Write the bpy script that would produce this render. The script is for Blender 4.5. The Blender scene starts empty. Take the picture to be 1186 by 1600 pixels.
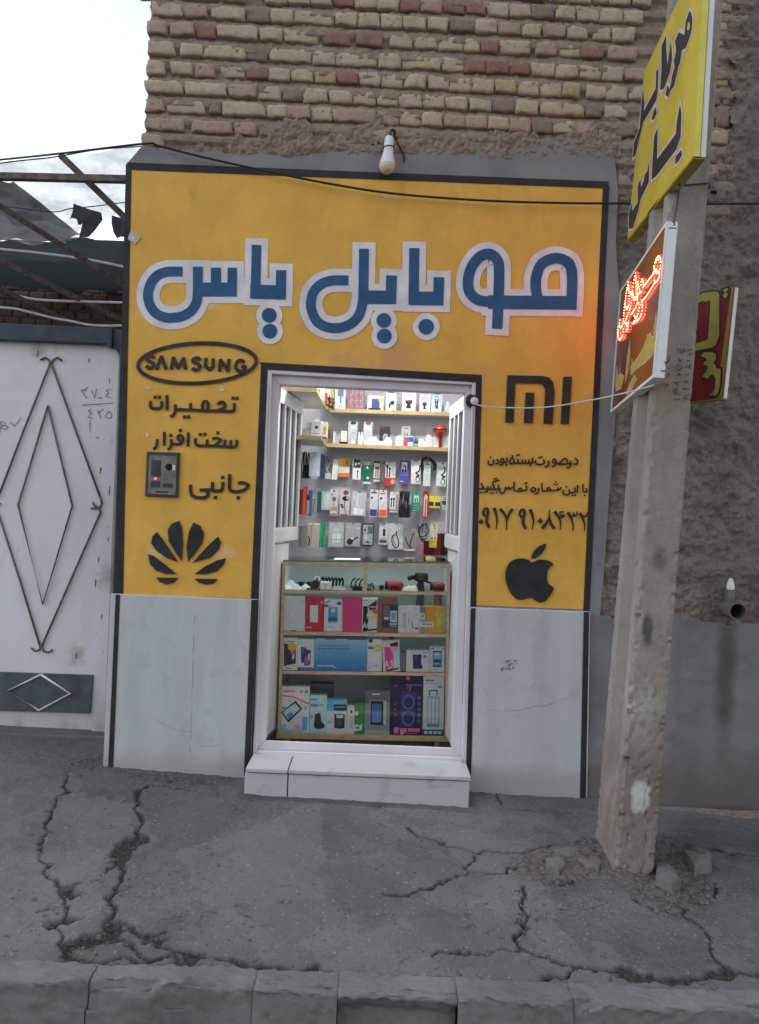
import bpy, math, random
import numpy as np
from mathutils import Vector, Matrix

# ------------------------------------------------------------------ camera, light, exposure
scene = bpy.context.scene
COL = scene.collection
F = 1156.0                     # focal length in pixels of the 1186 x 1600 frame
ROLL = math.radians(2.29)
CR, SR = math.cos(ROLL), math.sin(ROLL)
CAM = Vector((0.0, -4.1, 1.55))
cd = bpy.data.cameras.new('camera')
cd.sensor_fit = 'VERTICAL'; cd.sensor_height = 36.0; cd.lens = F / 1600 * 36.0
cd.clip_start = 0.05; cd.clip_end = 2000
cam = bpy.data.objects.new('camera', cd); COL.objects.link(cam)
cam.location = CAM; cam.rotation_euler = (math.radians(90), -ROLL, 0)
# blender's XYZ euler applies X first, then Y (the viewing axis): a pure roll
cam.rotation_mode = 'XYZ'
scene.camera = cam

SUN_EL, SUN_AZ = math.radians(14), math.radians(-60)     # low veiled sun far to the left
world = bpy.data.worlds.new("World"); scene.world = world; world.use_nodes = True
nt = world.node_tree; nt.nodes.clear()
wo = nt.nodes.new('ShaderNodeOutputWorld'); bg = nt.nodes.new('ShaderNodeBackground')
sky = nt.nodes.new('ShaderNodeTexSky'); sky.sky_type = 'NISHITA'; sky.sun_disc = False
sky.sun_elevation = SUN_EL; sky.sun_rotation = SUN_AZ
sky.air_density = 3.0; sky.dust_density = 1.0; sky.ozone_density = 1.0
bg.inputs['Strength'].default_value = 0.15
bw_ = nt.nodes.new('ShaderNodeRGBToBW'); hz_ = nt.nodes.new('ShaderNodeMix'); hz_.data_type = 'RGBA'; hz_.inputs[0].default_value = .65   # thin veil of haze greys the sky
nt.links.new(sky.outputs[0], bw_.inputs[0]); nt.links.new(sky.outputs[0], hz_.inputs[6]); nt.links.new(bw_.outputs[0], hz_.inputs[7]); nt.links.new(hz_.outputs[2], bg.inputs[0])
nt.links.new(bg.outputs[0], wo.inputs[0])
sl = bpy.data.lights.new('sun', 'SUN'); sl.energy = 1.5; sl.angle = math.radians(150); sl.color = (1, .98, .95)
so = bpy.data.objects.new('sun', sl); COL.objects.link(so)
d = Vector((math.sin(SUN_AZ) * math.cos(SUN_EL), math.cos(SUN_AZ) * math.cos(SUN_EL), math.sin(SUN_EL)))
so.rotation_euler = d.to_track_quat('Z', 'Y').to_euler()
scene.view_settings.view_transform = 'Standard'; scene.view_settings.look = 'None'
scene.view_settings.exposure = 1.0; scene.view_settings.gamma = 1.0
scene.view_settings.use_white_balance = True      # the camera's own white balance
scene.view_settings.white_balance_temperature = 5450; scene.view_settings.white_balance_tint = 14
SHOP_POWER = 11.0

# ------------------------------------------------------------------ pixel <-> place
def dirpx(px, py):
    u = (px - 593) / F; v = -(py - 800) / F
    return Vector((u * CR - v * SR, 1.0, u * SR + v * CR))
def P(px, py, Y=0.0):
    return CAM + dirpx(px, py) * (Y - CAM.y)
def ground_z(x, y): return 0.04 - 0.026 * x + 0.015 * y
def G(px, py):
    d = dirpx(px, py); t = 3.0
    for _ in range(12):
        p = CAM + d * t
        t = (ground_z(p.x, p.y) - CAM.z) / d.z
    return CAM + d * t
class Crop:
    def __init__(s, ox, oy, k): s.ox, s.oy, s.k = ox, oy, k
    def __call__(s, x, y): return (s.ox + x / s.k, s.oy + y / s.k)
    def many(s, pts): return [s(*p) for p in pts]

# ------------------------------------------------------------------ materials
def lin(c):
    c = c / 255.0
    return c / 12.92 if c <= 0.04045 else ((c + 0.055) / 1.055) ** 2.4
def S(r, g, b): return (lin(r), lin(g), lin(b))
MATS = {}
class NT:
    def __init__(s, name):
        s.mat = bpy.data.materials.new(name); s.mat.use_nodes = True
        s.t = s.mat.node_tree; s.b = s.t.nodes['Principled BSDF']
        s.geo = s.t.nodes.new('ShaderNodeNewGeometry')
    def link(s, a, b): s.t.links.new(a, b)
    def node(s, k): return s.t.nodes.new(k)
    def pos(s, scale=(1, 1, 1)):
        if scale == (1, 1, 1): return s.geo.outputs['Position']
        m = s.node('ShaderNodeVectorMath'); m.operation = 'MULTIPLY'
        s.link(s.geo.outputs['Position'], m.inputs[0]); m.inputs[1].default_value = scale
        return m.outputs[0]
    def noise(s, scale, detail=6, rough=.6, stretch=(1, 1, 1), dist=0):
        n = s.node('ShaderNodeTexNoise'); n.inputs['Scale'].default_value = scale
        n.inputs['Detail'].default_value = detail; n.inputs['Roughness'].default_value = rough
        n.inputs['Distortion'].default_value = dist
        s.link(s.pos(stretch), n.inputs['Vector']); return n.outputs['Fac']
    def ramp(s, fac, a, b, va=0.0, vb=1.0):
        r = s.node('ShaderNodeMapRange'); r.inputs[1].default_value = a; r.inputs[2].default_value = b
        r.inputs[3].default_value = va; r.inputs[4].default_value = vb; r.interpolation_type = 'SMOOTHSTEP'
        s.link(fac, r.inputs[0]); return r.outputs[0]
    def cells(s, scale, warp=.25, edge=False):
        # broken-slab pattern: cell tone or distance to the nearest crack
        w = s.node('ShaderNodeVectorMath'); w.operation = 'MULTIPLY_ADD'
        nz = s.node('ShaderNodeTexNoise'); nz.inputs['Scale'].default_value = 7; nz.inputs['Detail'].default_value = 6; s.link(s.geo.outputs['Position'], nz.inputs['Vector'])
        s.link(nz.outputs['Color'], w.inputs[0]); w.inputs[1].default_value = (warp, warp, warp); s.link(s.geo.outputs['Position'], w.inputs[2])
        v = s.node('ShaderNodeTexVoronoi'); v.inputs['Scale'].default_value = scale; s.link(w.outputs[0], v.inputs['Vector'])
        if edge: v.feature = 'DISTANCE_TO_EDGE'; return v.outputs['Distance']
        b = s.node('ShaderNodeRGBToBW'); s.link(v.outputs['Color'], b.inputs[0]); return b.outputs[0]
    def math(s, op, a, b):
        m = s.node('ShaderNodeMath'); m.operation = op
        for i, x in enumerate((a, b)):
            if isinstance(x, (int, float)): m.inputs[i].default_value = x
            else: s.link(x, m.inputs[i])
        return m.outputs[0]
    def mix(s, fac, a, b):
        m = s.node('ShaderNodeMix'); m.data_type = 'RGBA'
        if isinstance(fac, (int, float)): m.inputs[0].default_value = fac
        else: s.link(fac, m.inputs[0])
        for i, x in ((6, a), (7, b)):
            if isinstance(x, tuple): m.inputs[i].default_value = (*x[:3], 1)
            else: s.link(x, m.inputs[i])
        return m.outputs[2]
    def blob(s, centre, radius, soft=.6, sc=(1, 1, 1), wob=.5, nscale=7):
        # a stain with a shape of its own round a point of the surface
        v = s.node('ShaderNodeVectorMath'); v.operation = 'SUBTRACT'
        s.link(s.geo.outputs['Position'], v.inputs[0]); v.inputs[1].default_value = centre
        w = s.node('ShaderNodeVectorMath'); w.operation = 'MULTIPLY'; s.link(v.outputs[0], w.inputs[0]); w.inputs[1].default_value = sc
        l = s.node('ShaderNodeVectorMath'); l.operation = 'LENGTH'; s.link(w.outputs[0], l.inputs[0])
        nn = s.math('MULTIPLY', s.math('SUBTRACT', s.noise(nscale, 5), .5), radius * 2 * wob)
        return s.ramp(s.math('ADD', l.outputs['Value'], nn), radius * (1 - soft), radius, 1, 0)
    def bump(s, h, strength=.3, dist=.01):
        b = s.node('ShaderNodeBump'); b.inputs['Strength'].default_value = strength; b.inputs['Distance'].default_value = dist
        s.link(h, b.inputs['Height']); s.link(b.outputs[0], s.b.inputs['Normal'])
    def out(s, col, rough=.8, spec=.3, metal=0):
        if isinstance(col, tuple): s.b.inputs['Base Color'].default_value = (*col[:3], 1)
        else: s.link(col, s.b.inputs['Base Color'])
        if isinstance(rough, (int, float)): s.b.inputs['Roughness'].default_value = rough
        else: s.link(rough, s.b.inputs['Roughness'])
        s.b.inputs['Specular IOR Level'].default_value = spec; s.b.inputs['Metallic'].default_value = metal
        return s.mat
def pm(name, col, rough=.7, var=.12, scale=9, bump=.0, bscale=80, spec=.3, metal=0, stretch=(1, 1, 1)):
    if name in MATS: return MATS[name]
    n = NT(name)
    a = tuple(max(0, c * (1 - var)) for c in col); b = tuple(min(1, c * (1 + var)) for c in col)
    f = n.ramp(n.noise(scale, stretch=stretch), .3, .7)
    if bump: n.bump(n.noise(bscale, 8), bump, .006)
    MATS[name] = n.out(n.mix(f, a, b), rough, spec, metal); return MATS[name]
def ink(r, g, b, rough=.5):            # printed / moulded colour of a small product
    return pm('print_%d_%d_%d_%d' % (r, g, b, int(rough * 10)), S(r, g, b), rough, .07, 40)
def emat(name, col, strength):
    n = NT(name); n.out((0.02, 0.02, 0.02), .5)
    n.b.inputs['Emission Color'].default_value = (*col, 1); n.b.inputs['Emission Strength'].default_value = strength
    return n.mat
def glassmat(name, tint=(.9, .95, .93), refl=.05):
    n = NT(name); t = n.t
    tr = n.node('ShaderNodeBsdfTransparent'); tr.inputs[0].default_value = (*tint, 1)
    gl = n.node('ShaderNodeBsdfGlossy'); gl.inputs['Roughness'].default_value = .03
    lw = n.node('ShaderNodeFresnel'); lw.inputs[0].default_value = 1.45
    mx = n.node('ShaderNodeMixShader'); n.link(lw.outputs[0], mx.inputs[0]); n.link(tr.outputs[0], mx.inputs[1]); n.link(gl.outputs[0], mx.inputs[2])
    n.link(mx.outputs[0], t.nodes['Material Output'].inputs[0]); return n.mat
def netmat(name, col, open_, scale=260):
    # woven shade cloth: fine gaps between the threads let light and view through
    n = NT(name); t = n.t
    tr = n.node('ShaderNodeBsdfTransparent')
    df = n.node('ShaderNodeBsdfDiffuse'); df.inputs[0].default_value = (*col, 1)
    tl = n.node('ShaderNodeBsdfTranslucent'); tl.inputs[0].default_value = (*col, 1)
    m1 = n.node('ShaderNodeMixShader'); m1.inputs[0].default_value = .5; n.link(df.outputs[0], m1.inputs[1]); n.link(tl.outputs[0], m1.inputs[2])
    f = n.ramp(n.noise(9, 6, .7, stretch=(.5, .5, 1.6)), .3, .7, open_ * .35, min(1, open_ * 1.45))
    m2 = n.node('ShaderNodeMixShader'); n.link(f, m2.inputs[0]); n.link(m1.outputs[0], m2.inputs[1]); n.link(tr.outputs[0], m2.inputs[2])
    n.link(m2.outputs[0], t.nodes['Material Output'].inputs[0]); return n.mat

# ------------------------------------------------------------------ mesh builder
WORLDLOC = {}
def smooth_path(pts, n=6, closed=False):
    pts = [Vector(p) for p in pts]; out = []
    m = len(pts)
    if m < 3: return pts
    rng = range(m if closed else m - 1)
    for i in rng:
        p1, p2 = pts[i], pts[(i + 1) % m]
        p0 = pts[(i - 1) % m] if (closed or i > 0) else p1 * 2 - p2
        p3 = pts[(i + 2) % m] if (closed or i < m - 2) else p2 * 2 - p1
        for k in range(n):
            t = k / n; t2 = t * t; t3 = t2 * t
            out.append(.5 * ((2 * p1) + (p2 - p0) * t + (2 * p0 - 5 * p1 + 4 * p2 - p3) * t2 + (3 * p1 - p0 - 3 * p2 + p3) * t3))
    if not closed: out.append(pts[-1])
    return out
class MB:
    def __init__(s): s.v = []; s.f = []; s.mi = []; s.mats = []
    def m(s, mat):
        if mat not in s.mats: s.mats.append(mat)
        return s.mats.index(mat)
    def face(s, pts, mat):
        k = len(s.v); s.v += [Vector(p) for p in pts]; s.f.append(tuple(range(k, k + len(pts)))); s.mi.append(s.m(mat))
    def hexa(s, c, mat):        # c: 8 corners, bottom ring then top ring, counter-clockwise from above
        k = len(s.v); s.v += [Vector(p) for p in c]; mi = s.m(mat)
        for q in ((3, 2, 1, 0), (4, 5, 6, 7), (0, 1, 5, 4), (1, 2, 6, 5), (2, 3, 7, 6), (3, 0, 4, 7)):
            s.f.append(tuple(k + i for i in q)); s.mi.append(mi)
    def box(s, x0, x1, y0, y1, z0, z1, mat, M=None):
        c = [(x0, y0, z0), (x1, y0, z0), (x1, y1, z0), (x0, y1, z0), (x0, y0, z1), (x1, y0, z1), (x1, y1, z1), (x0, y1, z1)]
        if M is not None: c = [M @ Vector(p) for p in c]
        s.hexa(c, mat)
    def prism(s, pts, off, mat):   # polygon extruded by a vector (pts counter-clockwise seen from -off side)
        n = len(pts); off = Vector(off); k = len(s.v)
        s.v += [Vector(p) for p in pts] + [Vector(p) + off for p in pts]; mi = s.m(mat)
        s.f.append(tuple(range(k, k + n))); s.f.append(tuple(range(k + 2 * n - 1, k + n - 1, -1))); s.mi += [mi, mi]
        for i in range(n):
            j = (i + 1) % n; s.f.append((k + j, k + i, k + n + i, k + n + j)); s.mi.append(mi)
    def tube(s, pts, r, mat, n=8, r1=None):
        pts = [Vector(p) for p in pts]; k = len(s.v); mi = s.m(mat); N = len(pts)
        prev = None
        for i, p in enumerate(pts):
            t = (pts[min(i + 1, N - 1)] - pts[max(i - 1, 0)]).normalized()
            a = prev if prev is not None else (Vector((0, 0, 1)) if abs(t.z) < .9 else Vector((1, 0, 0)))
            a = (a - t * a.dot(t)).normalized(); prev = a; b = t.cross(a)
            rr = r if r1 is None else r + (r1 - r) * i / max(1, N - 1)
            for j in range(n):
                w = 2 * math.pi * j / n; s.v.append(p + (a * math.cos(w) + b * math.sin(w)) * rr)
        for i in range(N - 1):
            for j in range(n):
                j2 = (j + 1) % n
                s.f.append((k + i * n + j, k + i * n + j2, k + (i + 1) * n + j2, k + (i + 1) * n + j)); s.mi.append(mi)
        s.f.append(tuple(k + j for j in range(n - 1, -1, -1))); s.f.append(tuple(k + (N - 1) * n + j for j in range(n))); s.mi += [mi, mi]
    def lathe(s, prof, o, ax, mat, n=20):   # prof: (radius, height along ax)
        ax = Vector(ax).normalized(); a = (Vector((1, 0, 0)) if abs(ax.x) < .9 else Vector((0, 1, 0)))
        a = (a - ax * a.dot(ax)).normalized(); b = ax.cross(a); o = Vector(o); k = len(s.v); mi = s.m(mat)
        for r, h in prof:
            for j in range(n):
                w = 2 * math.pi * j / n; s.v.append(o + ax * h + (a * math.cos(w) + b * math.sin(w)) * max(r, 1e-5))
        for i in range(len(prof) - 1):
            for j in range(n):
                j2 = (j + 1) % n
                s.f.append((k + i * n + j, k + i * n + j2, k + (i + 1) * n + j2, k + (i + 1) * n + j)); s.mi.append(mi)
        s.f.append(tuple(k + j for j in range(n - 1, -1, -1))); s.mi.append(mi)
        e = k + (len(prof) - 1) * n; s.f.append(tuple(e + j for j in range(n))); s.mi.append(mi)
    def grid(s, fn, nu, nv, mat, keep=None):
        k = len(s.v); mi = s.m(mat)
        for j in range(nv + 1):
            for i in range(nu + 1): s.v.append(Vector(fn(i / nu, j / nv)))
        w = nu + 1
        for j in range(nv):
            for i in range(nu):
                if keep and not keep((i + .5) / nu, (j + .5) / nv): continue
                s.f.append((k + j * w + i, k + j * w + i + 1, k + (j + 1) * w + i + 1, k + (j + 1) * w + i)); s.mi.append(mi)
    def build(s, name, parent=None, loc=None, smooth=False, bevel=0, segs=2, merge=False):
        if parent is not None: base = WORLDLOC[parent.name]
        elif loc is not None: base = Vector(loc)
        else:
            a = np.array([tuple(p) for p in s.v]); base = Vector(((a[:, 0].min() + a[:, 0].max()) / 2, (a[:, 1].min() + a[:, 1].max()) / 2, a[:, 2].min()))
        me = bpy.data.meshes.new(name); me.from_pydata([tuple(p - base) for p in s.v], [], s.f); me.update()
        for m in s.mats: me.materials.append(m)
        me.polygons.foreach_set('material_index', s.mi)
        if smooth: me.polygons.foreach_set('use_smooth', [True] * len(s.f))
        if smooth == 'auto':
            me.polygons.foreach_set('use_smooth', [True] * len(s.f)); me.set_sharp_from_angle(angle=math.radians(38))
        o = bpy.data.objects.new(name, me); COL.objects.link(o)
        if parent is not None: o.parent = parent
        else: o.location = base
        WORLDLOC[o.name] = base
        if bevel:
            b = o.modifiers.new('bevel', 'BEVEL'); b.width = bevel; b.segments = segs; b.limit_method = 'ANGLE'; b.angle_limit = math.radians(40)
        return o
def empty(name, loc):
    o = bpy.data.objects.new(name, None); COL.objects.link(o); o.location = loc; o.empty_display_size = .1
    WORLDLOC[o.name] = Vector(loc); return o
def tag(o, label=None, cat=None, group=None, kind=None):
    if label: o['label'] = label
    if cat: o['category'] = cat
    if group: o['group'] = group
    if kind: o['kind'] = kind
    return o
def thing(name, loc, label, cat, group=None): return tag(empty(name, loc), label, cat, group)

# ------------------------------------------------------------------ painting on a plane
class Plane:
    """a flat face: origin o, in-plane axes ex, ez, normal n towards the viewer"""
    def __init__(s, o, ex, ez):
        s.o = Vector(o); s.ex = Vector(ex).normalized(); s.ez = (Vector(ez) - s.ex * Vector(ez).dot(s.ex)).normalized()
        s.n = s.ex.cross(s.ez); s.layer = 0
    def uv(s, px, py):
        d = dirpx(px, py); t = (s.o - CAM).dot(s.n) / d.dot(s.n); p = CAM + d * t - s.o
        return Vector((p.dot(s.ex), p.dot(s.ez)))
    def at(s, q, h): return s.o + s.ex * q[0] + s.ez * q[1] + s.n * h
def ribbon(pts, w, ext=0.0, taper=None):
    """quads of a mitred ribbon in 2-D"""
    pts = [Vector(p) for p in pts]
    if ext:
        pts[0] = pts[0] + (pts[0] - pts[1]).normalized() * ext; pts[-1] = pts[-1] + (pts[-1] - pts[-2]).normalized() * ext
    L, R = [], []; n = len(pts)
    for i, p in enumerate(pts):
        a = (pts[i] - pts[i - 1]).normalized() if i > 0 else (pts[1] - pts[0]).normalized()
        b = (pts[i + 1] - pts[i]).normalized() if i < n - 1 else a
        t = a + b
        t = t.normalized() if t.length > 1e-6 else a
        nrm = Vector((-t.y, t.x)); c = max(.45, Vector((-a.y, a.x)).dot(nrm))
        ww = w / 2 * (1 if taper is None else taper[0] + (taper[1] - taper[0]) * i / max(1, n - 1))
        L.append(p + nrm * ww / c); R.append(p - nrm * ww / c)
    return [(L[i], R[i], R[i + 1], L[i + 1]) for i in range(n - 1)]
BASE_H, LAYER_H = 0.0025, 0.00012
def stroke(mb, pl, pix, w, mat, smooth=True, ext=0, h=None, taper=None, closed=False):
    pts = [pl.uv(*p) for p in pix]
    if smooth and len(pts) > 2: pts = smooth_path(pts, 5, closed)
    if closed: pts = pts + [pts[0]]
    if h is None: pl.layer += 1; h = BASE_H + pl.layer * LAYER_H
    qs = ribbon(pts, w, ext, taper)
    for i_, q in enumerate(qs):
        q = [pl.at(p, h + LAYER_H * .8 * i_ / len(qs)) for p in q]
        nn = (q[1] - q[0]).cross(q[2] - q[0])
        if nn.dot(pl.n) < 0: q.reverse()
        mb.face(q, mat)
def poly(mb, pl, pix, mat, h=None, grow=0.0):
    pts = [pl.uv(*p) for p in pix]
    area = sum(pts[i].x * pts[(i + 1) % len(pts)].y - pts[(i + 1) % len(pts)].x * pts[i].y for i in range(len(pts)))
    if area < 0: pts.reverse()
    if grow:
        out = []
        for i, p in enumerate(pts):
            a = (p - pts[i - 1]).normalized(); b = (pts[(i + 1) % len(pts)] - p).normalized(); t = a + b
            t = t.normalized() if t.length > 1e-6 else a
            c = max(.5, a.dot(t)); out.append(p + Vector((t.y, -t.x)) * grow / c)
        pts = out
    if h is None: pl.layer += 1; h = BASE_H + pl.layer * LAYER_H
    mb.face([pl.at(p, h) for p in pts], mat)
def disc(mb, pl, c, r, mat, h=None, n=20, sq=False):
    q = pl.uv(*c)
    if h is None: pl.layer += 1; h = BASE_H + pl.layer * LAYER_H
    if sq: pts = [q + Vector(k) * r for k in ((-1, -1), (1, -1), (1, 1), (-1, 1))]
    else: pts = [q + Vector((math.cos(2 * math.pi * i / n), math.sin(2 * math.pi * i / n))) * r for i in range(n)]
    mb.face([pl.at(p, h) for p in pts], mat)

# ------------------------------------------------------------------ numeric noise for real relief
_rng = np.random.RandomState(5); _tab = _rng.rand(256, 256)
def vnoise(x, y):
    xi = np.floor(x).astype(int); yi = np.floor(y).astype(int); fx = x - xi; fy = y - yi
    fx = fx * fx * (3 - 2 * fx); fy = fy * fy * (3 - 2 * fy)
    a = _tab[xi % 256, yi % 256]; b = _tab[(xi + 1) % 256, yi % 256]; c = _tab[xi % 256, (yi + 1) % 256]; e = _tab[(xi + 1) % 256, (yi + 1) % 256]
    return (a * (1 - fx) + b * fx) * (1 - fy) + (c * (1 - fx) + e * fx) * fy - .5
def fbm(x, y, s, o=4, g=.5):
    t = 0; a = 1
    for k in range(o): t = t + a * vnoise(x * s + 17.3 * k, y * s + 9.1 * k); s *= 2.03; a *= g
    return t
def relief(name, xs, zs, height, mat, parent=None, keep=None, horizontal=False, attr=None, kind=None, smooth=True):
    """a sheet with real relief: vertical (height along -y) or horizontal (height along z)"""
    X, Z = np.meshgrid(xs, zs); H = height(X, Z); nu, nv = len(xs), len(zs)
    co = np.stack([X, Z, H], -1) if horizontal else np.stack([X, H, Z], -1)
    base = np.array(WORLDLOC[parent.name]) if parent is not None else np.zeros(3)
    co = co.reshape(-1, 3) - base
    idx = np.arange(nu * nv).reshape(nv, nu)
    q = np.stack([idx[:-1, :-1], idx[:-1, 1:], idx[1:, 1:], idx[1:, :-1]], -1).reshape(-1, 4)
    if keep is not None:
        xc = (X[:-1, :-1] + X[1:, 1:]) / 2; zc = (Z[:-1, :-1] + Z[1:, 1:]) / 2; q = q[keep(xc, zc).reshape(-1)]
    me = bpy.data.meshes.new(name); me.vertices.add(len(co)); me.vertices.foreach_set('co', co.astype(np.float32).ravel())
    me.loops.add(q.size); me.loops.foreach_set('vertex_index', q.astype(np.int32).ravel())
    me.polygons.add(len(q)); me.polygons.foreach_set('loop_start', np.arange(0, q.size, 4, dtype=np.int32))
    me.update(calc_edges=True)
    if smooth: me.polygons.foreach_set('use_smooth', np.ones(len(q), dtype=bool))
    if attr is not None:
        for an, fn in attr.items():
            a = me.attributes.new(an, 'FLOAT', 'POINT'); a.data.foreach_set('value', fn(X, Z).astype(np.float32).ravel())
    me.materials.append(mat); me.validate()
    o = bpy.data.objects.new(name, me); COL.objects.link(o)
    if parent is not None: o.parent = parent
    WORLDLOC[o.name] = Vector(base)
    if kind: o['kind'] = kind
    return o
def segdist(X, Y, pts):
    D = np.full(X.shape, 9.0)
    for (ax, ay), (bx, by) in zip(pts[:-1], pts[1:]):
        dx, dy = bx - ax, by - ay; L = dx * dx + dy * dy + 1e-9
        t = np.clip(((X - ax) * dx + (Y - ay) * dy) / L, 0, 1)
        D = np.minimum(D, np.hypot(X - ax - t * dx, Y - ay - t * dy))
    return D
def inpoly(X, Y, pts):
    r = np.zeros(X.shape, bool); n = len(pts)
    for i in range(n):
        (ax, ay), (bx, by) = pts[i], pts[(i + 1) % n]
        c = ((ay > Y) != (by > Y)) & (X < (bx - ax) * (Y - ay) / (by - ay + 1e-12) + ax)
        r ^= c
    return r

# ------------------------------------------------------------------ materials of the place
def m_yellow():
    n = NT('yellow_wall_paint')
    base = n.mix(n.ramp(n.noise(3.2, 6), .3, .7), (.66, .375, .062), (.80, .465, .085))
    base = n.mix(n.ramp(n.noise(14, 4, stretch=(1, 1, .25)), .45, .75, 0, .35), base, (.60, .33, .045))
    for c, r, k, col in (((-1.33, 0, 2.62), .09, .5, (.75, .62, .45)), ((-.98, 0, 2.66), .07, .45, (.75, .62, .45)), ((-1.22, 0, 1.28), .10, .5, (.72, .6, .42)),
                         ((-.86, 0, 1.30), .09, .45, (.72, .6, .42)), ((.05, 0, 2.40), .20, .55, (.62, .30, .22)), ((-.22, 0, 2.36), .16, .45, (.62, .30, .22)),
                         ((.52, 0, 2.33), .13, .3, (.62, .30, .2)), ((-.70, 0, 1.95), .06, .3, (.6, .33, .25)), ((-1.0, 0, 2.3), .08, .25, (.75, .6, .4)), ((-1.3, 0, 3.42), .12, .3, (.7, .5, .2))):
        base = n.mix(n.math('MULTIPLY', n.blob(c, r, .9, (1, .2, 1.6), .9, 16), k), base, col)
    base = n.mix(n.ramp(n.noise(38, 3), .66, .76, 0, .5), base, (.42, .25, .07)); base = n.mix(n.ramp(n.noise(1.3, 5, .6), .42, .66, 0, .15), base, (.56, .37, .085)); base = n.mix(n.ramp(n.noise(11, 6, .7), .56, .74, 0, .18), base, (.78, .52, .16))
    base = n.mix(n.ramp(n.noise(21, 2, stretch=(1, 1, .6)), .73, .80, 0, .55), base, (.80, .70, .55))
    base = n.mix(n.ramp(n.noise(7.5, 7, .7, stretch=(1, 1, .35)), .54, .72, 0, .45), base, (.50, .30, .07))
    base = n.mix(n.ramp(n.noise(2.2, 7, .75), .56, .70, 0, .30), base, (.74, .52, .16))
    n.bump(n.math('ADD', n.noise(22, 8), n.math('MULTIPLY', n.noise(150, 3), .35)), .45, .008); return n.out(base, .75, .25)
def m_dado():
    n = NT('white_dado_paint')
    c = n.mix(n.ramp(n.noise(9, 5, stretch=(1, 1, .12)), .3, .75), (.53, .535, .56), (.45, .455, .48))
    c = n.mix(n.ramp(n.noise(4, 6), .55, .8, 0, .5), c, (.46, .46, .46))
    c = n.mix(n.ramp(n.noise(45, 3), .68, .76, 0, .6), c, (.30, .29, .285)); c = n.mix(n.ramp(n.noise(6, 7, .75), .53, .66, 0, .4), c, (.36, .365, .38)); c = n.mix(n.ramp(n.noise(16, 6, .7, stretch=(1, 1, .25)), .56, .7, 0, .35), c, (.58, .58, .60))
    c = n.mix(n.math('MULTIPLY', n.blob((0, 0, .06), .16, .8, (.001, .2, 1), .5, 6), .6), c, (.34, .32, .30))
    n.bump(n.noise(60, 6, stretch=(1, 1, .5)), .2, .005); return n.out(c, .6, .3)
def m_concrete(name, a, b, dirt, bscale=90, bstr=.5, speck=True):
    n = NT(name)
    c = n.mix(n.ramp(n.noise(2.3, 7, .65), .3, .7), a, b)
    c = n.mix(n.ramp(n.noise(13, 6), .52, .78, 0, .6), c, dirt)
    if speck:
        c = n.mix(n.ramp(n.noise(190, 2), .64, .76, 0, .6), c, tuple(min(1, x * 1.9) for x in b))
        c = n.mix(n.ramp(n.noise(150, 2), .36, .24, 0, .6), c, tuple(x * .5 for x in a))
    n.bump(n.noise(bscale, 8, .7), bstr, .006); return n, c
def m_ground():
    n, c = m_concrete('pavement_concrete', (.112, .110, .110), (.160, .156, .155), (.088, .085, .083), 90, 1.0)
    c = n.mix(n.ramp(n.noise(1.1, 6, .65), .44, .66, 0, .55), c, (.215, .205, .195)); c = n.mix(n.ramp(n.noise(2.7, 7, .7, dist=.4), .52, .68, 0, .6), c, (.075, .072, .072))
    c = n.mix(n.ramp(n.noise(7, 7, .75, stretch=(1, 2.2, 1)), .54, .70, 0, .5), c, (.20, .188, .172)); c = n.mix(n.ramp(n.noise(33, 4, .6), .66, .74, 0, .6), c, (.055, .05, .048)); c = n.mix(n.ramp(n.noise(80, 4, .75), .36, .66, 0, .5), c, (.078, .076, .076)); c = n.mix(n.ramp(n.noise(130, 3, .7), .64, .72, 0, .6), c, (.30, .29, .28))
    c = n.mix(n.ramp(n.cells(1.7, .22), .2, .8, 0, .38), c, (.22, .212, .204)); c = n.mix(n.ramp(n.cells(3.3, .2), .55, .85, 0, .3), c, (.095, .092, .09))
    hair = n.math('MULTIPLY', n.ramp(n.cells(3.1, .26, True), 0, .010, 1, 0), n.ramp(n.noise(1.9, 4), .50, .60)); c = n.mix(n.math('MULTIPLY', hair, .75), c, (.04, .037, .034))
    hair = n.math('MULTIPLY', n.ramp(n.cells(9, .2, True), 0, .022, 1, 0), n.ramp(n.noise(2.6, 4), .56, .64)); c = n.mix(n.math('MULTIPLY', hair, .6), c, (.05, .046, .043))
    c = n.mix(n.ramp(n.noise(62, 2, .5), .67, .71, 0, .75), c, (.30, .29, .275)); c = n.mix(n.ramp(n.noise(55, 2, .5), .32, .28, 0, .75), c, (.045, .042, .04))
    a = n.node('ShaderNodeAttribute'); a.attribute_name = 'crack'
    g = n.node('ShaderNodeAttribute'); g.attribute_name = 'grit'
    c = n.mix(g.outputs['Fac'], c, n.mix(n.ramp(n.noise(55, 5), .35, .65), (.075, .064, .054), (.17, .15, .13)))
    c = n.mix(a.outputs['Fac'], c, n.mix(n.ramp(n.noise(70, 4), .35, .7), (.030, .027, .024), (.085, .075, .062)))
    return n.out(c, .9, .15)
def m_mud():
    n = NT('mud_plaster')
    c = n.mix(n.ramp(n.noise(3.5, 7, .7), .3, .7), (.22, .185, .16), (.34, .29, .25))
    c = n.mix(n.ramp(n.noise(26, 6, .7), .5, .7), c, (.17, .14, .12))
    c = n.mix(n.ramp(n.noise(90, 4), .62, .75), c, (.45, .40, .35)); c = n.mix(n.ramp(n.noise(85, 4, .7), .5, .30, 0, .65), c, (.10, .08, .068))
    n.bump(n.math('ADD', n.noise(45, 8, .75), n.noise(14, 6)), .9, .02); return n.out(c, .95, .1)
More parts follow.
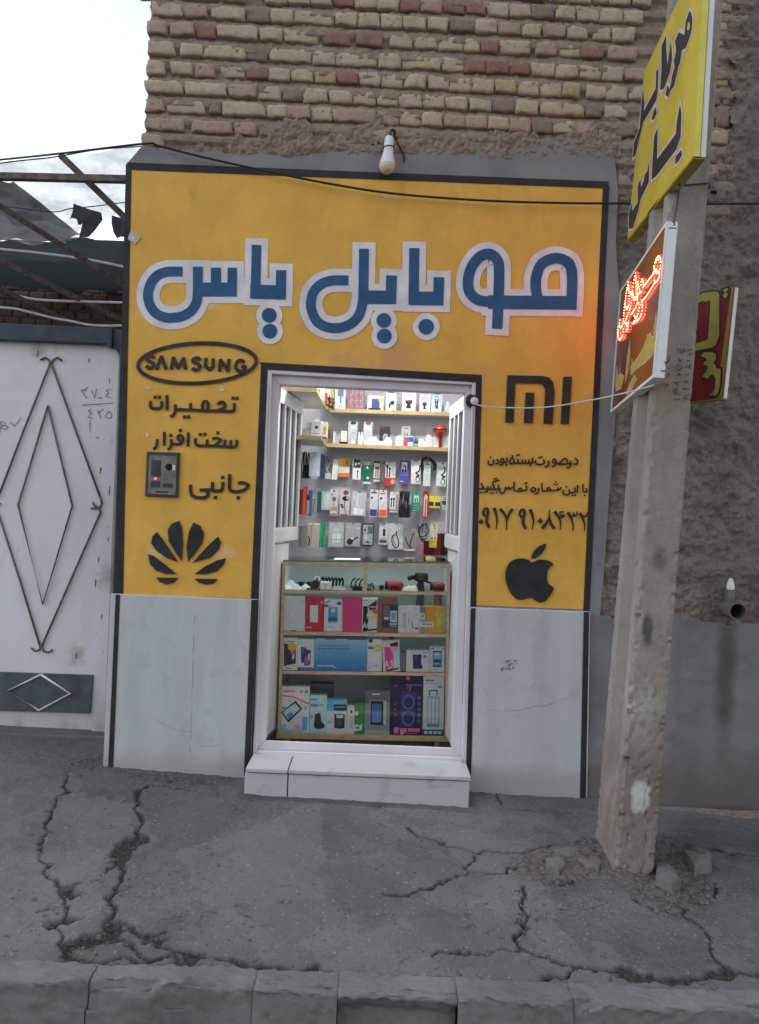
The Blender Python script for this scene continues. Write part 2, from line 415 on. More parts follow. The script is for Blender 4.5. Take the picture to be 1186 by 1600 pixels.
def m_mortar():
    n = NT('mortar_mud')
    c = n.mix(n.ramp(n.noise(5, 7, .7), .3, .7), (.27, .21, .165), (.39, .31, .25))
    c = n.mix(n.ramp(n.noise(70, 5), .6, .75), c, (.48, .42, .37)); c = n.mix(n.ramp(n.noise(95, 4, .7), .5, .32, 0, .6), c, (.13, .105, .09))
    n.bump(n.noise(70, 8, .75), .8, .012); return n.out(c, .95, .1)
def m_brick(name, a, b):
    n = NT(name)
    c = n.mix(n.ramp(n.noise(10, 6, .7), .3, .7), a, b)
    c = n.mix(n.ramp(n.noise(34, 6, .7), .54, .72, 0, .8), c, tuple(x * .52 for x in a))
    c = n.mix(n.ramp(n.noise(17, 5, .7), .60, .72, 0, .55), c, (.30, .25, .22))
    c = n.mix(n.ramp(n.noise(75, 5, .7), .35, .65, 0, .28), c, tuple(x * .62 for x in a)); c = n.mix(n.ramp(n.noise(48, 4, .7), .63, .72, 0, .5), c, tuple(min(1, x * 1.22) for x in b))
    n.bump(n.noise(110, 8, .8), 1.0, .008); return n.out(c, .92, .12)
def m_cement():
    n = NT('grey_cement_render')
    c = n.mix(n.ramp(n.noise(3, 6), .3, .7), (.20, .195, .198), (.265, .26, .263))
    c = n.mix(n.ramp(n.noise(18, 6), .6, .8, 0, .5), c, (.15, .14, .13))
    n.bump(n.noise(60, 8, .7), .35, .008); return n.out(c, .9, .15)
def m_lowcement():
    n = NT('smooth_cement_dado')
    c = n.mix(n.ramp(n.noise(2.2, 6), .3, .7), (.17, .165, .165), (.24, .235, .24))
    c = n.mix(n.ramp(n.noise(9, 6, stretch=(1, 1, 2.5)), .55, .8, 0, .5), c, (.25, .245, .24))
    px = P(1130, 1120, 0); c = n.mix(n.math('MULTIPLY', n.blob((px.x, px.y, px.z + .25), .10, .8, (1.2, .2, .17), .35, 8), .75), c, (.085, .07, .058))
    c = n.mix(n.math('MULTIPLY', n.blob((1.9, 0, .06), .25, .9, (.1, .2, 1), .6, 6), .6), c, (.12, .10, .085))
    n.bump(n.noise(40, 8, .7), .35, .008); return n.out(c, .85, .2)
def m_pole():
    n, c = m_concrete('pole_concrete', (.26, .232, .20), (.35, .318, .28), (.20, .172, .145), 95, .7)
    w = P(985, 1300, -.85); c = n.mix(n.math('MULTIPLY', n.blob(w, .50, .8, (.2, .2, .8), .3, 5), .6), c, n.mix(n.ramp(n.noise(9, 6, .7, stretch=(1, 1, .3)), .35, .65), (.115, .088, .066), (.24, .20, .165)))
    c = n.mix(n.ramp(n.noise(7, 6, .7, stretch=(1, 1, .18)), .52, .72, 0, .45), c, (.15, .125, .105)); c = n.mix(n.ramp(n.noise(70, 4, .7), .62, .72, 0, .6), c, (.10, .085, .07))
    w = P(1003, 1245, -.85); c = n.mix(n.math('MULTIPLY', n.blob(w, .07, .5, (1.2, .3, .8), .8, 14), .85), c, (.62, .62, .60))
    w = P(1010, 1100, -.85); c = n.mix(n.math('MULTIPLY', n.blob(w, .10, .8, (1, .3, .7), .9, 16), .5), c, (.46, .45, .44))
    w = P(1012, 985, -.85); c = n.mix(n.math('MULTIPLY', n.blob(w, .06, .6, (1.7, .3, .65), .5, 12), .8), c, (.065, .075, .062))
    w = P(1030, 875, -.85); c = n.mix(n.math('MULTIPLY', n.blob(w, .05, .9, (1.2, .3, .6), .7, 14), .6), c, (.09, .09, .09))
    w = P(1045, 605, -.85); c = n.mix(n.math('MULTIPLY', n.blob(w, .12, .5, (1, .3, .9), .3, 10), .55), c, (.30, .235, .155))
    return n.out(c, .9, .15)
def m_white_metal():
    n = NT('white_gate_paint')
    c = n.mix(n.ramp(n.noise(2.5, 5, stretch=(1, 1, .4)), .3, .7), (.64, .635, .66), (.72, .715, .74))
    c = n.mix(n.ramp(n.noise(30, 4, stretch=(1, 1, .2)), .68, .8, 0, .5), c, (.36, .33, .30))
    c = n.mix(n.ramp(n.noise(40, 4), .67, .73, 0, .8), c, (.22, .17, .13))
    for q_, r_ in (((100, 1134), .05), ((118, 1136), .04), ((158, 1137), .05), ((30, 1128), .05), ((120, 1025), .08), ((60, 548), .07), ((172, 900), .10)):
        w = P(*q_, .45); c = n.mix(n.math('MULTIPLY', n.blob(w, r_, .9, (1, .2, .8), .8, 18), .55), c, (.30, .23, .18))
    c = n.mix(n.math('MULTIPLY', n.blob((0, 0, .22), .22, .9, (.001, .01, 1), .5, 6), .5), c, (.42, .39, .37))
    c = n.mix(n.ramp(n.noise(14, 6, .7, stretch=(1, 1, .3)), .58, .72, 0, .4), c, (.48, .45, .44)); n.bump(n.noise(3.2, 3), .35, .03); return n.out(c, .45, .4)
def m_frame_paint():
    n = NT('door_frame_paint')
    c = n.mix(n.ramp(n.noise(6, 5, stretch=(1, 1, .3)), .3, .7), (.62, .59, .62), (.70, .67, .70))
    c = n.mix(n.ramp(n.noise(34, 5), .66, .78, 0, .6), c, (.34, .31, .29))
    n.bump(n.noise(30, 5), .12, .006); return n.out(c, .6, .3)
def m_marble():
    n = NT('white_marble')
    v = n.noise(1.6, 4, .5, stretch=(2.2, 1, 4.0), dist=.6)
    band = n.math('ABSOLUTE', n.math('SUBTRACT', v, .5), 0)
    c = n.mix(n.math('MULTIPLY', n.ramp(band, 0, .05, .55, 0), n.ramp(n.noise(4, 3), .45, .65)), (.51, .505, .52), (.33, .33, .35))
    c = n.mix(n.ramp(n.noise(25, 5), .6, .78, 0, .45), c, (.5, .47, .44)); return n.out(c, .4, .4)
M = dict(
    yellow=m_yellow(), dado=m_dado(), ground=m_ground(), mud=m_mud(), mortar=m_mortar(), cement=m_cement(), lowcement=m_lowcement(), pole=m_pole(),
    gate=m_white_metal(), frame=m_frame_paint(), marble=m_marble(),
    black=pm('black_wall_paint', (.028, .026, .028), .65, .3, 12, .25, 60), word=pm('brown_black_lettering', (.040, .028, .026), .65, .35, 16, .2, 60),
    blue=pm('blue_lettering_paint', (.030, .096, .215), .6, .16, 9, .2, 60), white=pm('white_outline_paint', (.71, .675, .70), .65, .13, 6, .2, 60),
    tan=m_brick('tan_brick', (.50, .395, .285), (.63, .51, .38)), pink=m_brick('pink_brick', (.43, .305, .235), (.53, .395, .31)), red=m_brick('red_brick', (.30, .175, .135), (.38, .23, .18)),
    dark=m_brick('dark_brick', (.27, .20, .16), (.36, .275, .22)), gold=m_brick('gold_brick', (.46, .35, .22), (.57, .44, .28)),
    kick=pm('blue_grey_panel', (.085, .095, .11), .5, .25, 9, .1, 60), darkmetal=pm('dark_grey_metal', (.050, .052, .056), .5, .25, 14, .1, 60), navy=pm('navy_beam_paint', (.045, .055, .075), .5, .3, 8, .1, 60),
    rust=pm('rusty_tube', (.13, .11, .10), .7, .4, 25, .2, 90), wire=pm('black_cable', (.02, .02, .022), .5, .2, 30), cord=pm('white_cord', (.50, .49, .48), .5, .1, 30),
    hose=pm('pale_hose', (.55, .56, .57), .5, .1, 20), tarp=netmat('dark_green_tarp', (.040, .046, .044), .008),
    netw=netmat('pale_shade_net', (.74, .72, .70), .42), netg=netmat('grey_shade_net', (.085, .09, .088), .05),
    kerb=m_concrete('kerb_concrete', (.185, .165, .150), (.255, .232, .210), (.15, .132, .115), 60, .7)[0].mat,
    room=pm('shop_wall_paint', (.56, .56, .575), .7, .06, 3, .1, 40), shelf=pm('pale_shelf_board', (.62, .60, .57), .5, .06, 12), edge=pm('gold_shelf_edge', (.42, .31, .14), .35, .15, 14, spec=.5),
    oak=pm('light_wood_trim', (.42, .32, .20), .5, .2, 18, .1, 60, stretch=(1, 1, 5)), back=pm('counter_back_panel', (.52, .54, .56), .6, .05, 5),
    greenglass=pm('green_glass_top', (.10, .16, .14), .08, .2, 6, spec=.6), glass=glassmat('clear_glass', (.98, .99, .985)), shelfglass=glassmat('green_shelf_glass', (.86, .94, .91)), dim=pm('door_glass_grey', (.05, .062, .06), .3, .15, 5, spec=.25),
    leaf=pm('door_leaf_paint', (.60, .62, .61), .45, .06, 6), tile=pm('shop_floor_tile', (.10, .10, .095), .5, .2, 6),
    chrome=pm('hook_steel', (.55, .55, .56), .3, .1, 30, metal=.8), plastic=pm('white_plastic', (.72, .72, .71), .4, .05, 10), cap=pm('warm_bulb_dome', (.62, .54, .44), .45, .08, 10),
    pvc=pm('grey_pvc', (.15, .145, .14), .6, .25, 20, .1, 60), hole=pm('pipe_inside', (.012, .011, .010), .9, .2, 20),
    steel=pm('worn_steel_plate', (.20, .19, .185), .45, .25, 20, .1, 90, metal=.4), sky_yellow=pm('yellow_sign_face', (.47, .385, .035), .45, .10, 5, spec=.4),
    signblack=pm('sign_black', (.030, .028, .028), .5, .2, 15), signpink=pm('sign_outline', (.52, .42, .40), .5, .1, 20), signwhite=pm('white_sign_edge', (.70, .71, .72), .4, .05, 10),
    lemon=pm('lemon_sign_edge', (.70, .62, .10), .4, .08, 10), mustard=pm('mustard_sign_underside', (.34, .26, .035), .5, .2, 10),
    redface=pm('red_sign_face', (.21, .014, .016), .5, .2, 6), olive=pm('olive_yellow_vinyl', (.40, .33, .07), .5, .15, 12), stone=m_concrete('broken_concrete', (.22, .205, .185), (.32, .30, .275), (.17, .15, .13), 80, .8)[0].mat,
    weed=pm('weed_leaf', (.055, .075, .040), .8, .4, 60), tape=pm('clear_tape', (.50, .47, .45), .3, .2, 40), patch=pm('chipped_plaster', (.62, .58, .55), .9, .2, 40),
    graffiti=pm('marker_ink', (.10, .10, .12), .7, .4, 40), crack=pm('hairline_crack', (.20, .19, .18), .9, .2, 40), leddark=pm('led_sign_face', (.115, .030, .012), .18, .2, 5, spec=.6),
)
for k_, (aa, bb, dd) in {'kerb': ((.145, .136, .132), (.22, .208, .202), (.105, .097, .092)), 'stone': ((.13, .122, .114), (.20, .19, .178), (.10, .092, .084))}.items():
    n_, c_ = m_concrete(k_ + '_finish', aa, bb, dd, 70, .7); M[k_] = n_.out(c_, .92, .15)

# ------------------------------------------------------------------ ground
K1 = Crop(0, 1180, 1.977); K2 = Crop(586, 1180, 1.977)
def gp(k, pts): return [tuple(G(*k(*p))[:2]) for p in pts]
CRACKS = [(gp(k, pts), w) for k, pts, w in (
    (K1, [(430, 108), (424, 150), (445, 200), (430, 240), (385, 270), (375, 330), (370, 380), (345, 450), (330, 490)], .013),
    (K1, [(380, 508), (420, 528), (440, 560), (500, 575), (545, 605), (600, 625), (700, 640), (800, 655), (900, 662), (990, 660), (1010, 680), (1090, 700)], .012),
    (K1, [(390, 575), (430, 610), (480, 635), (540, 620)], .007), (K1, [(200, 610), (205, 640), (300, 640), (440, 628), (520, 632)], .009),
    (K1, [(205, 645), (150, 690), (60, 740)], .010), (K1, [(210, 60), (205, 110), (160, 170), (125, 230), (135, 290), (150, 370), (180, 390)], .006),
    (K1, [(160, 515), (170, 560), (200, 610)], .006), (K1, [(440, 560), (490, 555), (515, 540)], .005), (K1, [(285, 385), (330, 345), (370, 330)], .006),
    (K1, [(430, 105), (520, 95), (600, 110)], .004), (K1, [(180, 390), (205, 440), (210, 490)], .006), (K1, [(410, 205), (440, 215)], .006),
    (K2, [(100, 225), (150, 255), (220, 280), (300, 298), (400, 305), (470, 305), (560, 285), (690, 265)], .0065),
    (K2, [(310, 310), (290, 350), (220, 390), (150, 420), (90, 440), (30, 435)], .007), (K2, [(300, 365), (380, 375), (450, 350)], .007),
    (K2, [(450, 400), (450, 450), (470, 490), (460, 540), (440, 590), (300, 605), (180, 620)], .008), (K2, [(440, 590), (520, 605), (600, 640), (600, 670), (520, 695), (450, 720), (440, 745)], .008),
    (K2, [(600, 640), (700, 650), (790, 670), (850, 690), (950, 685), (1050, 665), (1100, 655), (1186, 675), (1300, 690)], .013),
    (K2, [(960, 470), (1010, 540), (1060, 600), (1105, 655)], .006), (K2, [(370, 120), (390, 165), (500, 175), (700, 190)], .004), (K2, [(1050, 390), (1055, 440)], .007),
    (K2, [(800, 440), (900, 490), (990, 510)], .008), (K2, [(900, 262), (980, 295), (1080, 310), (1186, 330)], .010))]
PITS = [gp(k, p) for k, p in (
    (K1, [(440, 240), (462, 265), (400, 290), (372, 330), (335, 335), (350, 300), (365, 260), (400, 245)]),
    (K1, [(335, 488), (375, 505), (362, 545), (392, 570), (345, 570), (270, 588), (205, 612), (190, 580), (240, 550), (310, 530)]),
    (K1, [(145, 515), (220, 488), (250, 500), (200, 520), (160, 530)]), (K1, [(205, 400), (250, 395), (240, 415), (210, 440)]),
    (K1, [(520, 618), (590, 622), (680, 638), (560, 640)]))]
GRIT = [gp(k, p) for k, p in (
    (K2, [(430, 320), (520, 300), (690, 270), (740, 380), (620, 405), (540, 405), (470, 385), (400, 350)]),
    (K2, [(690, 300), (760, 400), (860, 300), (900, 285), (1000, 310), (1040, 330), (1055, 440), (985, 505), (880, 480), (800, 440), (700, 400)]),
    (K1, [(190, 20), (320, 5), (340, 45), (250, 60), (190, 60)]), (K1, [(0, 650), (90, 640), (150, 690), (60, 830), (0, 830)]), (K1, [(345, 45), (750, 78), (745, 95), (430, 88)]))]
POLE_X, POLE_Y = P(998, 1330, -.85).x, -.85
def kerb_y(x): return -1.647 + .043 * (x + .15)
def soft(pts, X, Y, r):
    # 0..1 mask of a polygon with a ragged rim
    bx = np.array(pts); m = (X > bx[:, 0].min() - .1) & (X < bx[:, 0].max() + .1) & (Y > bx[:, 1].min() - .1) & (Y < bx[:, 1].max() + .1)
    out = np.zeros(X.shape)
    if m.any():
        x, y = X[m], Y[m]; x = x + fbm(x, y, 22, 3) * .05; y = y + fbm(x + 5, y, 22, 3) * .05
        ins = inpoly(x, y, pts); dd = segdist(x, y, pts + [pts[0]])
        out[m] = np.clip(.5 + np.where(ins, dd, -dd) / r, 0, 1)
    return out
_memo = {}
def masks(X, Y):
    k = X.shape
    if k in _memo: return _memo[k]
    wx = X + fbm(X, Y, 14, 4) * .045; wy = Y + fbm(X + 31, Y, 14, 4) * .045
    c = np.zeros(X.shape); wid = .55 + 1.3 * np.clip(fbm(X + 7, Y, 6, 3) + .45, 0, 1)
    for pts, w in CRACKS:
        bx = np.array(pts); m = (X > bx[:, 0].min() - .1) & (X < bx[:, 0].max() + .1) & (Y > bx[:, 1].min() - .1) & (Y < bx[:, 1].max() + .1)
        if m.any():
            dd = segdist(wx[m], wy[m], pts); c[m] = np.maximum(c[m], np.clip(2.6 - 2 * dd / (w * .85 * wid[m]), 0, 1))
    # fine natural cracks between the large ones
    f = np.abs(fbm(X + 3, Y + 11, 3.1, 4)); c = np.maximum(c, np.clip(1 - f / .006, 0, 1) * np.clip(fbm(X + 40, Y, 1.5, 2) * 5, 0, .6))
    p = np.zeros(X.shape); g = np.zeros(X.shape)
    for q in PITS: p = np.maximum(p, soft(q, X, Y, .02))
    for q in GRIT: g = np.maximum(g, soft(q, X, Y, .06))
    r = np.hypot((X - POLE_X) / .9, (Y - POLE_Y - .12)); g = np.maximum(g, np.clip(1.35 - (r + fbm(X, Y, 9, 3) * .14) / .17, 0, 1) * .9)
    wall = np.clip(1 - (-Y + fbm(X, Y, 9, 3) * .06 - .02) / .05, 0, 1); g = np.maximum(g, wall * .35)
    _memo[k] = (np.maximum(c, p), g, p); return _memo[k]
def hgt(X, Y):
    c, g, p = masks(X, Y)
    h = ground_z(X, Y) + fbm(X, Y, 1.4, 4) * .02 + fbm(X, Y, 22, 4) * .005 + fbm(X, Y, 75, 3) * .0022
    r = np.hypot(X - POLE_X, Y - POLE_Y - .12); h = h + .028 * np.clip(1 - (r - .1) / .24, 0, 1) * np.clip(.8 + fbm(X, Y, 12, 3), 0, 2)
    rr = np.exp(-(((X - 1.62) / .35) ** 2 + ((Y + .62) / .16) ** 2)); h = h + rr * (.03 + .035 * fbm(X, Y, 11, 4))
    h = h - .014 * c - .008 * p + g * (fbm(X, Y, 34, 4) * .010)
    h = h - .016 * np.clip((kerb_y(X) + .006 - Y) / .012, 0, 1)
    h = h - .05 * np.clip(1 - np.hypot((X + 1.35) / .35, (Y + 1.66) / .2), 0, 1)
    return h
step_ = .008
relief('pavement', np.arange(-3.2, 3.2, step_), np.arange(-1.80, .62, step_), hgt, M['ground'], keep=lambda X, Y: Y > kerb_y(X) - .035, horizontal=True,
       attr={'crack': lambda X, Y: masks(X, Y)[0], 'grit': lambda X, Y: masks(X, Y)[1] * .85}, kind='structure')
mb = MB(); mb.face([(-300, -300, -.17), (300, -300, -.17), (300, 300, -.17), (-300, 300, -.17)], M['ground'])
tag(mb.build('ground', loc=(0, 0, -.17)), kind='structure')
mb = MB(); mb.face([(-30, .60, -.02), (30, .60, -.02), (30, 30, -.02), (-30, 30, -.02)], M['ground'])
tag(mb.build('courtyard_ground', loc=(0, .6, -.02)), kind='structure')
mb = MB(); mb.face([(-3.2, -60, -.14), (3.2, -60, -.14), (3.2, -1.55, -.14), (-3.2, -1.55, -.14)], pm('road_asphalt', (.06, .06, .06), .95, .25, 6, .6, 90))
tag(mb.build('road', loc=(0, -1.6, -.14)), kind='structure')
# kerb stones: worn blocks with open joints
mb = MB(); rk = random.Random(4)
kx = [-3.2, -2.6, -2.1] + [(x - 593) / F * 2.38 for x in (176, 428, 558, 745, 930)] + [1.45, 2.0, 2.6, 3.2]
def kerb_block(x0, x1, i):
    nx, ns = max(8, int((x1 - x0) / .010)), 40; g0 = .0008
    rec = .045 if i == 5 else 0; drop = .003 * rk.random(); dy = .005 * rk.uniform(-1, 1)
    def fn(u, v):
        x = x0 + g0 + (x1 - x0 - 2 * g0) * u
        zt = ground_z(x, -1.66) + .003 - drop + float(fbm(np.array([x]), np.array([-1.65]), 1.4, 4)[0]) * .02
        yb, yf, rad = -1.648, -1.752 + dy, .013
        if v < .45: y = yb + (yf + rad - yb) * v / .45; z = zt
        elif v < .6: a = (v - .45) / .15 * math.pi / 2; y = yf + rad - rad * math.sin(a); z = zt - rad + rad * math.cos(a)
        else: t = (v - .6) / .4; y = yf + rec * min(1, t * 3) - .012 * t; z = zt - rad - t * .17
        n1 = float(fbm(np.array([x]), np.array([v * .35 + y]), 9, 4)[0]); n2 = float(fbm(np.array([x]), np.array([v * .4]), 45, 4)[0])
        e = min(u, 1 - u) * (x1 - x0); ch = max(0, .012 - e) * .4 * (1 if .3 < v < .7 else .3)
        k = .007 * n1 + .008 * n2
        chip = max(0.0, float(fbm(np.array([x]), np.array([v * .5 + 2.0]), 7, 4)[0]) - .10) * .05 if .35 < v < .75 else 0
        return (x, y + 1.648 + kerb_y(x) + k + ch + chip * .6, z + k * .7 - ch - chip)
    mb.grid(fn, nx, ns, M['kerb'])
for i in range(len(kx) - 1): kerb_block(kx[i], kx[i + 1], i)
tag(mb.build('kerb', smooth=True), kind='structure')

# ------------------------------------------------------------------ shop building
bld = thing('shop_building', (0, .2, 0.02), 'narrow phone shop front with yellow painted plaster under an exposed brick wall', 'shop')
LX = P(196, 400).x                                    # left edge of the front
xl_top = P(228, 100).x
# brickwork
BC = Crop(215, 0, 2.965); BD = Crop(600, 0, 2.965)
mb = MB(); rb = random.Random(11)
ROWS = {  # left-end pixel height of the course: bricks as pixel spans with colour
 13.5: [('A', 55, 208, 'tan'), ('A', 212, 320, 'pink'), ('A', 340, 500, 'tan'), ('A', 507, 612, 'dark'), ('A', 618, 722, 'tan'), ('A', 725, 905, 'tan'), ('A', 915, 1018, 'tan'), ('A', 1022, 1122, 'tan'), ('A', 1128, 1225, 'tan'),
        ('B', 92, 196, 'tan'), ('B', 200, 296, 'tan'), ('B', 308, 416, 'dark'), ('B', 425, 520, 'tan'), ('B', 530, 630, 'pink'), ('B', 638, 730, 'tan'), ('B', 740, 842, 'pink'), ('B', 850, 947, 'tan'), ('B', 965, 1052, 'tan'), ('B', 1060, 1160, 'tan')],
 43: [('A', 45, 138, 'pink'), ('A', 150, 258, 'pink'), ('A', 262, 366, 'red'), ('A', 370, 560, 'tan'), ('A', 568, 672, 'tan'), ('A', 678, 835, 'tan'), ('A', 858, 990, 'red'), ('A', 1010, 1136, 'red'), ('B', 25, 135, 'tan'), ('B', 145, 243, 'tan'), ('B', 250, 368, 'tan'),
      ('B', 376, 444, 'tan'), ('B', 448, 530, 'red'), ('B', 533, 676, 'tan'), ('B', 705, 800, 'pink'), ('B', 808, 905, 'tan'), ('B', 910, 1015, 'red'), ('B', 1040, 1175, 'pink')],
 75: [('A', 45, 172, 'tan'), ('A', 200, 303, 'tan'), ('A', 308, 500, 'tan'), ('A', 503, 605, 'dark'), ('A', 612, 806, 'tan'), ('A', 812, 914, 'tan'), ('A', 918, 1110, 'tan'), ('A', 1114, 1220, 'tan'), ('B', 85, 265, 'tan'), ('B', 270, 372, 'tan'), ('B', 376, 475, 'red'),
      ('B', 478, 577, 'red'), ('B', 582, 675, 'red'), ('B', 683, 790, 'tan'), ('B', 800, 900, 'tan'), ('B', 905, 1008, 'tan'), ('B', 1012, 1110, 'tan'), ('B', 1118, 1210, 'pink')],
 105: [('A', 40, 130, 'tan'), ('A', 150, 255, 'tan'), ('A', 260, 360, 'pink'), ('A', 385, 495, 'tan'), ('A', 502, 603, 'red'), ('A', 605, 705, 'tan'), ('A', 710, 812, 'tan'), ('A', 820, 920, 'gold'), ('A', 923, 1020, 'red'), ('A', 1025, 1122, 'tan'), ('A', 1128, 1230, 'tan'),
       ('B', 95, 192, 'tan'), ('B', 203, 300, 'tan'), ('B', 305, 405, 'tan'), ('B', 408, 510, 'tan'), ('B', 514, 612, 'gold'), ('B', 615, 718, 'tan'), ('B', 722, 824, 'tan'), ('B', 830, 910, 'gold'), ('B', 938, 1028, 'tan'), ('B', 1032, 1130, 'tan'), ('B', 1135, 1225, 'tan')],
 135: [('A', 35, 205, 'tan'), ('A', 220, 412, 'tan'), ('A', 425, 548, 'pink'), ('A', 555, 660, 'tan'), ('A', 667, 770, 'dark'), ('A', 773, 880, 'tan'), ('A', 890, 995, 'tan'), ('A', 998, 1102, 'tan'), ('A', 1108, 1205, 'tan'), ('B', 68, 175, 'tan'), ('B', 180, 278, 'tan'), ('B', 282, 385, 'tan'),
       ('B', 397, 500, 'tan'), ('B', 503, 607, 'dark'), ('B', 612, 715, 'tan'), ('B', 722, 825, 'tan'), ('B', 828, 930, 'gold'), ('B', 935, 1008, 'dark'), ('B', 1025, 1125, 'tan')],
 163.5: [('A', 35, 122, 'pink'), ('A', 130, 312, 'tan'), ('A', 328, 386, 'dark'), ('A', 394, 595, 'tan'), ('A', 602, 690, 'tan'), ('A', 695, 800, 'pink'), ('A', 805, 902, 'tan'), ('A', 904, 1102, 'pink'), ('A', 1105, 1210, 'pink'), ('B', 70, 170, 'tan'), ('B', 172, 274, 'tan'), ('B', 278, 376, 'pink'),
         ('B', 379, 476, 'pink'), ('B', 482, 580, 'tan'), ('B', 583, 680, 'pink'), ('B', 685, 780, 'dark'), ('B', 783, 885, 'tan'), ('B', 888, 985, 'pink'), ('B', 1080, 1165, 'dark')],
 193.5: [('A', 28, 218, 'pink'), ('A', 250, 436, 'pink'), ('A', 448, 556, 'pink'), ('A', 562, 750, 'dark'), ('A', 920, 1000, 'dark'), ('A', 1085, 1160, 'pink')],
 219: [('A', 20, 120, 'pink')],
 -15: [('A', 0, 190, 'tan'), ('A', 200, 380, 'tan'), ('A', 395, 500, 'pink'), ('A', 590, 690, 'tan'), ('A', 695, 798, 'tan'), ('A', 803, 900, 'tan'), ('A', 904, 1005, 'red'), ('A', 1010, 1112, 'tan'), ('A', 1115, 1212, 'tan'), ('B', 72, 168, 'red'), ('B', 172, 270, 'pink'), ('B', 275, 375, 'red'), ('B', 380, 474, 'red'),
       ('B', 480, 580, 'tan'), ('B', 583, 678, 'tan'), ('B', 683, 785, 'dark'), ('B', 793, 888, 'tan'), ('B', 893, 995, 'tan'), ('B', 1000, 1103, 'tan'), ('B', 1108, 1200, 'tan')],
 -43: [('B', 80, 180, 'tan'), ('B', 186, 290, 'pink'), ('B', 296, 470, 'tan'), ('B', 480, 640, 'tan'), ('B', 650, 750, 'red'), ('B', 755, 845, 'tan'), ('B', 850, 960, 'tan'), ('B', 965, 1040, 'pink'), ('B', 1045, 1140, 'tan'), ('B', 1150, 1240, 'tan')],
}
def brick(mb, p0, p1, p2, p3, mat, Yf=-.004):
    """one worn brick: front face from 4 wall points (bl, br, tr, tl), rounded, chipped"""
    w = p1 - p0; h = p3 - p0; nx = max(5, int(w.length / .016)); nz = 5; seed = rb.random() * 50
    tilt = rb.uniform(-.004, .004); push = rb.uniform(-.006, .006); chipc = (rb.choice((0, 1)), rb.choice((0, 1)), rb.uniform(0, .5))
    def fn(u, v):
        # u,v over -.12..1.12: outside 0..1 the surface turns back into the wall
        uu = min(1, max(0, u)); vv = min(1, max(0, v))
        p = p0 + w * uu + h * vv
        eu = min(uu, 1 - uu) * w.length; ev = min(vv, 1 - vv) * h.length
        r = .0038; back = 0
        if eu < r: back += r - math.sqrt(max(0, r * r - (r - eu) ** 2))
        if ev < r: back += r - math.sqrt(max(0, r * r - (r - ev) ** 2))
        n = float(fbm(np.array([p.x * 1.0 + seed]), np.array([p.z]), 26, 4)[0]); n3 = float(fbm(np.array([p.x + seed]), np.array([p.z]), 90, 2)[0])
        cd = math.hypot((uu - chipc[0]) * w.length, (vv - chipc[1]) * h.length); chip = max(0, chipc[2] * .075 - cd) * .8
        y = Yf + push + tilt * (uu - .5) + back * .8 - n * .0035 - n3 * .004 + chip
        if u < 0 or u > 1 or v < 0 or v > 1: y = .05
        ja = float(fbm(np.array([p.x * .7 + seed + 9]), np.array([p.z * .7]), 30, 3)[0]) * .012
        return (p.x + (ja if eu < .01 else 0), y, p.z + (ja if ev < .01 else 0))
    us = [-.01] + [i / nx for i in range(nx + 1)] + [1.01]; vs = [-.01] + [j / nz for j in range(nz + 1)] + [1.01]
    k = len(mb.v); mi = mb.m(mat)
    for v in vs:
        for u in us: mb.v.append(Vector(fn(u, v)))
    W = len(us)
    for j in range(len(vs) - 1):
        for i in range(W - 1): mb.f.append((k + j * W + i, k + j * W + i + 1, k + (j + 1) * W + i + 1, k + (j + 1) * W + i)); mb.mi.append(mi)
for yl, row in ROWS.items():
    for (c, a, b, col) in row:
        k = BC if c == 'A' else BD
        x0 = k(a, 0)[0]; x1 = k(b, 0)[0]; ya = yl + .055 * (x0 - 245); yb = yl + .055 * (x1 - 245); hh = 9.7 + rb.uniform(-.9, .7)
        brick(mb, P(x0, ya + hh), P(x1, yb + hh), P(x1, yb - hh), P(x0, ya - hh), M[col])
x = 228
for yl in (-43, -73, -103, -133):                      # courses above the frame
    x = 226 + rb.uniform(0, 10) if yl != -43 else 226
    while x < (620 if yl == -43 else 1150):
        w_ = rb.choice((34, 35, 36, 62)); ya = yl + .055 * (x - 245); yb = ya + .055 * w_
        brick(mb, P(x, ya + 10), P(x + w_, yb + 10), P(x + w_, yb - 10), P(x, ya - 10), M[rb.choice(('tan', 'tan', 'pink', 'red', 'dark'))]); x += w_ + 3
BR = Crop(1060, 0, 4.85)
for (a, c, b, d_, col) in ((265, -20, 410, 75, 'pink'), (270, 135, 400, 222, 'gold'), (170, 262, 340, 335, 'tan'), (160, 378, 325, 485, 'pink'), (140, 550, 272, 635, 'dark'), (285, 548, 390, 636, 'gold'), (130, 688, 325, 780, 'dark'), (342, 690, 405, 780, 'dark'),
                           (300, 798, 395, 950, 'dark'), (180, 800, 285, 955, 'pink'), (150, 978, 380, 1085, 'gold'), (130, 1105, 290, 1225, 'dark'), (130, 1245, 300, 1330, 'pink')):
    (x0, y0), (x1, y1) = BR(a, c), BR(b, d_)
    brick(mb, P(x0, y1), P(x1, y1 + .04 * (x1 - x0)), P(x1, y0 + .04 * (x1 - x0)), P(x0, y0), M[col], .006)
mb.build('brickwork', bld, smooth=True)
mz0 = P(500, 250).z - .6
def crumb_z(X):
    px_c = 593 + X / 4.1 * F; return CAM.z + (800 - (222 + .02 * (px_c - 245))) / F * 4.1 + SR * X
CLINES = np.array([-163, -133, -103, -73, -43, -15, 13.5, 43, 75, 105, 135, 163.5, 193.5, 219, 249, 279.])
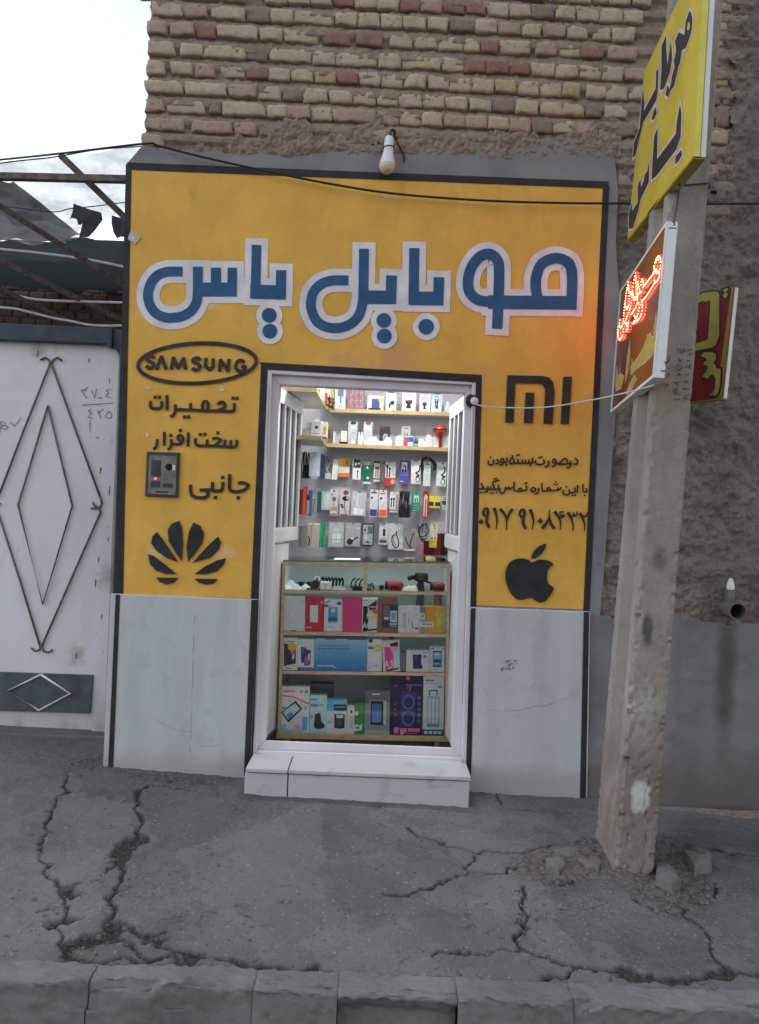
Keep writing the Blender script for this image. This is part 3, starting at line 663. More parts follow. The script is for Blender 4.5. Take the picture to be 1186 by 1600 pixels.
def mortar_h(X, Z):
    # mud squeezed out of the bed joints: deep right under each course, nearly flush above the next
    u = (X * CR + (Z - CAM.z) * SR) / 4.1 * F + 593; v = 800 - (-X * SR + (Z - CAM.z) * CR) / 4.1 * F
    yl = v - .055 * (u - 245); i = np.clip(np.searchsorted(CLINES, yl) - 1, 0, len(CLINES) - 2); dc = yl - CLINES[i]; gap = CLINES[i + 1] - CLINES[i] - 20.6
    t = np.clip((dc - 10.3) / gap, -.5, 1.3)
    h = .021 - .019 * np.clip(t, 0, 1) + fbm(X, Z, 6, 3) * .008 - fbm(X, Z, 45, 4) * .012
    h = h + np.clip((X - P(1168, 100).x) / .03, 0, 1) * .05 + np.clip((P(980, 262).z - .14 - Z - np.clip((X - 1.45) * .4, 0, .10)) / .06, 0, 1) * np.where(X >= 1.24, .10, 0)
    return h + np.clip((crumb_z(X) - .06 - Z) / .05, 0, 1) * np.where(X < 1.24, .04, 0)
relief('mortar_wall', np.arange(xl_top + .012, 1.95, .009), np.arange(mz0, 5.0, .009),
       mortar_h, M['mortar'], bld)
# crumbled mud over the lowest courses
def crumb_h(X, Z): return -.004 + np.abs(fbm(X, Z, 17, 4)) * .02 - fbm(X, Z, 55, 4) * .018 + np.clip((crumb_z(X) - .02 - Z) / .08, 0, 1) * .025
def crumb_keep(X, Z):
    zl = crumb_z(X)
    top = zl + .10 + fbm(X, Z, 7, 4) * .20 - np.where(X < -.62, .10, 0)
    return (Z < top) & (Z > zl - .22) & (X > xl_top + .02 + fbm(Z, X, 12, 2) * .03)
relief('crumbled_mud', np.arange(xl_top + .01, 1.26, .007), np.arange(2.9, 4.2, .007), crumb_h, M['mortar'], bld, crumb_keep)
# masonry mass behind the front, leaving the room free
mb = MB()
zc = 3.0
mb.box(LX + .02, -.80, .045, .42, -.05, zc, M['cement']); mb.box(xl_top + .03, 2.4, .06, 3.2, zc, 5.0, M['mortar'])
mb.box(.78, 2.6, .060, .42, -.05, zc, M['cement'])
mb.build('masonry', bld)
# plaster layer round the door (cement grey), three slabs
dl, dr = (415, 575), (744, 592)
topz_pts = [(197, 257), (222, 228), (260, 232), (290, 240), (330, 236), (372, 244), (410, 240), (450, 247), (500, 240), (545, 236), (590, 240), (640, 240), (690, 232), (740, 226), (790, 236), (830, 226), (870, 214), (905, 216), (935, 236), (960, 238)]
right_pts = [(966, 300), (962, 380), (968, 460), (960, 520), (966, 600), (958, 700), (950, 800), (945, 880), (938, 956)]
def wp(p, y=0.0): q = P(*p); return Vector((q.x, y, q.z))
mb = MB()
top = [wp(p) for p in [(194, 560)] + topz_pts + right_pts[:3] + [(962, 592)] + [(752, 588), (744, 577), (418, 570)] + [(408, 563)]]
mb.prism(list(reversed(top)), (0, .05, 0), M['cement'])
left = [wp(p) for p in [(194, 560), (408, 563), (418, 570), (394, 1210), (172, 1210), (183, 928)]]
mb.prism(list(reversed(left)), (0, .05, 0), M['cement'])
right = [wp(p) for p in [(744, 577), (752, 588), (962, 592)] + right_pts[4:] + [(915, 1262), (728, 1262)]]
mb.prism(list(reversed(right)), (0, .05, 0), M['cement'])
mb.build('plaster_layer', bld)
W0 = Plane((0, 0, 0), (1, 0, 0), (0, 0, 1))
# yellow paint with real trowel relief round the door
YP = [P(*p) for p in ((203, 262), (945, 290), (914, 952), (739, 945), (748, 592), (411, 572), (397, 936), (189, 929))]
ypoly = [(q.x, q.z) for q in YP]
relief('yellow_paint', np.arange(LX - .06, 1.25, .007), np.arange(1.0, 3.5, .007), lambda X, Z: -.0012 - fbm(X, Z, 3, 3) * .0008 - fbm(X, Z, 25, 3) * .0004, M['yellow'], bld, lambda X, Z: inpoly(X, Z, ypoly))
mb = MB()
def strip(a, b, c, d_): poly(mb, W0, [a, b, c, d_], M['black'])
W0.layer = 3
poly(mb, W0, [(198, 254), (951, 284), (950, 295), (206, 266)], M['black'])
poly(mb, W0, [(197, 256), (206, 264), (193, 929), (180, 929)], M['black'])
poly(mb, W0, [(942, 290), (952, 290), (921, 956), (911, 956)], M['black'])
poly(mb, W0, [(406, 566), (753, 586), (751, 598), (410, 577)], M['black'])
poly(mb, W0, [(408, 570), (418, 576), (404, 937), (392, 937)], M['black'])
poly(mb, W0, [(744, 594), (753, 590), (744, 949), (735, 949)], M['black'])
mb.build('painted_border', bld)
# white dado, proud of the plaster
for nm, pts in (('dado_panel', [(175, 927), (404, 936), (383, 1225), (162, 1215)]), ('dado_panel', [(735, 948), (921, 955), (916, 1265), (727, 1262)])):
    mb = MB(); q = [wp(p, -.022) for p in reversed(pts)]; mb.prism(q, (0, .0215, 0), M['dado'])
    o = mb.build(nm, bld, bevel=.006)
WD = Plane((0, -.022, 0), (1, 0, 0), (0, 0, 1))
for q in ([(181, 929), (188, 929), (177, 1203), (169, 1203)], [(393, 937), (403.5, 937), (390, 1211), (381, 1211)], [(735.5, 950), (743, 950), (736, 1216), (727.5, 1216)], [(912, 956), (920.5, 956), (915, 1249), (906, 1249)]): mb = MB(); poly(mb, WD, q, M['black']); mb.build('dado_border', bld)
mb = MB()
for q in ([(240, 1122), (265, 1136), (305, 1146)], [(312, 1167), (350, 1163)], [(745, 1108), (790, 1112), (850, 1102), (885, 1090), (905, 1078)], [(752, 965), (754, 1020)], [(305, 960), (301, 1080), (297, 1180)]):
    jq = [q[0]]
    for p0_, p1_ in zip(q[:-1], q[1:]):
        for t_ in range(1, 9): jq.append((p0_[0] + (p1_[0] - p0_[0]) * t_ / 8 + rb.uniform(-1.3, 1.3), p0_[1] + (p1_[1] - p0_[1]) * t_ / 8 + rb.uniform(-1.3, 1.3)))
    for t_ in range(len(jq) - 1):
        if rb.random() < .8: stroke(mb, WD, jq[t_:t_ + 2], rb.uniform(.0007, .0018), M['crack'], False, h=.003)
for k in range(26):
    rx, ry = rb.uniform(0, 1), rb.uniform(0, 1); a = (790 + rx * 20 - ry * 8, 1030 + ry * 18); disc(mb, WD, a, rb.uniform(.002, .007), M['crack'], n=7)
mb.build('dado_cracks', bld)
# ---- lettering
mbB, mbW = MB(), MB()
CL, CRr = Crop(200, 340, 3.121), Crop(560, 340, 2.965)
pxm = 4.1 / F
OUT = 10.4 * pxm
W0.layer = 8
BIG = [  # (crop, points, width in crop px, smooth)
 (CL, [(268, 265), (200, 265), (150, 280), (115, 318), (99, 375), (108, 425), (135, 465), (180, 487), (225, 489), (270, 480), (310, 455), (335, 415), (341, 370), (342, 300), (342, 241)], 48, 1),
 (CL, [(330, 352), (531, 352)], 68, 0), (CL, [(430, 340), (430, 246)], 50, 0), (CL, [(509, 386), (510, 246)], 46, 0),
 (CL, [(628, 135), (622, 395)], 47, 0), (CL, [(597, 362), (771, 367)], 68, 0), (CL, [(748, 258), (745, 401)], 50, 0),
 (CL, [(1075, 308), (1000, 308), (945, 325), (905, 365), (892, 420), (900, 465), (925, 510), (970, 535), (1030, 539), (1085, 520), (1125, 480), (1144, 420), (1148, 370), (1151, 154)], 48, 1),
 (CRr, [(25, 370), (174, 371)], 62, 0), (CRr, [(154, 270), (150, 401)], 50, 0),
 (CRr, [(259, 143), (255, 405)], 47, 0), (CRr, [(232, 375), (392, 377)], 63, 0), (CRr, [(373, 278), (369, 408)], 49, 0),
 (CRr, [(642, 516), (648, 380), (651, 240), (640, 195), (605, 170), (560, 185), (522, 235), (507, 300), (517, 350), (555, 383), (620, 393)], 49, 1),
 (CRr, [(600, 393), (1008, 397)], 63, 0),
 (CRr, [(832, 393), (821, 330), (824, 270), (850, 215), (905, 191), (950, 198), (980, 225), (989, 290), (984, 428)], 49, 1)]
DOTS = [(CL, (690, 478), 36), (CL, (693, 555), 36), (CRr, (118, 478), 34), (CRr, (120, 550), 34), (CRr, (314, 507), 36)]
WORD = lambda k, pts: 0 if k is CL and pts[0][0] < 800 else 1      # two words on the wall
mws, mbs = [MB(), MB()], [MB(), MB()]
for k, pts, w, sm in BIG: stroke(mws[WORD(k, pts)], W0, k.many(pts), w / k.k * pxm + 2 * OUT, M['white'], bool(sm), ext=OUT)
for k, c, r in DOTS: disc(mws[WORD(k, [c])], W0, k(*c), r / k.k * pxm + OUT * .85, M['white'], n=32)
for k, pts, w, sm in BIG: stroke(mbs[WORD(k, pts)], W0, k.many(pts), w / k.k * pxm, M['blue'], bool(sm))
for k, c, r in DOTS: disc(mbs[WORD(k, [c])], W0, k(*c), r / k.k * pxm, M['blue'], n=32)
for m_ in mws: m_.build('word_outline', bld)
for m_ in mbs: m_.build('blue_word', bld)
T1, T2, T3, T4 = Crop(225, 605, 7.41), Crop(225, 700, 6.589), Crop(740, 700, 6.242), Crop(740, 780, 6.242)
def write(name, crop, w, strokes, dots=(), r=0, sq=False, mat='word'):
    mb = MB(); W0.layer = 60
    for s_ in strokes: stroke(mb, W0, crop.many(s_), w / crop.k * pxm, M[mat], len(s_) > 2)
    for c in dots: disc(mb, W0, crop(*c), r / crop.k * pxm, M[mat], n=10, sq=sq)
    return mb.build(name, bld)
write('painted_word', T1, 37, [[(85, 160), (82, 215), (97, 245), (130, 250), (185, 248), (210, 230), (212, 162)], [(272, 94), (275, 272)], [(370, 200), (368, 270), (352, 322), (308, 345)], [(368, 262), (545, 266), (700, 273), (850, 277), (985, 282)], [(545, 185), (547, 266)],
      [(690, 275), (683, 215), (705, 170), (738, 178), (748, 220), (738, 276)], [(858, 205), (890, 175), (925, 182), (945, 215), (925, 245), (885, 262), (850, 276)], [(980, 282), (1035, 280), (1050, 250), (1051, 186)]],
      [(135, 118), (187, 118), (1036, 130), (1082, 132), (475, 347), (522, 347)], 19, True)
write('painted_word', T1, 35, [[(160, 603), (157, 655), (142, 700), (110, 718)], [(243, 518), (240, 678)], [(322, 603), (322, 655), (312, 700), (280, 728)], [(325, 655), (400, 663), (447, 640), (457, 590), (425, 556), (398, 580), (408, 612), (448, 618)], [(520, 524), (516, 690)],
      [(602, 590), (602, 645), (625, 675), (690, 680), (860, 682)], [(737, 605), (735, 672)], [(795, 602), (848, 592), (893, 615), (862, 648), (825, 676)], [(860, 682), (905, 690), (938, 672), (945, 610)], [(940, 685), (1000, 690), (1012, 612)], [(1000, 690), (1050, 694), (1078, 670), (1081, 610)]],
      [(317, 560), (427, 503), (660, 550), (712, 546), (860, 532)], 19, True)
write('painted_word', T2, 36, [[(970, 362), (1025, 360), (1076, 384), (1045, 428), (985, 447), (920, 448), (888, 425), (885, 380), (887, 270)], [(815, 348), (815, 400), (798, 438), (720, 445)], [(710, 350), (708, 440)], [(745, 445), (690, 432), (575, 435)],
      [(640, 440), (664, 462), (655, 500), (615, 512), (545, 510), (500, 485), (487, 440), (486, 376)]], [(975, 512), (740, 510), (815, 303)], 18, True)
write('painted_word', T3, 18, [[(985, 98), (1010, 128), (1002, 156), (965, 156)], [(940, 125), (946, 160), (932, 186), (902, 195)], [(946, 152), (915, 150), (905, 115), (880, 105), (852, 132), (832, 158), (915, 156)], [(832, 158), (812, 150), (800, 135)], [(800, 140), (775, 145), (767, 128), (782, 110), (800, 125), (798, 152), (782, 175), (758, 184)],
      [(725, 122), (730, 155), (718, 178), (688, 186)], [(678, 112), (685, 145), (660, 160), (620, 160), (598, 145), (600, 118)], [(625, 96), (672, 88)], [(350, 152), (353, 120), (372, 97), (390, 120), (382, 150), (350, 156)], [(374, 70), (378, 98)], [(385, 148), (470, 150), (572, 146)], [(430, 148), (430, 106)], [(470, 148), (471, 112)], [(502, 148), (503, 114)],
      [(535, 148), (536, 112)], [(572, 148), (570, 96)], [(410, 74), (450, 66)], [(318, 90), (323, 135), (296, 142)], [(292, 142), (266, 138), (262, 118), (278, 104), (292, 120), (289, 145), (275, 162), (250, 166)], [(220, 108), (240, 130), (234, 152), (206, 152)], [(190, 112), (190, 150), (165, 168), (140, 150), (143, 122)]],
      [(316, 166), (550, 170), (165, 92)], 11)
write('painted_word', T3, 17, [[(1096, 392), (1100, 422), (1066, 424), (1062, 350)], [(1012, 358), (1006, 436)], [(982, 385), (986, 430), (955, 436), (930, 430)], [(922, 402), (930, 440), (905, 458), (872, 445), (872, 408)], [(852, 382), (835, 404), (805, 412), (722, 416), (668, 416), (664, 338)], [(722, 416), (716, 396), (735, 390), (748, 414)], [(820, 410), (818, 386)], [(625, 388), (630, 420), (620, 440), (592, 452)],
      [(572, 386), (557, 408), (575, 428), (600, 410), (590, 388), (570, 386)], [(510, 366), (514, 402), (495, 414), (397, 416), (395, 328)], [(470, 416), (458, 394), (438, 400), (442, 416)], [(490, 348), (524, 338)], [(378, 378), (355, 402), (340, 382), (324, 404), (308, 384), (300, 425), (270, 442), (250, 422), (258, 392)],
      [(240, 360), (236, 400), (150, 404)], [(205, 402), (186, 338), (250, 312)], [(192, 305), (228, 296)], [(166, 402), (163, 372)], [(132, 372), (140, 402), (128, 424), (104, 434)], [(130, 402), (96, 400), (94, 376)], [(70, 342), (86, 375), (78, 398), (52, 400)]],
      [(1078, 462), (960, 460), (986, 460), (900, 380), (785, 355), (810, 355), (798, 332), (222, 434), (165, 438), (188, 438), (62, 435), (86, 435)], 10)
mb = MB(); W0.layer = 60; k = T4; s_ = 1 / k.k * pxm
for pts, w0, w1 in (([(140, 160), (105, 158), (92, 130), (108, 95), (132, 96), (138, 125), (130, 170), (125, 220), (150, 278)], 24, 30), ([(198, 84), (216, 140), (226, 210), (216, 292)], 34, 10), ([(256, 95), (295, 140), (318, 200), (318, 296)], 34, 10), ([(380, 95), (345, 140), (320, 210)], 30, 22),
                    ([(495, 172), (460, 170), (447, 140), (465, 105), (488, 108), (494, 135), (484, 180), (480, 230), (506, 290)], 24, 30), ([(548, 98), (570, 160), (580, 220), (566, 302)], 34, 10), ([(736, 104), (733, 175), (706, 235), (664, 286)], 10, 34), ([(735, 175), (750, 235), (784, 288)], 20, 34),
                    ([(784, 118), (818, 165), (842, 220), (840, 296)], 34, 10), ([(884, 150), (855, 175), (822, 168)], 24, 24), ([(878, 128), (850, 122), (838, 140), (852, 156), (884, 152)], 16, 16), ([(912, 128), (945, 180), (964, 240), (963, 312)], 34, 10), ([(938, 168), (966, 160), (968, 128)], 22, 16), ([(966, 160), (998, 156), (1006, 120)], 22, 14), ([(1028, 132), (1055, 178), (1076, 240), (1078, 312)], 34, 10), ([(1050, 168), (1090, 165), (1112, 126)], 24, 16)):
    w = max(w0, w1); stroke(mb, W0, k.many(pts), w * s_, M['word'], True, taper=(w0 / w, w1 / w))
for c in ((70, 218), (645, 213)): poly(mb, W0, k.many([(c[0] - 30, c[1]), (c[0], c[1] - 30), (c[0] + 30, c[1]), (c[0], c[1] + 30)]), M['word'])
mb.build('painted_number', bld)
# emblems
mb = MB(); W0.layer = 60; k = CL
el = []
for i in range(64):
    a = 2 * math.pi * i / 64; x = 288 * math.cos(a); y = 97 * math.sin(a); r = math.radians(-2.6); el.append((340 + x * math.cos(r) - y * math.sin(r), 712 + x * math.sin(r) + y * math.cos(r)))
stroke(mb, W0, k.many(el + el[:1]), 19 / k.k * pxm, M['word'], False)
for pts in ([(132, 688), (118, 676), (98, 682), (97, 697), (125, 712), (127, 726), (108, 736), (90, 724)], [(143, 738), (166, 680), (188, 738)], [(215, 738), (224, 686), (247, 735), (274, 688), (283, 738)], [(357, 698), (343, 687), (322, 692), (322, 706), (350, 720), (352, 736), (332, 746), (315, 734)],
            [(383, 690), (380, 728), (400, 743), (417, 730), (419, 693)], [(449, 748), (453, 696), (490, 748), (495, 696)], [(572, 708), (548, 698), (530, 715), (530, 738), (550, 753), (570, 745), (572, 730), (554, 730)]):
    
    if len(pts) > 5: stroke(mb, W0, k.many(pts), 18 / k.k * pxm, M['word'], True)
    else:
        for i_ in range(len(pts) - 1): stroke(mb, W0, k.many(pts[i_:i_ + 2]), 18 / k.k * pxm, M['word'], False, ext=5 / k.k * pxm)
mb.build('oval_emblem', bld)
k = Crop(700, 540, 3.808)
mb = MB(); W0.layer = 60
poly(mb, W0, k.many([(352, 178), (560, 182), (600, 192), (624, 220), (632, 270), (620, 468), (565, 466), (577, 262), (562, 236), (540, 228), (400, 225), (388, 460), (338, 458)]), M['word'])
poly(mb, W0, k.many([(460, 280), (512, 282), (503, 463), (448, 462)]), M['word']); poly(mb, W0, k.many([(683, 186), (735, 187), (717, 468), (667, 467)]), M['word'])
mb.build('letter_emblem', bld)
mb = MB(); W0.layer = 60
for pts in ([(497, 1290), (480, 1275), (450, 1267), (415, 1266), (375, 1282), (350, 1315), (340, 1360), (342, 1400), (355, 1440), (378, 1480), (405, 1505), (430, 1512), (455, 1508), (485, 1498), (505, 1505), (525, 1520), (545, 1527), (570, 1522), (595, 1500), (615, 1470), (628, 1440), (600, 1420), (587, 1385), (590, 1345), (605, 1318), (625, 1300), (600, 1280), (565, 1272), (530, 1275)],
            [(495, 1268), (500, 1240), (520, 1210), (550, 1188), (583, 1178), (575, 1205), (558, 1235), (530, 1258)]): 
    sp = [tuple(q) for q in smooth_path([(*p, 0) for p in pts], 3, True)]; poly(mb, W0, k.many([(p[0], p[1]) for p in sp]), M['black'])
mb.build('fruit_emblem', bld)
k = Crop(0, 500, 2.824); mb = MB(); W0.layer = 60
for pts in ([(655, 1032), (680, 1040), (740, 1085), (782, 1121), (735, 1120), (690, 1105), (664, 1075)], [(695, 935), (715, 960), (750, 1010), (788, 1068), (740, 1050), (692, 1017), (670, 985), (674, 955)], [(795, 886), (806, 920), (811, 985), (805, 1065), (780, 1030), (747, 975), (742, 925), (762, 897)],
            [(855, 893), (885, 907), (903, 943), (895, 985), (864, 1030), (832, 1068), (825, 1000), (836, 935)], [(965, 955), (977, 980), (970, 1010), (935, 1045), (850, 1073), (887, 1030), (930, 985)], [(1000, 1050), (988, 1080), (960, 1108), (910, 1122), (860, 1120), (910, 1085), (960, 1060)], [(692, 1135), (790, 1137), (772, 1156), (740, 1167), (708, 1156)], [(858, 1140), (962, 1142), (948, 1160), (915, 1168), (880, 1158)]):
    poly(mb, W0, k.many(pts), M['black'])
mb.build('petal_emblem', bld)
mb = MB(); W0.layer = 60                              # chipped plaster flecks
for c, r in (((232, 606), .014), ((347, 608), .015), ((231, 680), .011), ((345, 684), .009)):
    mb = MB(); n_ = 9; cc = W0.uv(*c); mb.face([W0.at(cc + Vector((math.cos(2 * math.pi * i / n_), math.sin(2 * math.pi * i / n_))) * r * rb.uniform(.6, 1.2), .006) for i in range(n_)], M['patch']); mb.build('plaster_chip', bld)

# door frame (metal, set back in the opening) and reveals
DF = Plane((0, .035, 0), (1, 0, 0), (0, 0, 1))
def ring(mb, outer, inner, y0, y1, mat):
    for i in range(4):
        j = (i + 1) % 4
        a, b, c, d_ = [P(*q, y0) for q in (outer[i], outer[j], inner[j], inner[i])]
        A = [Vector((q.x, y0, q.z)) for q in (a, b, c, d_)]; mb.prism(list(reversed(A)), (0, (y1 - y0) if i != 2 else .016, 0), mat)
fr = MB()
ring(fr, [(412, 573), (750, 590), (733, 1200), (384, 1190)], [(437, 601), (727, 614), (705.5, 1169), (415, 1157.5)], .03, .10, M['frame'])
fro = fr.build('door_frame', bld, bevel=.004)
mb = MB(); ring(mb, [(418, 577), (744, 594), (729, 1215), (391, 1205)], [(425, 584), (738, 601), (722, 1184), (401, 1173)], .0, .028, M['frame']); mb.build('door_reveal', fro and bld, bevel=.003)
mb = MB(); DF.layer = 0
pl = Plane((0, -.002, 0), (1, 0, 0), (0, 0, 1))
stroke(mb, pl, [(421, 600), (418, 700), (417, 760), (409, 900), (404, 1000), (397, 1150)], .0022, M['crack'], h=.003); mb.build('frame_crack', bld); mb = MB(); stroke(mb, pl, [(741, 615), (735, 760), (733, 800), (727, 950), (722, 1100)], .0022, M['crack'], h=.003)
mb.build('frame_crack', bld)
# door leaves: barred upper halves swung into the shop
def leaf(name, near_top, far_top, near_bot, Yn, Yf, slots, lower):
    a = P(*near_top, Yn); b = P(*far_top, Yf); zb = P(*near_bot, Yn).z; zt = a.z
    ex = Vector((b.x - a.x, b.y - a.y, 0)); L = ex.length; ex.normalize(); nn = Vector((-ex.y, ex.x, 0)) if a.x < 0 else Vector((ex.y, -ex.x, 0))
    nn = nn if nn.x * (1 if a.x < 0 else -1) > 0 else -nn      # faces the middle of the door
    Mx = Matrix(((ex.x, nn.x, 0, a.x), (ex.y, nn.y, 0, a.y), (0, 0, 1, 0), (0, 0, 0, 1)))
    mb = MB(); t0, t1 = -.035, 0; st = .055
    mb.box(0, L, t0, t1, zt - .085, zt, M['leaf'], Mx); mb.box(0, L, t0, t1, zb, zb + .085, M['leaf'], Mx)
    mb.box(0, st, t0, t1, zb + .0855, zt - .0855, M['leaf'], Mx); mb.box(L - st * .6, L, t0, t1, zb + .0855, zt - .0855, M['leaf'], Mx)
    wd = (L - st * 1.6) / slots
    for i in range(1, slots): mb.box(st + wd * i - .016, st + wd * i + .016, t0, t1, zb + .0855, zt - .0855, M['leaf'], Mx)
    o = mb.build('door_leaf', bld, bevel=.004)
    g = MB(); g.box(st, L - st * .6, -.022, -.016, zb + .0855, zt - .0855, M['dim'], Mx); g.build('door_glass', o)
    if lower:
        g = MB(); g.box(0, .42, t0, t1 - .01, .22, zb - .012, M['leaf'], Mx); g.build('lower_door_leaf', bld, bevel=.004)
leaf('door_leaf', (435, 603), (474, 627), (430, 849), .105, .70, 4, True)
leaf('door_leaf', (727, 616), (703, 636), (719, 862), .105, .62, 3, True)
# shop room
mb = MB()
fz = P(560, 1166, .6).z - .03
mb.box(-.80, -.66, .105, 1.40, -.05, 2.9, M['room']); mb.box(.62, .76, .105, 1.40, -.05, 2.9, M['room']); mb.box(-.66, .62, 1.25, 1.40, -.05, 2.9, M['room'])
mb.box(-.66, .62, .05, 1.25, 2.75, 2.9, M['room'])
mb.build('room_wall', bld)
zl = P(580, 606).z
mb = MB(); mb.box(-.80, .78, .102, .16, zl + .02, 2.75, M['room']); mb.build('lintel', bld)
mb = MB(); mb.box(-.66, .62, -.02, 1.25, -.06, fz, M['tile']); mb.build('room_floor', bld)
# the shop's ceiling lamp
lamp = thing('ceiling_lamp', (-.02, .52, 2.75), 'white strip lamp on the shop ceiling behind the lintel', 'lamp')
mb = MB(); mb.box(-.42, .38, .47, .57, 2.715, 2.748, M['plastic']); mb.build('lamp_housing', lamp, bevel=.004)
mb = MB(); mb.tube([(-.40, .52, 2.695), (.36, .52, 2.695)], .016, emat('lit_tube', (1, .90, .72), 12)); mb.build('lamp_tube', lamp)
al = bpy.data.lights.new('shop_light', 'AREA'); al.energy = SHOP_POWER; al.shape = 'RECTANGLE'; al.size = .8; al.size_y = .12; al.color = (1, .90, .72)
ao = bpy.data.objects.new('shop_light', al); COL.objects.link(ao); ao.location = (-.02, .52, 2.66); ao.rotation_euler = (math.radians(-14), 0, 0)
# marble doorstep
st_ = thing('doorstep', (-.05, -.12, .02), 'low white marble doorstep with a dark joint below the shop door', 'step')
A, B = P(384, 1200, -.25), P(736, 1214, -.25); C_, D_ = P(392, 1172, -.0), P(729, 1187, -.0)
zA, zB = A.z, B.z
jx = P(450, 1203, -.25).x
def stepslab(nm, x0, x1, t0, t1, y0, y1, mat='marble', bev=.004):
    mb = MB(); za0 = zA + (zB - zA) * (x0 - A.x) / (B.x - A.x); za1 = zA + (zB - zA) * (x1 - A.x) / (B.x - A.x)
    def zz(z, t): return max(z + t, -.05) if t > -1 else -.05
    c = [(x0, y0, zz(za0, t0)), (x1, y0, zz(za1, t0)), (x1, y1, zz(za1, t0)), (x0, y1, zz(za0, t0)), (x0, y0, zz(za0, t1)), (x1, y0, zz(za1, t1)), (x1, y1, zz(za1, t1)), (x0, y1, zz(za0, t1))]
    mb.hexa(c, M[mat]); mb.build(nm, st_, bevel=bev)
e_ = .003
stepslab('tread_slab', A.x, jx - e_, -.022, 0, -.25, -.024); stepslab('tread_slab', jx + e_, B.x, -.022, 0, -.25, -.024)
stepslab('riser_slab', A.x - .006, jx - e_, -2, -.030, -.236, -.03); stepslab('riser_slab', jx + e_, B.x - .004, -2, -.030, -.236, -.03)
stepslab('mortar_joint', A.x + .004, B.x - .008, -2, -.024, -.228, -.034, 'hole', 0)
stepslab('tread_slab', A.x + .03, B.x - .02, -.03, -.002, -.0235, .028)

# ------------------------------------------------------------------ rough wall to the right
mw = thing('mud_plaster_wall', (1.9, .04, 0), 'rough brown mud plaster wall right of the yellow shop front behind the concrete pole', 'wall')
XB = P(1142, 100).x
def mud_h(X, Z): return .012 + np.clip((1.36 - X) / .12, 0, 1) * .022 - fbm(X, Z, 3, 3) * .03 - fbm(X, Z, 13, 4) * .028 - np.maximum(0, fbm(X + 3, Z, 38, 4)) * .03 + np.clip((P(950, 962, 0).z - .02 - Z) / .04, 0, 1) * .05
def mud_keep(X, Z):
    edge = XB + .02 + fbm(X, Z, 7, 4) * .12 - np.clip((Z - 2.9) * .02, 0, 1)
    zt = P(980, 262).z + .02 + fbm(X + 3, Z, 8, 4) * .18 - np.clip((X - 1.45) * .4, 0, .10)
    return (X > edge) | (Z < zt)
relief('rough_plaster', np.arange(1.14, 4.2, .0085), np.arange(.5, 5.0, .0085), mud_h, M['mud'], mw, mud_keep)
zd0 = P(950, 962, 0).z
def low_h(X, Z): return -.008 - fbm(X, Z, 2, 3) * .012 - fbm(X, Z, 20, 3) * .004
relief('cement_dado', np.arange(1.10, 4.2, .012), np.arange(-.1, zd0 + .05, .012), low_h, M['lowcement'], mw, lambda X, Z: Z < zd0 - .01 * (X - 1.2) + fbm(X, Z, 8, 4) * .03)
mb = MB(); mb.box(1.12, 4.2, .06, .40, -.1, 5.0, M['cement']); mb.build('wall_core', mw)
def pl_h(X, Z): return -.05 - np.clip((.07 - Z) * .5, 0, .05) - fbm(X, Z, 7, 4) * .03
mb = MB(); 
plz = P(1100, 1258, -.03).z
relief('wall_footing', np.arange(1.33, 4.2, .012), np.arange(-.1, plz, .01), pl_h, M['mud'], mw)
mb = MB(); WL = Plane((0, -.012, 0), (1, 0, 0), (0, 0, 1))
for q in ([(1065, 965), (1060, 1080), (1055, 1200)], [(1068, 1060), (1110, 1066)], [(925, 1095), (960, 1104)], [(1050, 1115), (1075, 1120)]): stroke(mb, WL, q, .004, M['crack'], h=.012)
mb.build('dado_seam', mw)

# drain pipe stub
pp = thing('drain_pipe', P(1140, 950, 0), 'grey plastic drain pipe stub sticking out of the rough wall at right', 'pipe')
c1 = P(1153.5, 955.5, -.17); c0 = P(1131, 948, .05); ax = (c1 - c0).normalized(); L = (c1 - c0).length; r = .0465
mb = MB(); mb.lathe([(r, 0), (r, L), (r * .86, L), (r * .86, L - .10)], c0, ax, M['pvc'], 28); mb.build('pipe_barrel', pp, smooth='auto')
mb = MB(); mb.lathe([(r * .80, L - .09), (r * .80, L - .088)], c0, ax, M['hole'], 24); mb.build('pipe_inside', pp)
q = c0 + ax * (L * .42); mb = MB(); mb.lathe([(.024, .02), (.024, .105)], q, (0, 0, 1), M['pvc'], 18); mb.lathe([(.021, .106), (.021, .125), (.012, .16), (.004, .168)], q, (0, 0, 1), M['plastic'], 16); mb.build('vent_branch', pp, smooth='auto')

# ------------------------------------------------------------------ gate at left
YG = .45
gate = thing('metal_gate', (P(60, 1140, YG).x, YG, .02), 'white sheet metal gate with lozenge ironwork and a dark panel near the ground', 'gate')
mb = MB(); q = [P(*p, YG) for p in ((-420, 512), (188, 534), (166, 1142), (-420, 1112))]; mb.prism(list(reversed(q)), (0, .03, 0), M['gate']); mb.build('gate_sheet', gate, bevel=.003)
GPn = Plane((0, YG, 0), (1, 0, 0), (0, 0, 1))
mb = MB()
a, b = P(174, 560, YG), P(163, 1135, YG)
mb.prism([Vector((p.x, YG - .0035, p.z)) for p in (P(164, 1143, YG), P(144, 1142, YG), P(163, 545, YG), P(187, 545, YG))][::-1], (0, .003, 0), M['gate']); mb.build('gate_stile', gate, bevel=.001)
mb = MB(); GPn.layer = 0
def gt(pts, r=.0062, mat='rust'): mb.tube([GPn.at(GPn.uv(*p), .010) for p in pts], r, M[mat], 8)
gt([(80.5, 566), (120, 675), (157, 776)]); gt([(80.5, 566), (40, 668), (-2, 778)]); gt([(158, 800), (112, 905), (66, 1010)]); gt([(-2, 800), (32, 905), (64, 1010)])
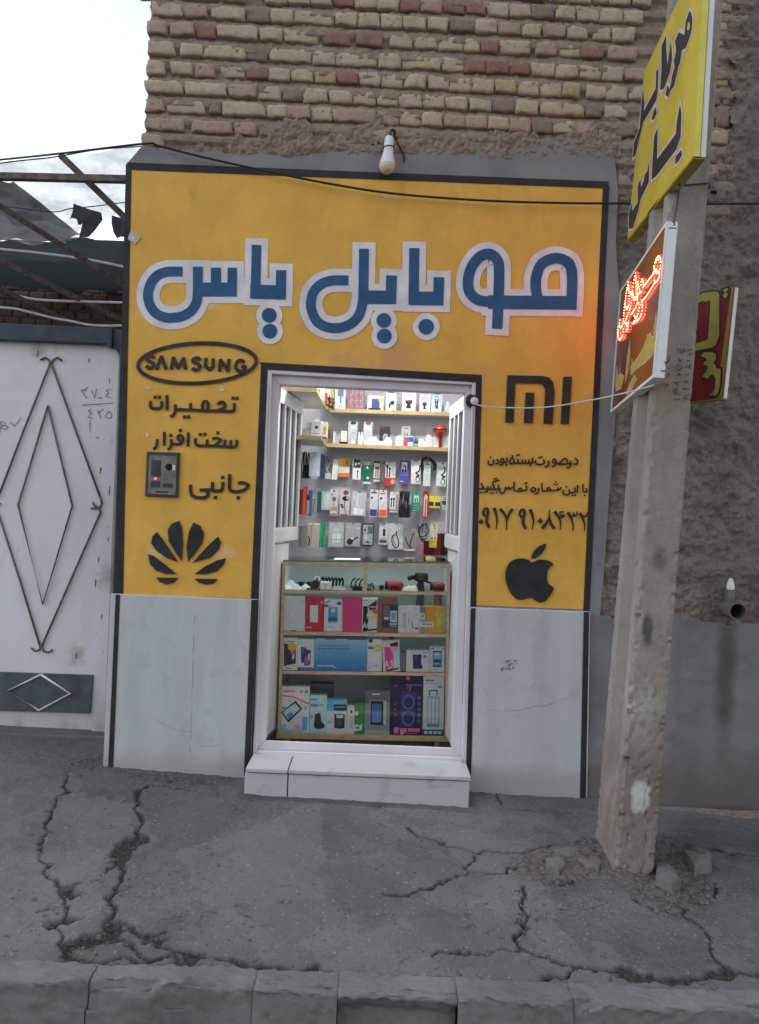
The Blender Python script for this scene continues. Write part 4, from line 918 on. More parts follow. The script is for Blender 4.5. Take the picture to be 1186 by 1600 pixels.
gt([(157, 776), (160, 786), (157, 793), (149, 791), (146, 785)]); gt([(158, 800), (156, 795), (147, 794), (143, 795)])
gt([(80.5, 572), (78, 563), (72, 559), (64, 563)]); gt([(80.5, 572), (84, 563), (91, 559), (98, 564)])
gt([(66, 1006), (63, 1015), (56, 1017), (50, 1012)]); gt([(66, 1006), (69, 1017), (77, 1019), (83, 1015)])
gt([(-2, 790), (2, 786)]); mb.build('lozenge_frame', gate, smooth=True)
mb = MB(); gt([(76, 634), (114, 790), (68, 944), (29.5, 789), (76, 634)]); mb.build('inner_lozenge', gate, smooth=True)
mb = MB(); q = [P(*p, YG - .016) for p in ((-300, 1040), (145, 1055), (140.5, 1115), (-300, 1102))]; mb.prism(list(reversed(q)), (0, .0155, 0), M['kick']); o = mb.build('kick_panel', gate, bevel=.003)
mb = MB(); mb.tube([P(*p, YG - .022) for p in ((64, 1054), (110, 1083.5), (61, 1110), (13, 1079), (64, 1054))], .0075, M['gate'], 8); mb.build('diamond_trim', o, smooth=True)
mb = MB(); k = Crop(0, 540, 6.242); wv = .0042
for s_ in ([(788, 432), (815, 465), (850, 516)], [(800, 450), (822, 425), (828, 442), (848, 415), (858, 405)], [(895, 440), (925, 511), (945, 420)], [(955, 509), (1000, 510)], [(1080, 430), (1042, 438), (1064, 464), (1036, 490), (1086, 510)], [(798, 582), (1105, 562)], [(892, 620), (865, 640), (894, 660), (860, 695), (905, 711)],
           [(955, 630), (985, 712)], [(962, 648), (985, 640), (1012, 620)], [(1065, 640), (1096, 690), (1062, 710), (1032, 690), (1065, 640)], [(0, 850), (20, 780), (80, 792), (60, 815), (22, 800), (12, 742), (60, 762)], [(108, 752), (140, 780), (165, 762), (190, 730), (207, 705)], [(878, 730), (880, 840)], [(880, 900), (884, 902)], [(935, 895), (970, 905)], [(1012, 912), (1020, 916)], [(988, 1190), (990, 1220)], [(1065, 315), (1072, 370)]):
    stroke(mb, GPn, k.many(s_), wv, M['graffiti'], len(s_) > 3, h=.0045)
for (x, y, l) in ((158, 730, 10), (172, 760, 14), (155, 870, 8), (150, 905, 12), (160, 960, 7), (140, 560, 6), (60, 548, 10), (120, 1020, 9), (170, 840, 6)): stroke(mb, GPn, [(x, y), (x - 1, y + l)], .006, M['graffiti'], h=.0045)
mb.build('marker_writing', gate)
mb = MB(); q = [P(*p, YG - .06) for p in ((-420, 484), (172, 513), (170, 537), (-420, 513))]; mb.prism(list(reversed(q)), (0, .12, 0), M['navy']); mb.build('header_beam', gate, bevel=.004)
mb = MB(); q = [P(*p, YG - .068) for p in ((169, 510), (176, 510), (174, 541), (167, 541))]; mb.prism(list(reversed(q)), (0, .13, 0), M['darkmetal']); q = [P(*p, YG - .05) for p in ((176, 514), (200, 516), (196, 558), (188, 556), (176, 540))]; mb.prism(list(reversed(q)), (0, .09, 0), M['navy']); mb.build('beam_bracket', gate, bevel=.003)
mb = MB(); q = [P(*p, .04) for p in ((188, 545), (201, 545), (190, 927), (176, 927))]; mb.prism(list(reversed(q)), (0, .30, 0), M['darkmetal']); mb.build('gate_post', gate, bevel=.004)
mb = MB(); q = [P(*p, YG - .05) for p in ((-420, 1132), (168, 1152), (166, 1176), (-420, 1160))]; mb.prism(list(reversed(q)), (0, .22, 0), M['stone']); mb.build('threshold', gate, bevel=.006)

# ------------------------------------------------------------------ yard canopy behind the gate
cw = Crop(0, 220, 5.0)
can = thing('yard_canopy_frame', (P(60, 280, .8).x, 1.2, 0), 'rusty tube canopy frame with sloping rafters above the white gate', 'canopy')
def beam(p0, p1, y0, y1, w, nm='rafter'):
    a, b = P(*cw(*p0), y0), P(*cw(*p1), y1); mb = MB(); t = (b - a).normalized(); sd = t.cross(Vector((0, 1, 0))).normalized() if abs(t.y) < .95 else Vector((1, 0, 0)); up = sd.cross(t)
    c = [a + sd * i * w + up * j * w for i, j in ((-.5, -.5), (.5, -.5), (.5, .5), (-.5, .5))] + [b + sd * i * w + up * j * w for i, j in ((-.5, -.5), (.5, -.5), (.5, .5), (-.5, .5))]
    mb.hexa(c, M['rust']); return mb.build(nm, can, bevel=.003)
beam((-900, 258), (1010, 303), .56, .56, .042, 'cross_tube')
beam((470, 110), (1060, 680), .60, .75, .040); beam((-260, 345), (1060, 1185), .66, 1.5, .038); beam((-260, 815), (1060, 1450), .72, 2.0, .038); beam((-260, 1040), (560, 1425), .80, 2.3, .038)
# nets: sagging cloth sheets
def cloth(name, quad, ys, mat, sag, label, n=28, poly_=None, cat='net'):
    # quad: four corners in the canopy crop (tl,tr,br,bl) each with its own depth
    c = [P(*cw(*p), y) for p, y in zip(quad, ys)]; mb = MB()
    def fn(u, v):
        p = (c[3] * (1 - u) + c[2] * u) * (1 - v) + (c[0] * (1 - u) + c[1] * u) * v
        f = float(fbm(np.array([p.x * 1.0]), np.array([p.z]), 4, 3)[0])
        w = .03 * math.sin(u * 31 + v * 9 + 3 * f) * (1 - v * .4) + .02 * math.sin(u * 11 - v * 23)
        return p + Vector((0, sag * math.sin(math.pi * u) * math.sin(math.pi * v) + f * .12 + w, -abs(sag) * .25 * math.sin(math.pi * u) * v))
    keep = None
    if poly_ is not None: keep = lambda u, v: inpoly(np.array([u + .02 * math.sin(v * 40)]), np.array([v + .02 * math.sin(u * 33)]), poly_)[0]
    mb.grid(fn, n, n, mat, keep); return tag(mb.build(name, smooth=True), label, cat)
cloth('shade_net', [(-500, 190), (1150, 45), (1150, 800), (-500, 800)], [1.0, 1.0, 1.75, 1.75], M['netw'], .12, 'pale torn shade net stretched above the gate, sky showing through', 44, [(0, 0), (0, 1.02), (1.02, 1.02), (1.02, .42), (.90, .36), (.78, .38), (.70, .34), (.66, .12), (.62, 0)])
cloth('shade_net', [(-500, 230), (90, 305), (660, 760), (-500, 800)], [1.1, 1.05, 1.8, 1.8], M['netg'], .08, 'grey denser net triangle hanging left below the pale net', 30)
for pts, lb in (([(575, 490), (650, 518), (700, 535), (790, 560), (802, 615), (770, 660), (740, 700), (690, 752), (618, 752), (645, 640), (632, 655), (610, 655), (600, 612), (560, 600), (545, 610), (565, 560)], 'larger torn rag of net sticking up over the green tarp'), ([(875, 583), (940, 600), (1010, 615), (1010, 752), (940, 748), (915, 762), (888, 720), (870, 640)], 'smaller torn rag of net beside the yellow wall edge')):
    mb = MB(); pl = Plane((0, .98, 0), (1, .05, 0), (0, .05, 1)); poly(mb, pl, cw.many(pts), pm('torn_rag', (.06, .066, .064), .9, .3, 12), h=0)
    me = mb.build('torn_rag'); s_ = me.modifiers.new('thick', 'SOLIDIFY'); s_.thickness = .003; tag(me, lb, 'cloth')
cloth('green_tarp', [(-700, 735), (1200, 775), (1200, 1170), (-700, 1150)], [1.95, 1.95, 3.22, 3.22], M['tarp'], .06, 'dark green tarp spanning the yard behind the white hoses', 30, cat='tarp')
M['yard'] = m_brick('shade_dark_yard_brick', (.10, .07, .06), (.15, .11, .095))  # shade of the covered yard is put into this darker brick colour
yw = tag(empty('yard_brick_wall', (-2.2, 3.2, 0)), 'dim brick yard wall seen under the green tarp', 'wall')
mb = MB(); mb.box(-6, -.5, 3.30, 3.5, -.05, P(*cw(500, 1160), 3.2).z + .3, M['rust']); mb.build('wall_core', yw)
mb = MB(); zz = P(*cw(500, 1420), 3.2).z - .30; r_ = 0
while zz < P(*cw(500, 1160), 3.2).z + .25:
    x = -4.2 + (r_ % 2) * .08
    while x < -.9: brick(mb, Vector((x, 0, zz)), Vector((x + .145, 0, zz)), Vector((x + .145, 0, zz + .075)), Vector((x, 0, zz + .075)), M['yard'], 0); x += .157
    zz += .09; r_ += 1
for v in mb.v: v.y += 3.28
mb.build('wall_bricks', yw, smooth=True)
HS = [([(-300, 800), (0, 845), (250, 870), (550, 908), (760, 942), (975, 988), (1100, 1020)], 1.3, 'upper pale hose strung under the green tarp behind the gate'), ([(-300, 1120), (0, 1180), (250, 1235), (450, 1250), (600, 1255), (975, 1265), (1100, 1266)], 1.5, 'middle pale hose strung across the dim bricks behind the gate'),
      ([(-300, 1260), (0, 1300), (120, 1312), (240, 1340), (420, 1385), (560, 1410), (680, 1435), (800, 1445), (975, 1443), (1100, 1440)], 1.6, 'lowest pale hose sagging just above the gate beam')]
for pts, y, lb in HS:
    mb = MB(); mb.tube(smooth_path([P(*cw(*p), y) for p in pts], 5), .0095, M['hose'], 8); tag(mb.build('garden_hose', smooth=True), lb, 'hose', 'hoses strung behind the gate')

# ------------------------------------------------------------------ cables
def cable(name, pts, r, mat, label, cat='cable'):
    mb = MB(); mb.tube(smooth_path([P(px, py, y) for px, py, y in pts], 8), r, M[mat], 8); return tag(mb.build(name, smooth=True), label, cat)
cable('overhead_cable', [(-200, 268, .6), (0, 249.5, .3), (110, 238, .05), (226, 224.5, -.05), (248, 228, -.05), (319, 246, -.045), (420, 268, -.045), (520, 288, -.045), (620, 303, -.045), (750, 313, -.045), (870, 317, -.045), (980, 318, -.05), (1100, 318.5, -.06), (1186, 318, -.06), (1400, 318, -.06)], .0062, 'wire', 'long black cable sagging across the brick edge and the yellow wall top')
cable('overhead_cable', [(-200, 285, .9), (0, 255, .8), (80, 246, .7), (150, 234, .5), (215, 229, .2), (240, 228, .02)], .0045, 'wire', 'short thin cable running above the shade net to the brick corner')
cable('net_cord', [(-100, 320, 1.0), (0, 322, .9), (80, 331, .9), (110, 326, .9), (150, 322, .9), (210, 314, .9)], .0035, 'wire', 'thin dark cord stretched across the pale shade net', 'cord')
cable('sign_cord', [(738, 628, -.03), (748, 633, -.06), (780, 636.5, -.2), (850, 636.5, -.5), (930, 624, -.85), (985, 612, -1.02), (1022, 602, -1.085)], .0034, 'cord', 'white cord running from the door corner to the lit sign', 'cord')
kn = thing('cord_grommet', P(738, 627, .0), 'small round black and white fitting at the upper right door corner', 'fitting')
q = P(738, 627, .028); mb = MB(); mb.lathe([(.036, 0), (.040, .016), (.031, .030), (.022, .032)], q, (0, -1, 0), M['black'], 22); mb.build('fitting_base', kn, smooth='auto')
mb = MB(); mb.lathe([(.022, .033), (.020, .048), (.010, .054)], q, (.2, -1, -.1), M['plastic'], 18); mb.build('fitting_plug', kn, smooth='auto')

# ------------------------------------------------------------------ bulb
bu = thing('light_bulb', P(605, 268, -.07), 'unlit white bulb hanging from a dark wire under the brickwork', 'bulb')
top_, bot = P(608.5, 214, -.06), P(604, 271, -.06); ax = (bot - top_).normalized(); L = (bot - top_).length
mb = MB(); mb.lathe([(.019, 0), (.024, .008), (.027, L * .40)], top_, ax, M['plastic'], 24); mb.build('bulb_socket', bu, smooth='auto')
mb = MB(); mb.lathe([(.0265, L * .405), (.029, L * .47), (.041, L * .70), (.043, L * .76)], top_, ax, M['plastic'], 28); mb.build('bulb_body', bu, smooth='auto')
mb = MB(); mb.lathe([(.0425, L * .762), (.043, L * .82), (.038, L * .91), (.026, L * .97), (.010, L), (.001, L * 1.003)], top_, ax, M['cap'], 28); mb.build('bulb_dome', bu, smooth='auto')
mb = MB(); mb.tube(smooth_path([P(609, 214, -.06), P(612, 203, -.05), P(617, 205, -.02), P(616, 212, .0)], 6), .006, M['wire'], 8); mb.tube(smooth_path([P(614, 205, -.04), P(622, 225, -.02), P(630, 240, -.015), P(632, 252, -.012)], 6), .005, M['wire'], 8); mb.build('bulb_wire', bu, smooth=True)
mb = MB(); mb.tube([P(607, 231, -.06) + Vector((.030 * math.cos(a / 12 * 6.283), .030 * math.sin(a / 12 * 6.283), .003 * math.cos(a / 12 * 6.283))) for a in range(13)], .0025, M['wire'], 6); mb.build('tie_wire', bu)

# ------------------------------------------------------------------ door phone and tape tag
ph = thing('intercom_panel', P(255, 742, 0), 'dented steel door phone panel with camera eye set in the yellow wall', 'intercom')
mb = MB(); WI = Plane((0, -.0, 0), (1, 0, 0), (0, 0, 1))
def sl_(pts, y0, y1, mat, nm, par=ph, bev=.002):
    m_ = MB(); m_.prism([wp(T2(*p), y0) for p in reversed(pts)], (0, y1 - y0, 0), M[mat]); return m_.build(nm, par, bevel=bev)
sl_([(40, 40), (376, 50), (360, 511), (20, 498)], -.018, -.002, 'darkmetal', 'panel_surround')
sl_([(68, 78), (350, 86), (337, 487), (52, 474)], -.024, -.0185, 'steel', 'face_plate')
sl_([(90, 125), (188, 128), (184, 297), (86, 295)], -.027, -.0245, 'darkmetal', 'speaker_grille'); sl_([(88, 340), (182, 342), (180, 405), (85, 402)], -.027, -.0245, 'darkmetal', 'button_pad')
o = sl_([(207, 370), (312, 370), (310, 408), (205, 404)], -.027, -.0245, 'signblack', 'name_plate'); 
m_ = MB(); pl = Plane((0, -.0275, 0), (1, 0, 0), (0, 0, 1))
for a in (222, 240, 258, 276, 290): stroke(m_, pl, [T2(a, 388), T2(a + 9, 388)], .006, M['steel'], h=.0006)
m_.build('plate_marks', o)
m_ = MB(); m_.lathe([(.0185, 0), (.0185, .006), (.013, .008)], wp(T2(270, 198), -.0245), (0, -1, 0), M['hole'], 24); m_.build('camera_eye', ph, smooth='auto')
m_ = MB(); m_.box(*[wp(T2(306, 200)).x, wp(T2(334, 200)).x], -.0275, -.0245, wp(T2(320, 232)).z, wp(T2(320, 178)).z, M['plastic']); m_.build('sensor_window', ph)
m_ = MB(); m_.lathe([(.006, 0), (.005, .004)], wp(T2(133, 317), -.0245), (0, -1, 0), emat('red_indicator', (1, .04, .03), 4), 14); m_.build('indicator_lamp', ph)
sl_([(135, 442), (265, 448), (264, 466), (134, 460)], -.026, -.0245, 'darkmetal', 'card_slot')
for c in ((78, 92), (338, 100), (72, 460), (322, 462)): m_ = MB(); m_.lathe([(.005, 0), (.004, .002)], wp(T2(*c), -.0245), (0, -1, 0), M['rust'], 10); m_.build('screw', ph)
m_ = MB(); m_.prism([wp(p, -.004) for p in ((205, 361), (221, 372), (211, 383), (200, 374))], (0, -.004, 0), M['tape']); tag(m_.build('tape_scrap', bevel=.001), 'small scrap of shiny tape on the left border of the yellow wall', 'tape')

# ------------------------------------------------------------------ concrete pole
pole = thing('concrete_pole', (POLE_X, POLE_Y + .12, -.02), 'weathered concrete utility pole with a recessed side on the broken pavement', 'pole')
mb = MB(); yP = POLE_Y
def line_at(p0, p1, z):    # x of an image line taken on the pole's front plane
    a, b = P(*p0, yP), P(*p1, yP); return a.x + (b.x - a.x) * (z - a.z) / (b.z - a.z)
def sect(z):
    x0 = line_at((966, 1300), (1043, 344), z); x1 = line_at((1028, 1300), (1104, 344), z)
    dep = .30 - .018 * z; c = .012; rec = .045 if z > .42 else max(0, (z - .25) / .17) * .045
    y0, y1 = yP, yP + dep; f = .062
    return [(x0 + c, y0), (x1 - c, y0), (x1, y0 + c), (x1, y0 + f), (x1 - rec, y0 + f + .035), (x1 - rec, y1 - f - .035), (x1, y1 - f), (x1, y1), (x0, y1), (x0, y1 - f), (x0 + rec, y1 - f - .035), (x0 + rec, y0 + f + .035), (x0, y0 + f), (x0, y0 + c)]
# subdivide the outline finely so that pits and chipped arrises are real
zs = [-.15 + i * .014 for i in range(int(5.4 / .014))]; rings = []
for z in zs:
    s_ = sect(z); pts = []
    for i in range(len(s_)):
        a, b = Vector(s_[i]), Vector(s_[(i + 1) % len(s_)]); m = max(1, int((b - a).length / .013)); m = (14, 1, 4, 3, 9, 3, 4, 14, 4, 3, 9, 3, 4, 1)[i]
        for j in range(m): pts.append(a + (b - a) * j / m)
    rings.append(pts)
nP = len(rings[0]); RA = np.array([[(p.x, p.y, z) for p in r] for r, z in zip(rings, zs)])
arc = np.arange(nP)[None, :] * .013 + np.zeros((len(zs), 1)); Zg = RA[:, :, 2]
cx = RA[:, :, 0].mean(1, keepdims=True); cy = RA[:, :, 1].mean(1, keepdims=True)
nx_, ny_ = RA[:, :, 0] - cx, RA[:, :, 1] - cy; ln = np.hypot(nx_, ny_); nx_, ny_ = nx_ / ln, ny_ / ln
edge = np.minimum(np.abs(np.arange(nP) - 0), np.abs(np.arange(nP) - nP))[None, :]; edge = np.minimum(edge, np.abs(np.arange(nP) - 14)[None, :])
low = np.clip(1.6 - Zg, 0, 1)
dsp = fbm(arc, Zg, 9, 4) * .0018 + fbm(arc + 9, Zg, 60, 3) * .0022 - np.maximum(0, fbm(arc + 4, Zg, 75, 3) - .12) * .018 * (.3 + low) - np.clip(1.8 - edge, 0, 2) * np.maximum(0, fbm(arc * .2, Zg, 55, 4) - .05) * (.012 + .014 * low)
dsp -= np.where((Zg < .42), np.clip(1 - np.abs(arc - .013 * 10 - fbm(Zg, arc * 0, 9, 3) * .03) / .008, 0, 1) * .014, 0)
RA[:, :, 0] += nx_ * dsp; RA[:, :, 1] += ny_ * dsp
k0 = len(mb.v); mi = mb.m(M['pole']); mb.v += [Vector(p) for p in RA.reshape(-1, 3)]
for i in range(len(zs) - 1):
    for j in range(nP): j2 = (j + 1) % nP; mb.f.append((k0 + i * nP + j, k0 + i * nP + j2, k0 + (i + 1) * nP + j2, k0 + (i + 1) * nP + j)); mb.mi.append(mi)
mb.build('pole_shaft', pole, smooth='auto')
mb = MB(); k = Crop(1020, 430, 6.953); PF = Plane((0, yP - .004, 0), (1, 0, 0), (0, 0, 1)); wv = .0048
for s_ in ([(108, 1170), (165, 1190)], [(165, 1190), (128, 1222)], [(225, 1345), (288, 1345)], [(232, 1282), (298, 1285)], [(235, 1282), (238, 1240), (262, 1240), (268, 1282)], [(222, 1160), (268, 1175), (270, 1210)], [(268, 1160), (298, 1160)], [(262, 1085), (312, 1080)], [(285, 1085), (288, 1060)], [(252, 1000), (262, 975), (300, 980), (315, 1010), (290, 1030), (262, 1020), (252, 1000)],
           [(282, 900), (285, 925), (308, 925), (325, 905)], [(308, 925), (310, 950)], [(262, 800), (300, 815)], [(300, 815), (335, 800), (340, 830), (305, 838), (290, 825)], [(330, 1340), (390, 1345)], [(335, 1320), (395, 1300)], [(330, 1230), (395, 1235)], [(338, 1150), (385, 1165)], [(345, 1085), (392, 1075)], [(350, 1000), (395, 985), (412, 965)], [(395, 985), (415, 1020)], [(365, 930), (400, 925)], [(385, 860), (425, 850)], [(370, 815), (425, 805)], [(160, 1105), (178, 1060)], [(165, 1010), (185, 1010)], [(170, 940), (185, 870)]):
    stroke(mb, PF, k.many(s_), wv, M['graffiti'], len(s_) > 3, h=.003)
mb.build('stencil_number', pole)
mb = MB()
zt_ = P(1060, 292, yP).z
for dz in (0,): 
    ss = sect(zt_); mb.tube([(x + (.006 if x > POLE_X + .1 else -.006), y + (-.006 if y < yP + .1 else .006), zt_ + .02 * math.sin(i * 1.3)) for i, (x, y) in enumerate([ss[0], ss[1], ss[2], ss[7], ss[8], ss[13], ss[0]])], .003, M['wire'], 6)
mb.tube(smooth_path([P(1070, 262, yP - .02), P(1062, 290, yP - .012), P(1058, 320, yP - .012), P(1052, 350, yP - .03)], 5), .003, M['wire'], 6)
mb.build('binding_wire', pole)
rw0 = random.Random(3)
# broken concrete and weeds round the pole foot
K2c = Crop(586, 1180, 1.977)
for pts, hz, lb in (([(545, 300), (600, 288), (655, 290), (650, 318), (600, 325), (560, 318)], .018, 'flat broken concrete slab piece farthest left of the pole foot'), ([(615, 325), (690, 316), (704, 345), (690, 368), (650, 362)], .022, 'broken concrete slab piece touching the left side of the pole foot'), ([(525, 330), (570, 328), (590, 350), (570, 372), (530, 362)], .03, 'rounded concrete lump beside the weeds left of the pole'),
                    ([(865, 345), (920, 370), (950, 405), (920, 430), (860, 410)], .045, 'broken concrete chunk leaning at the right side of the pole foot'), ([(945, 312), (1040, 335), (1045, 362), (985, 375)], .05, 'whitish broken concrete chunk right of the pole')):
    mb = MB(); q = [G(*K2c(*p)) for p in pts]; q = [q[i] * (1 - t) + q[(i + 1) % len(q)] * t + Vector((rw0.uniform(-.006, .006), rw0.uniform(-.006, .006), 0)) for i in range(len(q)) for t in (0, .35, .7)]; cxy = sum(q, Vector()) / len(q); n_ = len(q)
    tops = [Vector((p.x * .88 + cxy.x * .12, p.y * .88 + cxy.y * .12, p.z + hz * (.85 + .5 * float(fbm(np.array([p.x]), np.array([p.y]), 20, 2)[0])))) for p in q]; base = [Vector((p.x, p.y, p.z - .03)) for p in q]
    kk = len(mb.v); mi = mb.m(M['stone']); ctr = cxy + Vector((0, 0, hz * 1.15)); mb.v += base + tops + [t * .6 + ctr * .4 + Vector((0, 0, .002)) for t in tops] + [ctr]
    for i in range(n_):
        j = (i + 1) % n_
        for l in (0, 1): mb.f.append((kk + l * n_ + i, kk + l * n_ + j, kk + (l + 1) * n_ + j, kk + (l + 1) * n_ + i)); mb.mi.append(mi)
        mb.f.append((kk + 2 * n_ + i, kk + 2 * n_ + j, kk + 3 * n_)); mb.mi.append(mi)
    tag(mb.build('concrete_chunk'), lb, 'rubble', 'broken concrete round the pole foot')
mb = MB(); rw = random.Random(8)
for i in range(150):
    c = G(*K2c(rw.uniform(490, 620), rw.uniform(372, 402))) if i < 110 else G(*K2c(rw.uniform(430, 470), rw.uniform(405, 560)))
    a = rw.uniform(0, 6.28); l = rw.uniform(.008, .022); w_ = l * .3; dirv = Vector((math.cos(a), math.sin(a), rw.uniform(.2, 1.2))).normalized() * l; sd = Vector((-math.sin(a), math.cos(a), 0)) * w_
    c.z -= .004; mb.face([c, c + dirv * .5 + sd, c + dirv, c + dirv * .5 - sd], M['weed'])
tag(mb.build('weeds'), kind='stuff')
mb = MB()                                               # loose grit on the pavement
for i in range(950):
    if i < 420: c = G(*K2c(rw.uniform(400, 1180), rw.uniform(290, 520)))
    elif i < 600: c = G(*K1(rw.uniform(110, 520), rw.uniform(60, 640)))
    else: c = G(rw.uniform(0, 1186), rw.uniform(1200, 1510))
    r = rw.uniform(.0015, .0045) * (2.2 if rw.random() < .06 else 1)
    q = [c + Vector((rw.uniform(.6, 1.2) * r * x, rw.uniform(.6, 1.2) * r * y, z * r)) for x, y, z in ((-1, -1, 0), (1, -1, 0), (1, 1, 0), (-1, 1, 0), (-.6, -.6, 1), (.6, -.6, 1.1), (.6, .6, .9), (-.6, .6, 1))]
    mb.hexa(q, M['stone'] if rw.random() < .7 else M['dark'])
tag(mb.build('loose_grit'), kind='stuff')

# ------------------------------------------------------------------ signs on the pole
def obl(nb, fb, nt_, yn, yf):     # plane through near-bottom, far-bottom, near-top
    a, b, c = P(*nb, yn), P(*fb, yf), P(*nt_, yn); return a, b, c
s1 = thing('projecting_sign', (1.2, -.8, 2.6), 'yellow box sign with dark lettering fixed high on the concrete pole', 'sign')
a, b, c = obl((1083, 245), (980, 375), (1102, -90), -1.15, -.25)
S1 = Plane(a, a - b, c - a)
def on(pl, p): return pl.at(pl.uv(*p), 0)
far_t = on(S1, (1006, 112)); near_t = on(S1, (1102, -90)); th = .050
nn = S1.n
f4 = [b, a, near_t, far_t]
mb = MB(); mb.prism(list(reversed(f4)), -nn * th * .55, M['sky_yellow']); o1 = mb.build('sign_face', s1, bevel=.004)
mb = MB(); ins = .001
mb.prism(list(reversed([p - nn * (th * .55 + .001) for p in f4])), -nn * th * .45, M['signwhite']); mb.build('sign_back', s1, bevel=.003)
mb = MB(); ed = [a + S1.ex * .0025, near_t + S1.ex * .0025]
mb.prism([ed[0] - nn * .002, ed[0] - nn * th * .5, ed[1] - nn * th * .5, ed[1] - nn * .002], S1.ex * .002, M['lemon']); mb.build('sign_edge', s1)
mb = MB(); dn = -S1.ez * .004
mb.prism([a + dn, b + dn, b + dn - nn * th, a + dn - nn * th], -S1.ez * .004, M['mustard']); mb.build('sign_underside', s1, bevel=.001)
k = Crop(970, 0, 4.21); mb = MB(); mb2 = MB()
LET = [[(455, 70), (468, 90), (474, 130), (470, 190), (455, 250), (430, 315), (405, 330), (390, 420), (358, 442), (352, 400), (368, 330), (360, 270), (385, 212), (422, 230), (430, 140)], [(386, 395), (376, 470), (352, 570), (325, 602), (340, 500), (362, 425)],
       [(300, 235), (302, 330), (310, 428), (322, 345), (334, 270), (340, 390), (325, 480), (285, 585), (262, 592), (270, 470), (272, 300)], [(310, 560), (326, 595), (312, 640), (298, 622)],
       [(250, 450), (246, 580), (238, 655), (150, 805), (122, 920), (98, 1022), (82, 1036), (90, 940), (128, 840), (134, 740), (148, 590), (158, 680), (153, 735), (233, 580), (236, 470)], [(232, 705), (240, 740), (222, 785), (206, 790), (216, 735)],
       [(392, 690), (402, 745), (396, 900), (370, 980), (240, 1152), (206, 1182), (210, 1090), (222, 900), (245, 840), (241, 1050), (366, 880), (372, 800)], [(402, 985), (405, 1020), (382, 1062), (358, 1082), (366, 1028)],
       [(190, 1065), (186, 1200), (132, 1310), (120, 1375), (82, 1500), (55, 1505), (55, 1420), (74, 1335), (78, 1392), (114, 1330), (114, 1230), (130, 1178), (136, 1232), (155, 1188), (160, 1148), (176, 1128)]]
for L_ in LET: poly(mb2, S1, k.many(L_), M['signpink'], h=.0012, grow=.014)
for L_ in LET: poly(mb, S1, k.many(L_), M['signblack'], h=.0024)
poly(mb2, S1, k.many([(446, 150), (458, 145), (460, 180), (448, 205), (440, 190)]), M['sky_yellow'], h=.003)
mb2.build('lettering_outline', s1); mb.build('lettering', s1)
mb = MB()
for t in (.25, .55, .78):
    p = a + (b - a) * t - nn * th * .5 - S1.ez * .012; mb.lathe([(.008, 0), (.006, .02)], p, -S1.ez, M['rust'], 8)
pt = a + S1.ez * .28 - S1.ex * .28 - nn * th; mb.box(pt.x - .01, pt.x + .03, -.95, -.70, pt.z, pt.z + .03, M['rust']); mb.build('sign_bracket', s1)

s2 = thing('led_sign', (1.2, -.6, 1.9), 'brown sign box with lit red dot lettering and white edge strapped to the pole', 'sign')
a, b, c = obl((1022, 590), (955, 645), (1043, 346), -1.05, -.10)
S2 = Plane(a, a - b, c - a); far_t = on(S2, (970, 455)); nn = S2.n; th = .042; f4 = [b, a, c, far_t]
mb = MB(); mb.prism(list(reversed([p - nn * .002 for p in f4])), -nn * (th - .002), M['signwhite']); mb.build('sign_box', s2, bevel=.002)
def inset(p4, d): 
    ce = sum(p4, Vector()) / 4; r = []
    for p in p4:
        v = p - ce; r.append(p - S2.ex * math.copysign(d, v.dot(S2.ex)) - S2.ez * math.copysign(d, v.dot(S2.ez)))
    return r
mb = MB(); mb.prism(list(reversed([p + nn * .001 for p in inset(f4, .014)])), -nn * .0025, M['leddark']); mb.build('face_panel', s2)
mb = MB(); inn = inset(f4, .0135)
for i in range(4):
    j = (i + 1) % 4; q = [f4[i], f4[j], inn[j], inn[i]]; mb.prism([p - nn * .0015 for p in reversed(q)], nn * .006, M['signwhite'])
mb.build('face_trim', s2)
k = Crop(950, 340, 5.16)
red1 = emat('led_lens', (1, .009, .007), 6.0); red2 = emat('led_core', (1, .30, .08), 9.0)
LED = [[(382, 442), (388, 390), (402, 340), (425, 312), (440, 345), (438, 400), (432, 440), (405, 445), (385, 400)], [(400, 360), (405, 420)], [(418, 340), (420, 430)], [(392, 440), (360, 480), (330, 520), (300, 562)], [(432, 462), (418, 500), (398, 525), (388, 505)], [(385, 535), (350, 595), (315, 645), (285, 675)], [(300, 562), (298, 515), (286, 500), (276, 560)],
       [(235, 448), (220, 520), (212, 600), (222, 660), (240, 640), (240, 540), (237, 460)], [(228, 500), (228, 640)], [(254, 520), (270, 590), (285, 600), (262, 615), (245, 660)], [(250, 540), (250, 680), (262, 690)], [(176, 522), (160, 610), (152, 690), (165, 740), (185, 690), (183, 600), (178, 540)], [(168, 580), (168, 720)], [(190, 600), (205, 640), (195, 720), (170, 790), (145, 850)], [(200, 780), (232, 735), (250, 690)],
       [(146, 700), (140, 790), (134, 850), (118, 888), (104, 868), (110, 812)], [(96, 880), (92, 930), (102, 985), (128, 955), (140, 880)], [(290, 685), (288, 760), (262, 820), (215, 856)], [(272, 700), (258, 770), (240, 820)], [(225, 790), (238, 820), (220, 840)], [(215, 620), (200, 600)], [(150, 850), (168, 880), (155, 925)], [(160, 850), (178, 850), (170, 910)]]
mb = MB(); mb2 = MB()
for s_ in LED:
    pts = smooth_path([(*S2.uv(*k(*p)), 0) for p in s_], 8); acc = 0; last = None; 
    for p in pts:
        if last is None or (p - last).length > .0125:
            last = p; ctr = S2.at((p.x, p.y), .0012)
            mb.lathe([(.0062, 0), (.0058, .0035), (.003, .006)], ctr, nn, red1, 8); mb2.lathe([(.0034, .0062), (.002, .008)], ctr, nn, red2, 6)
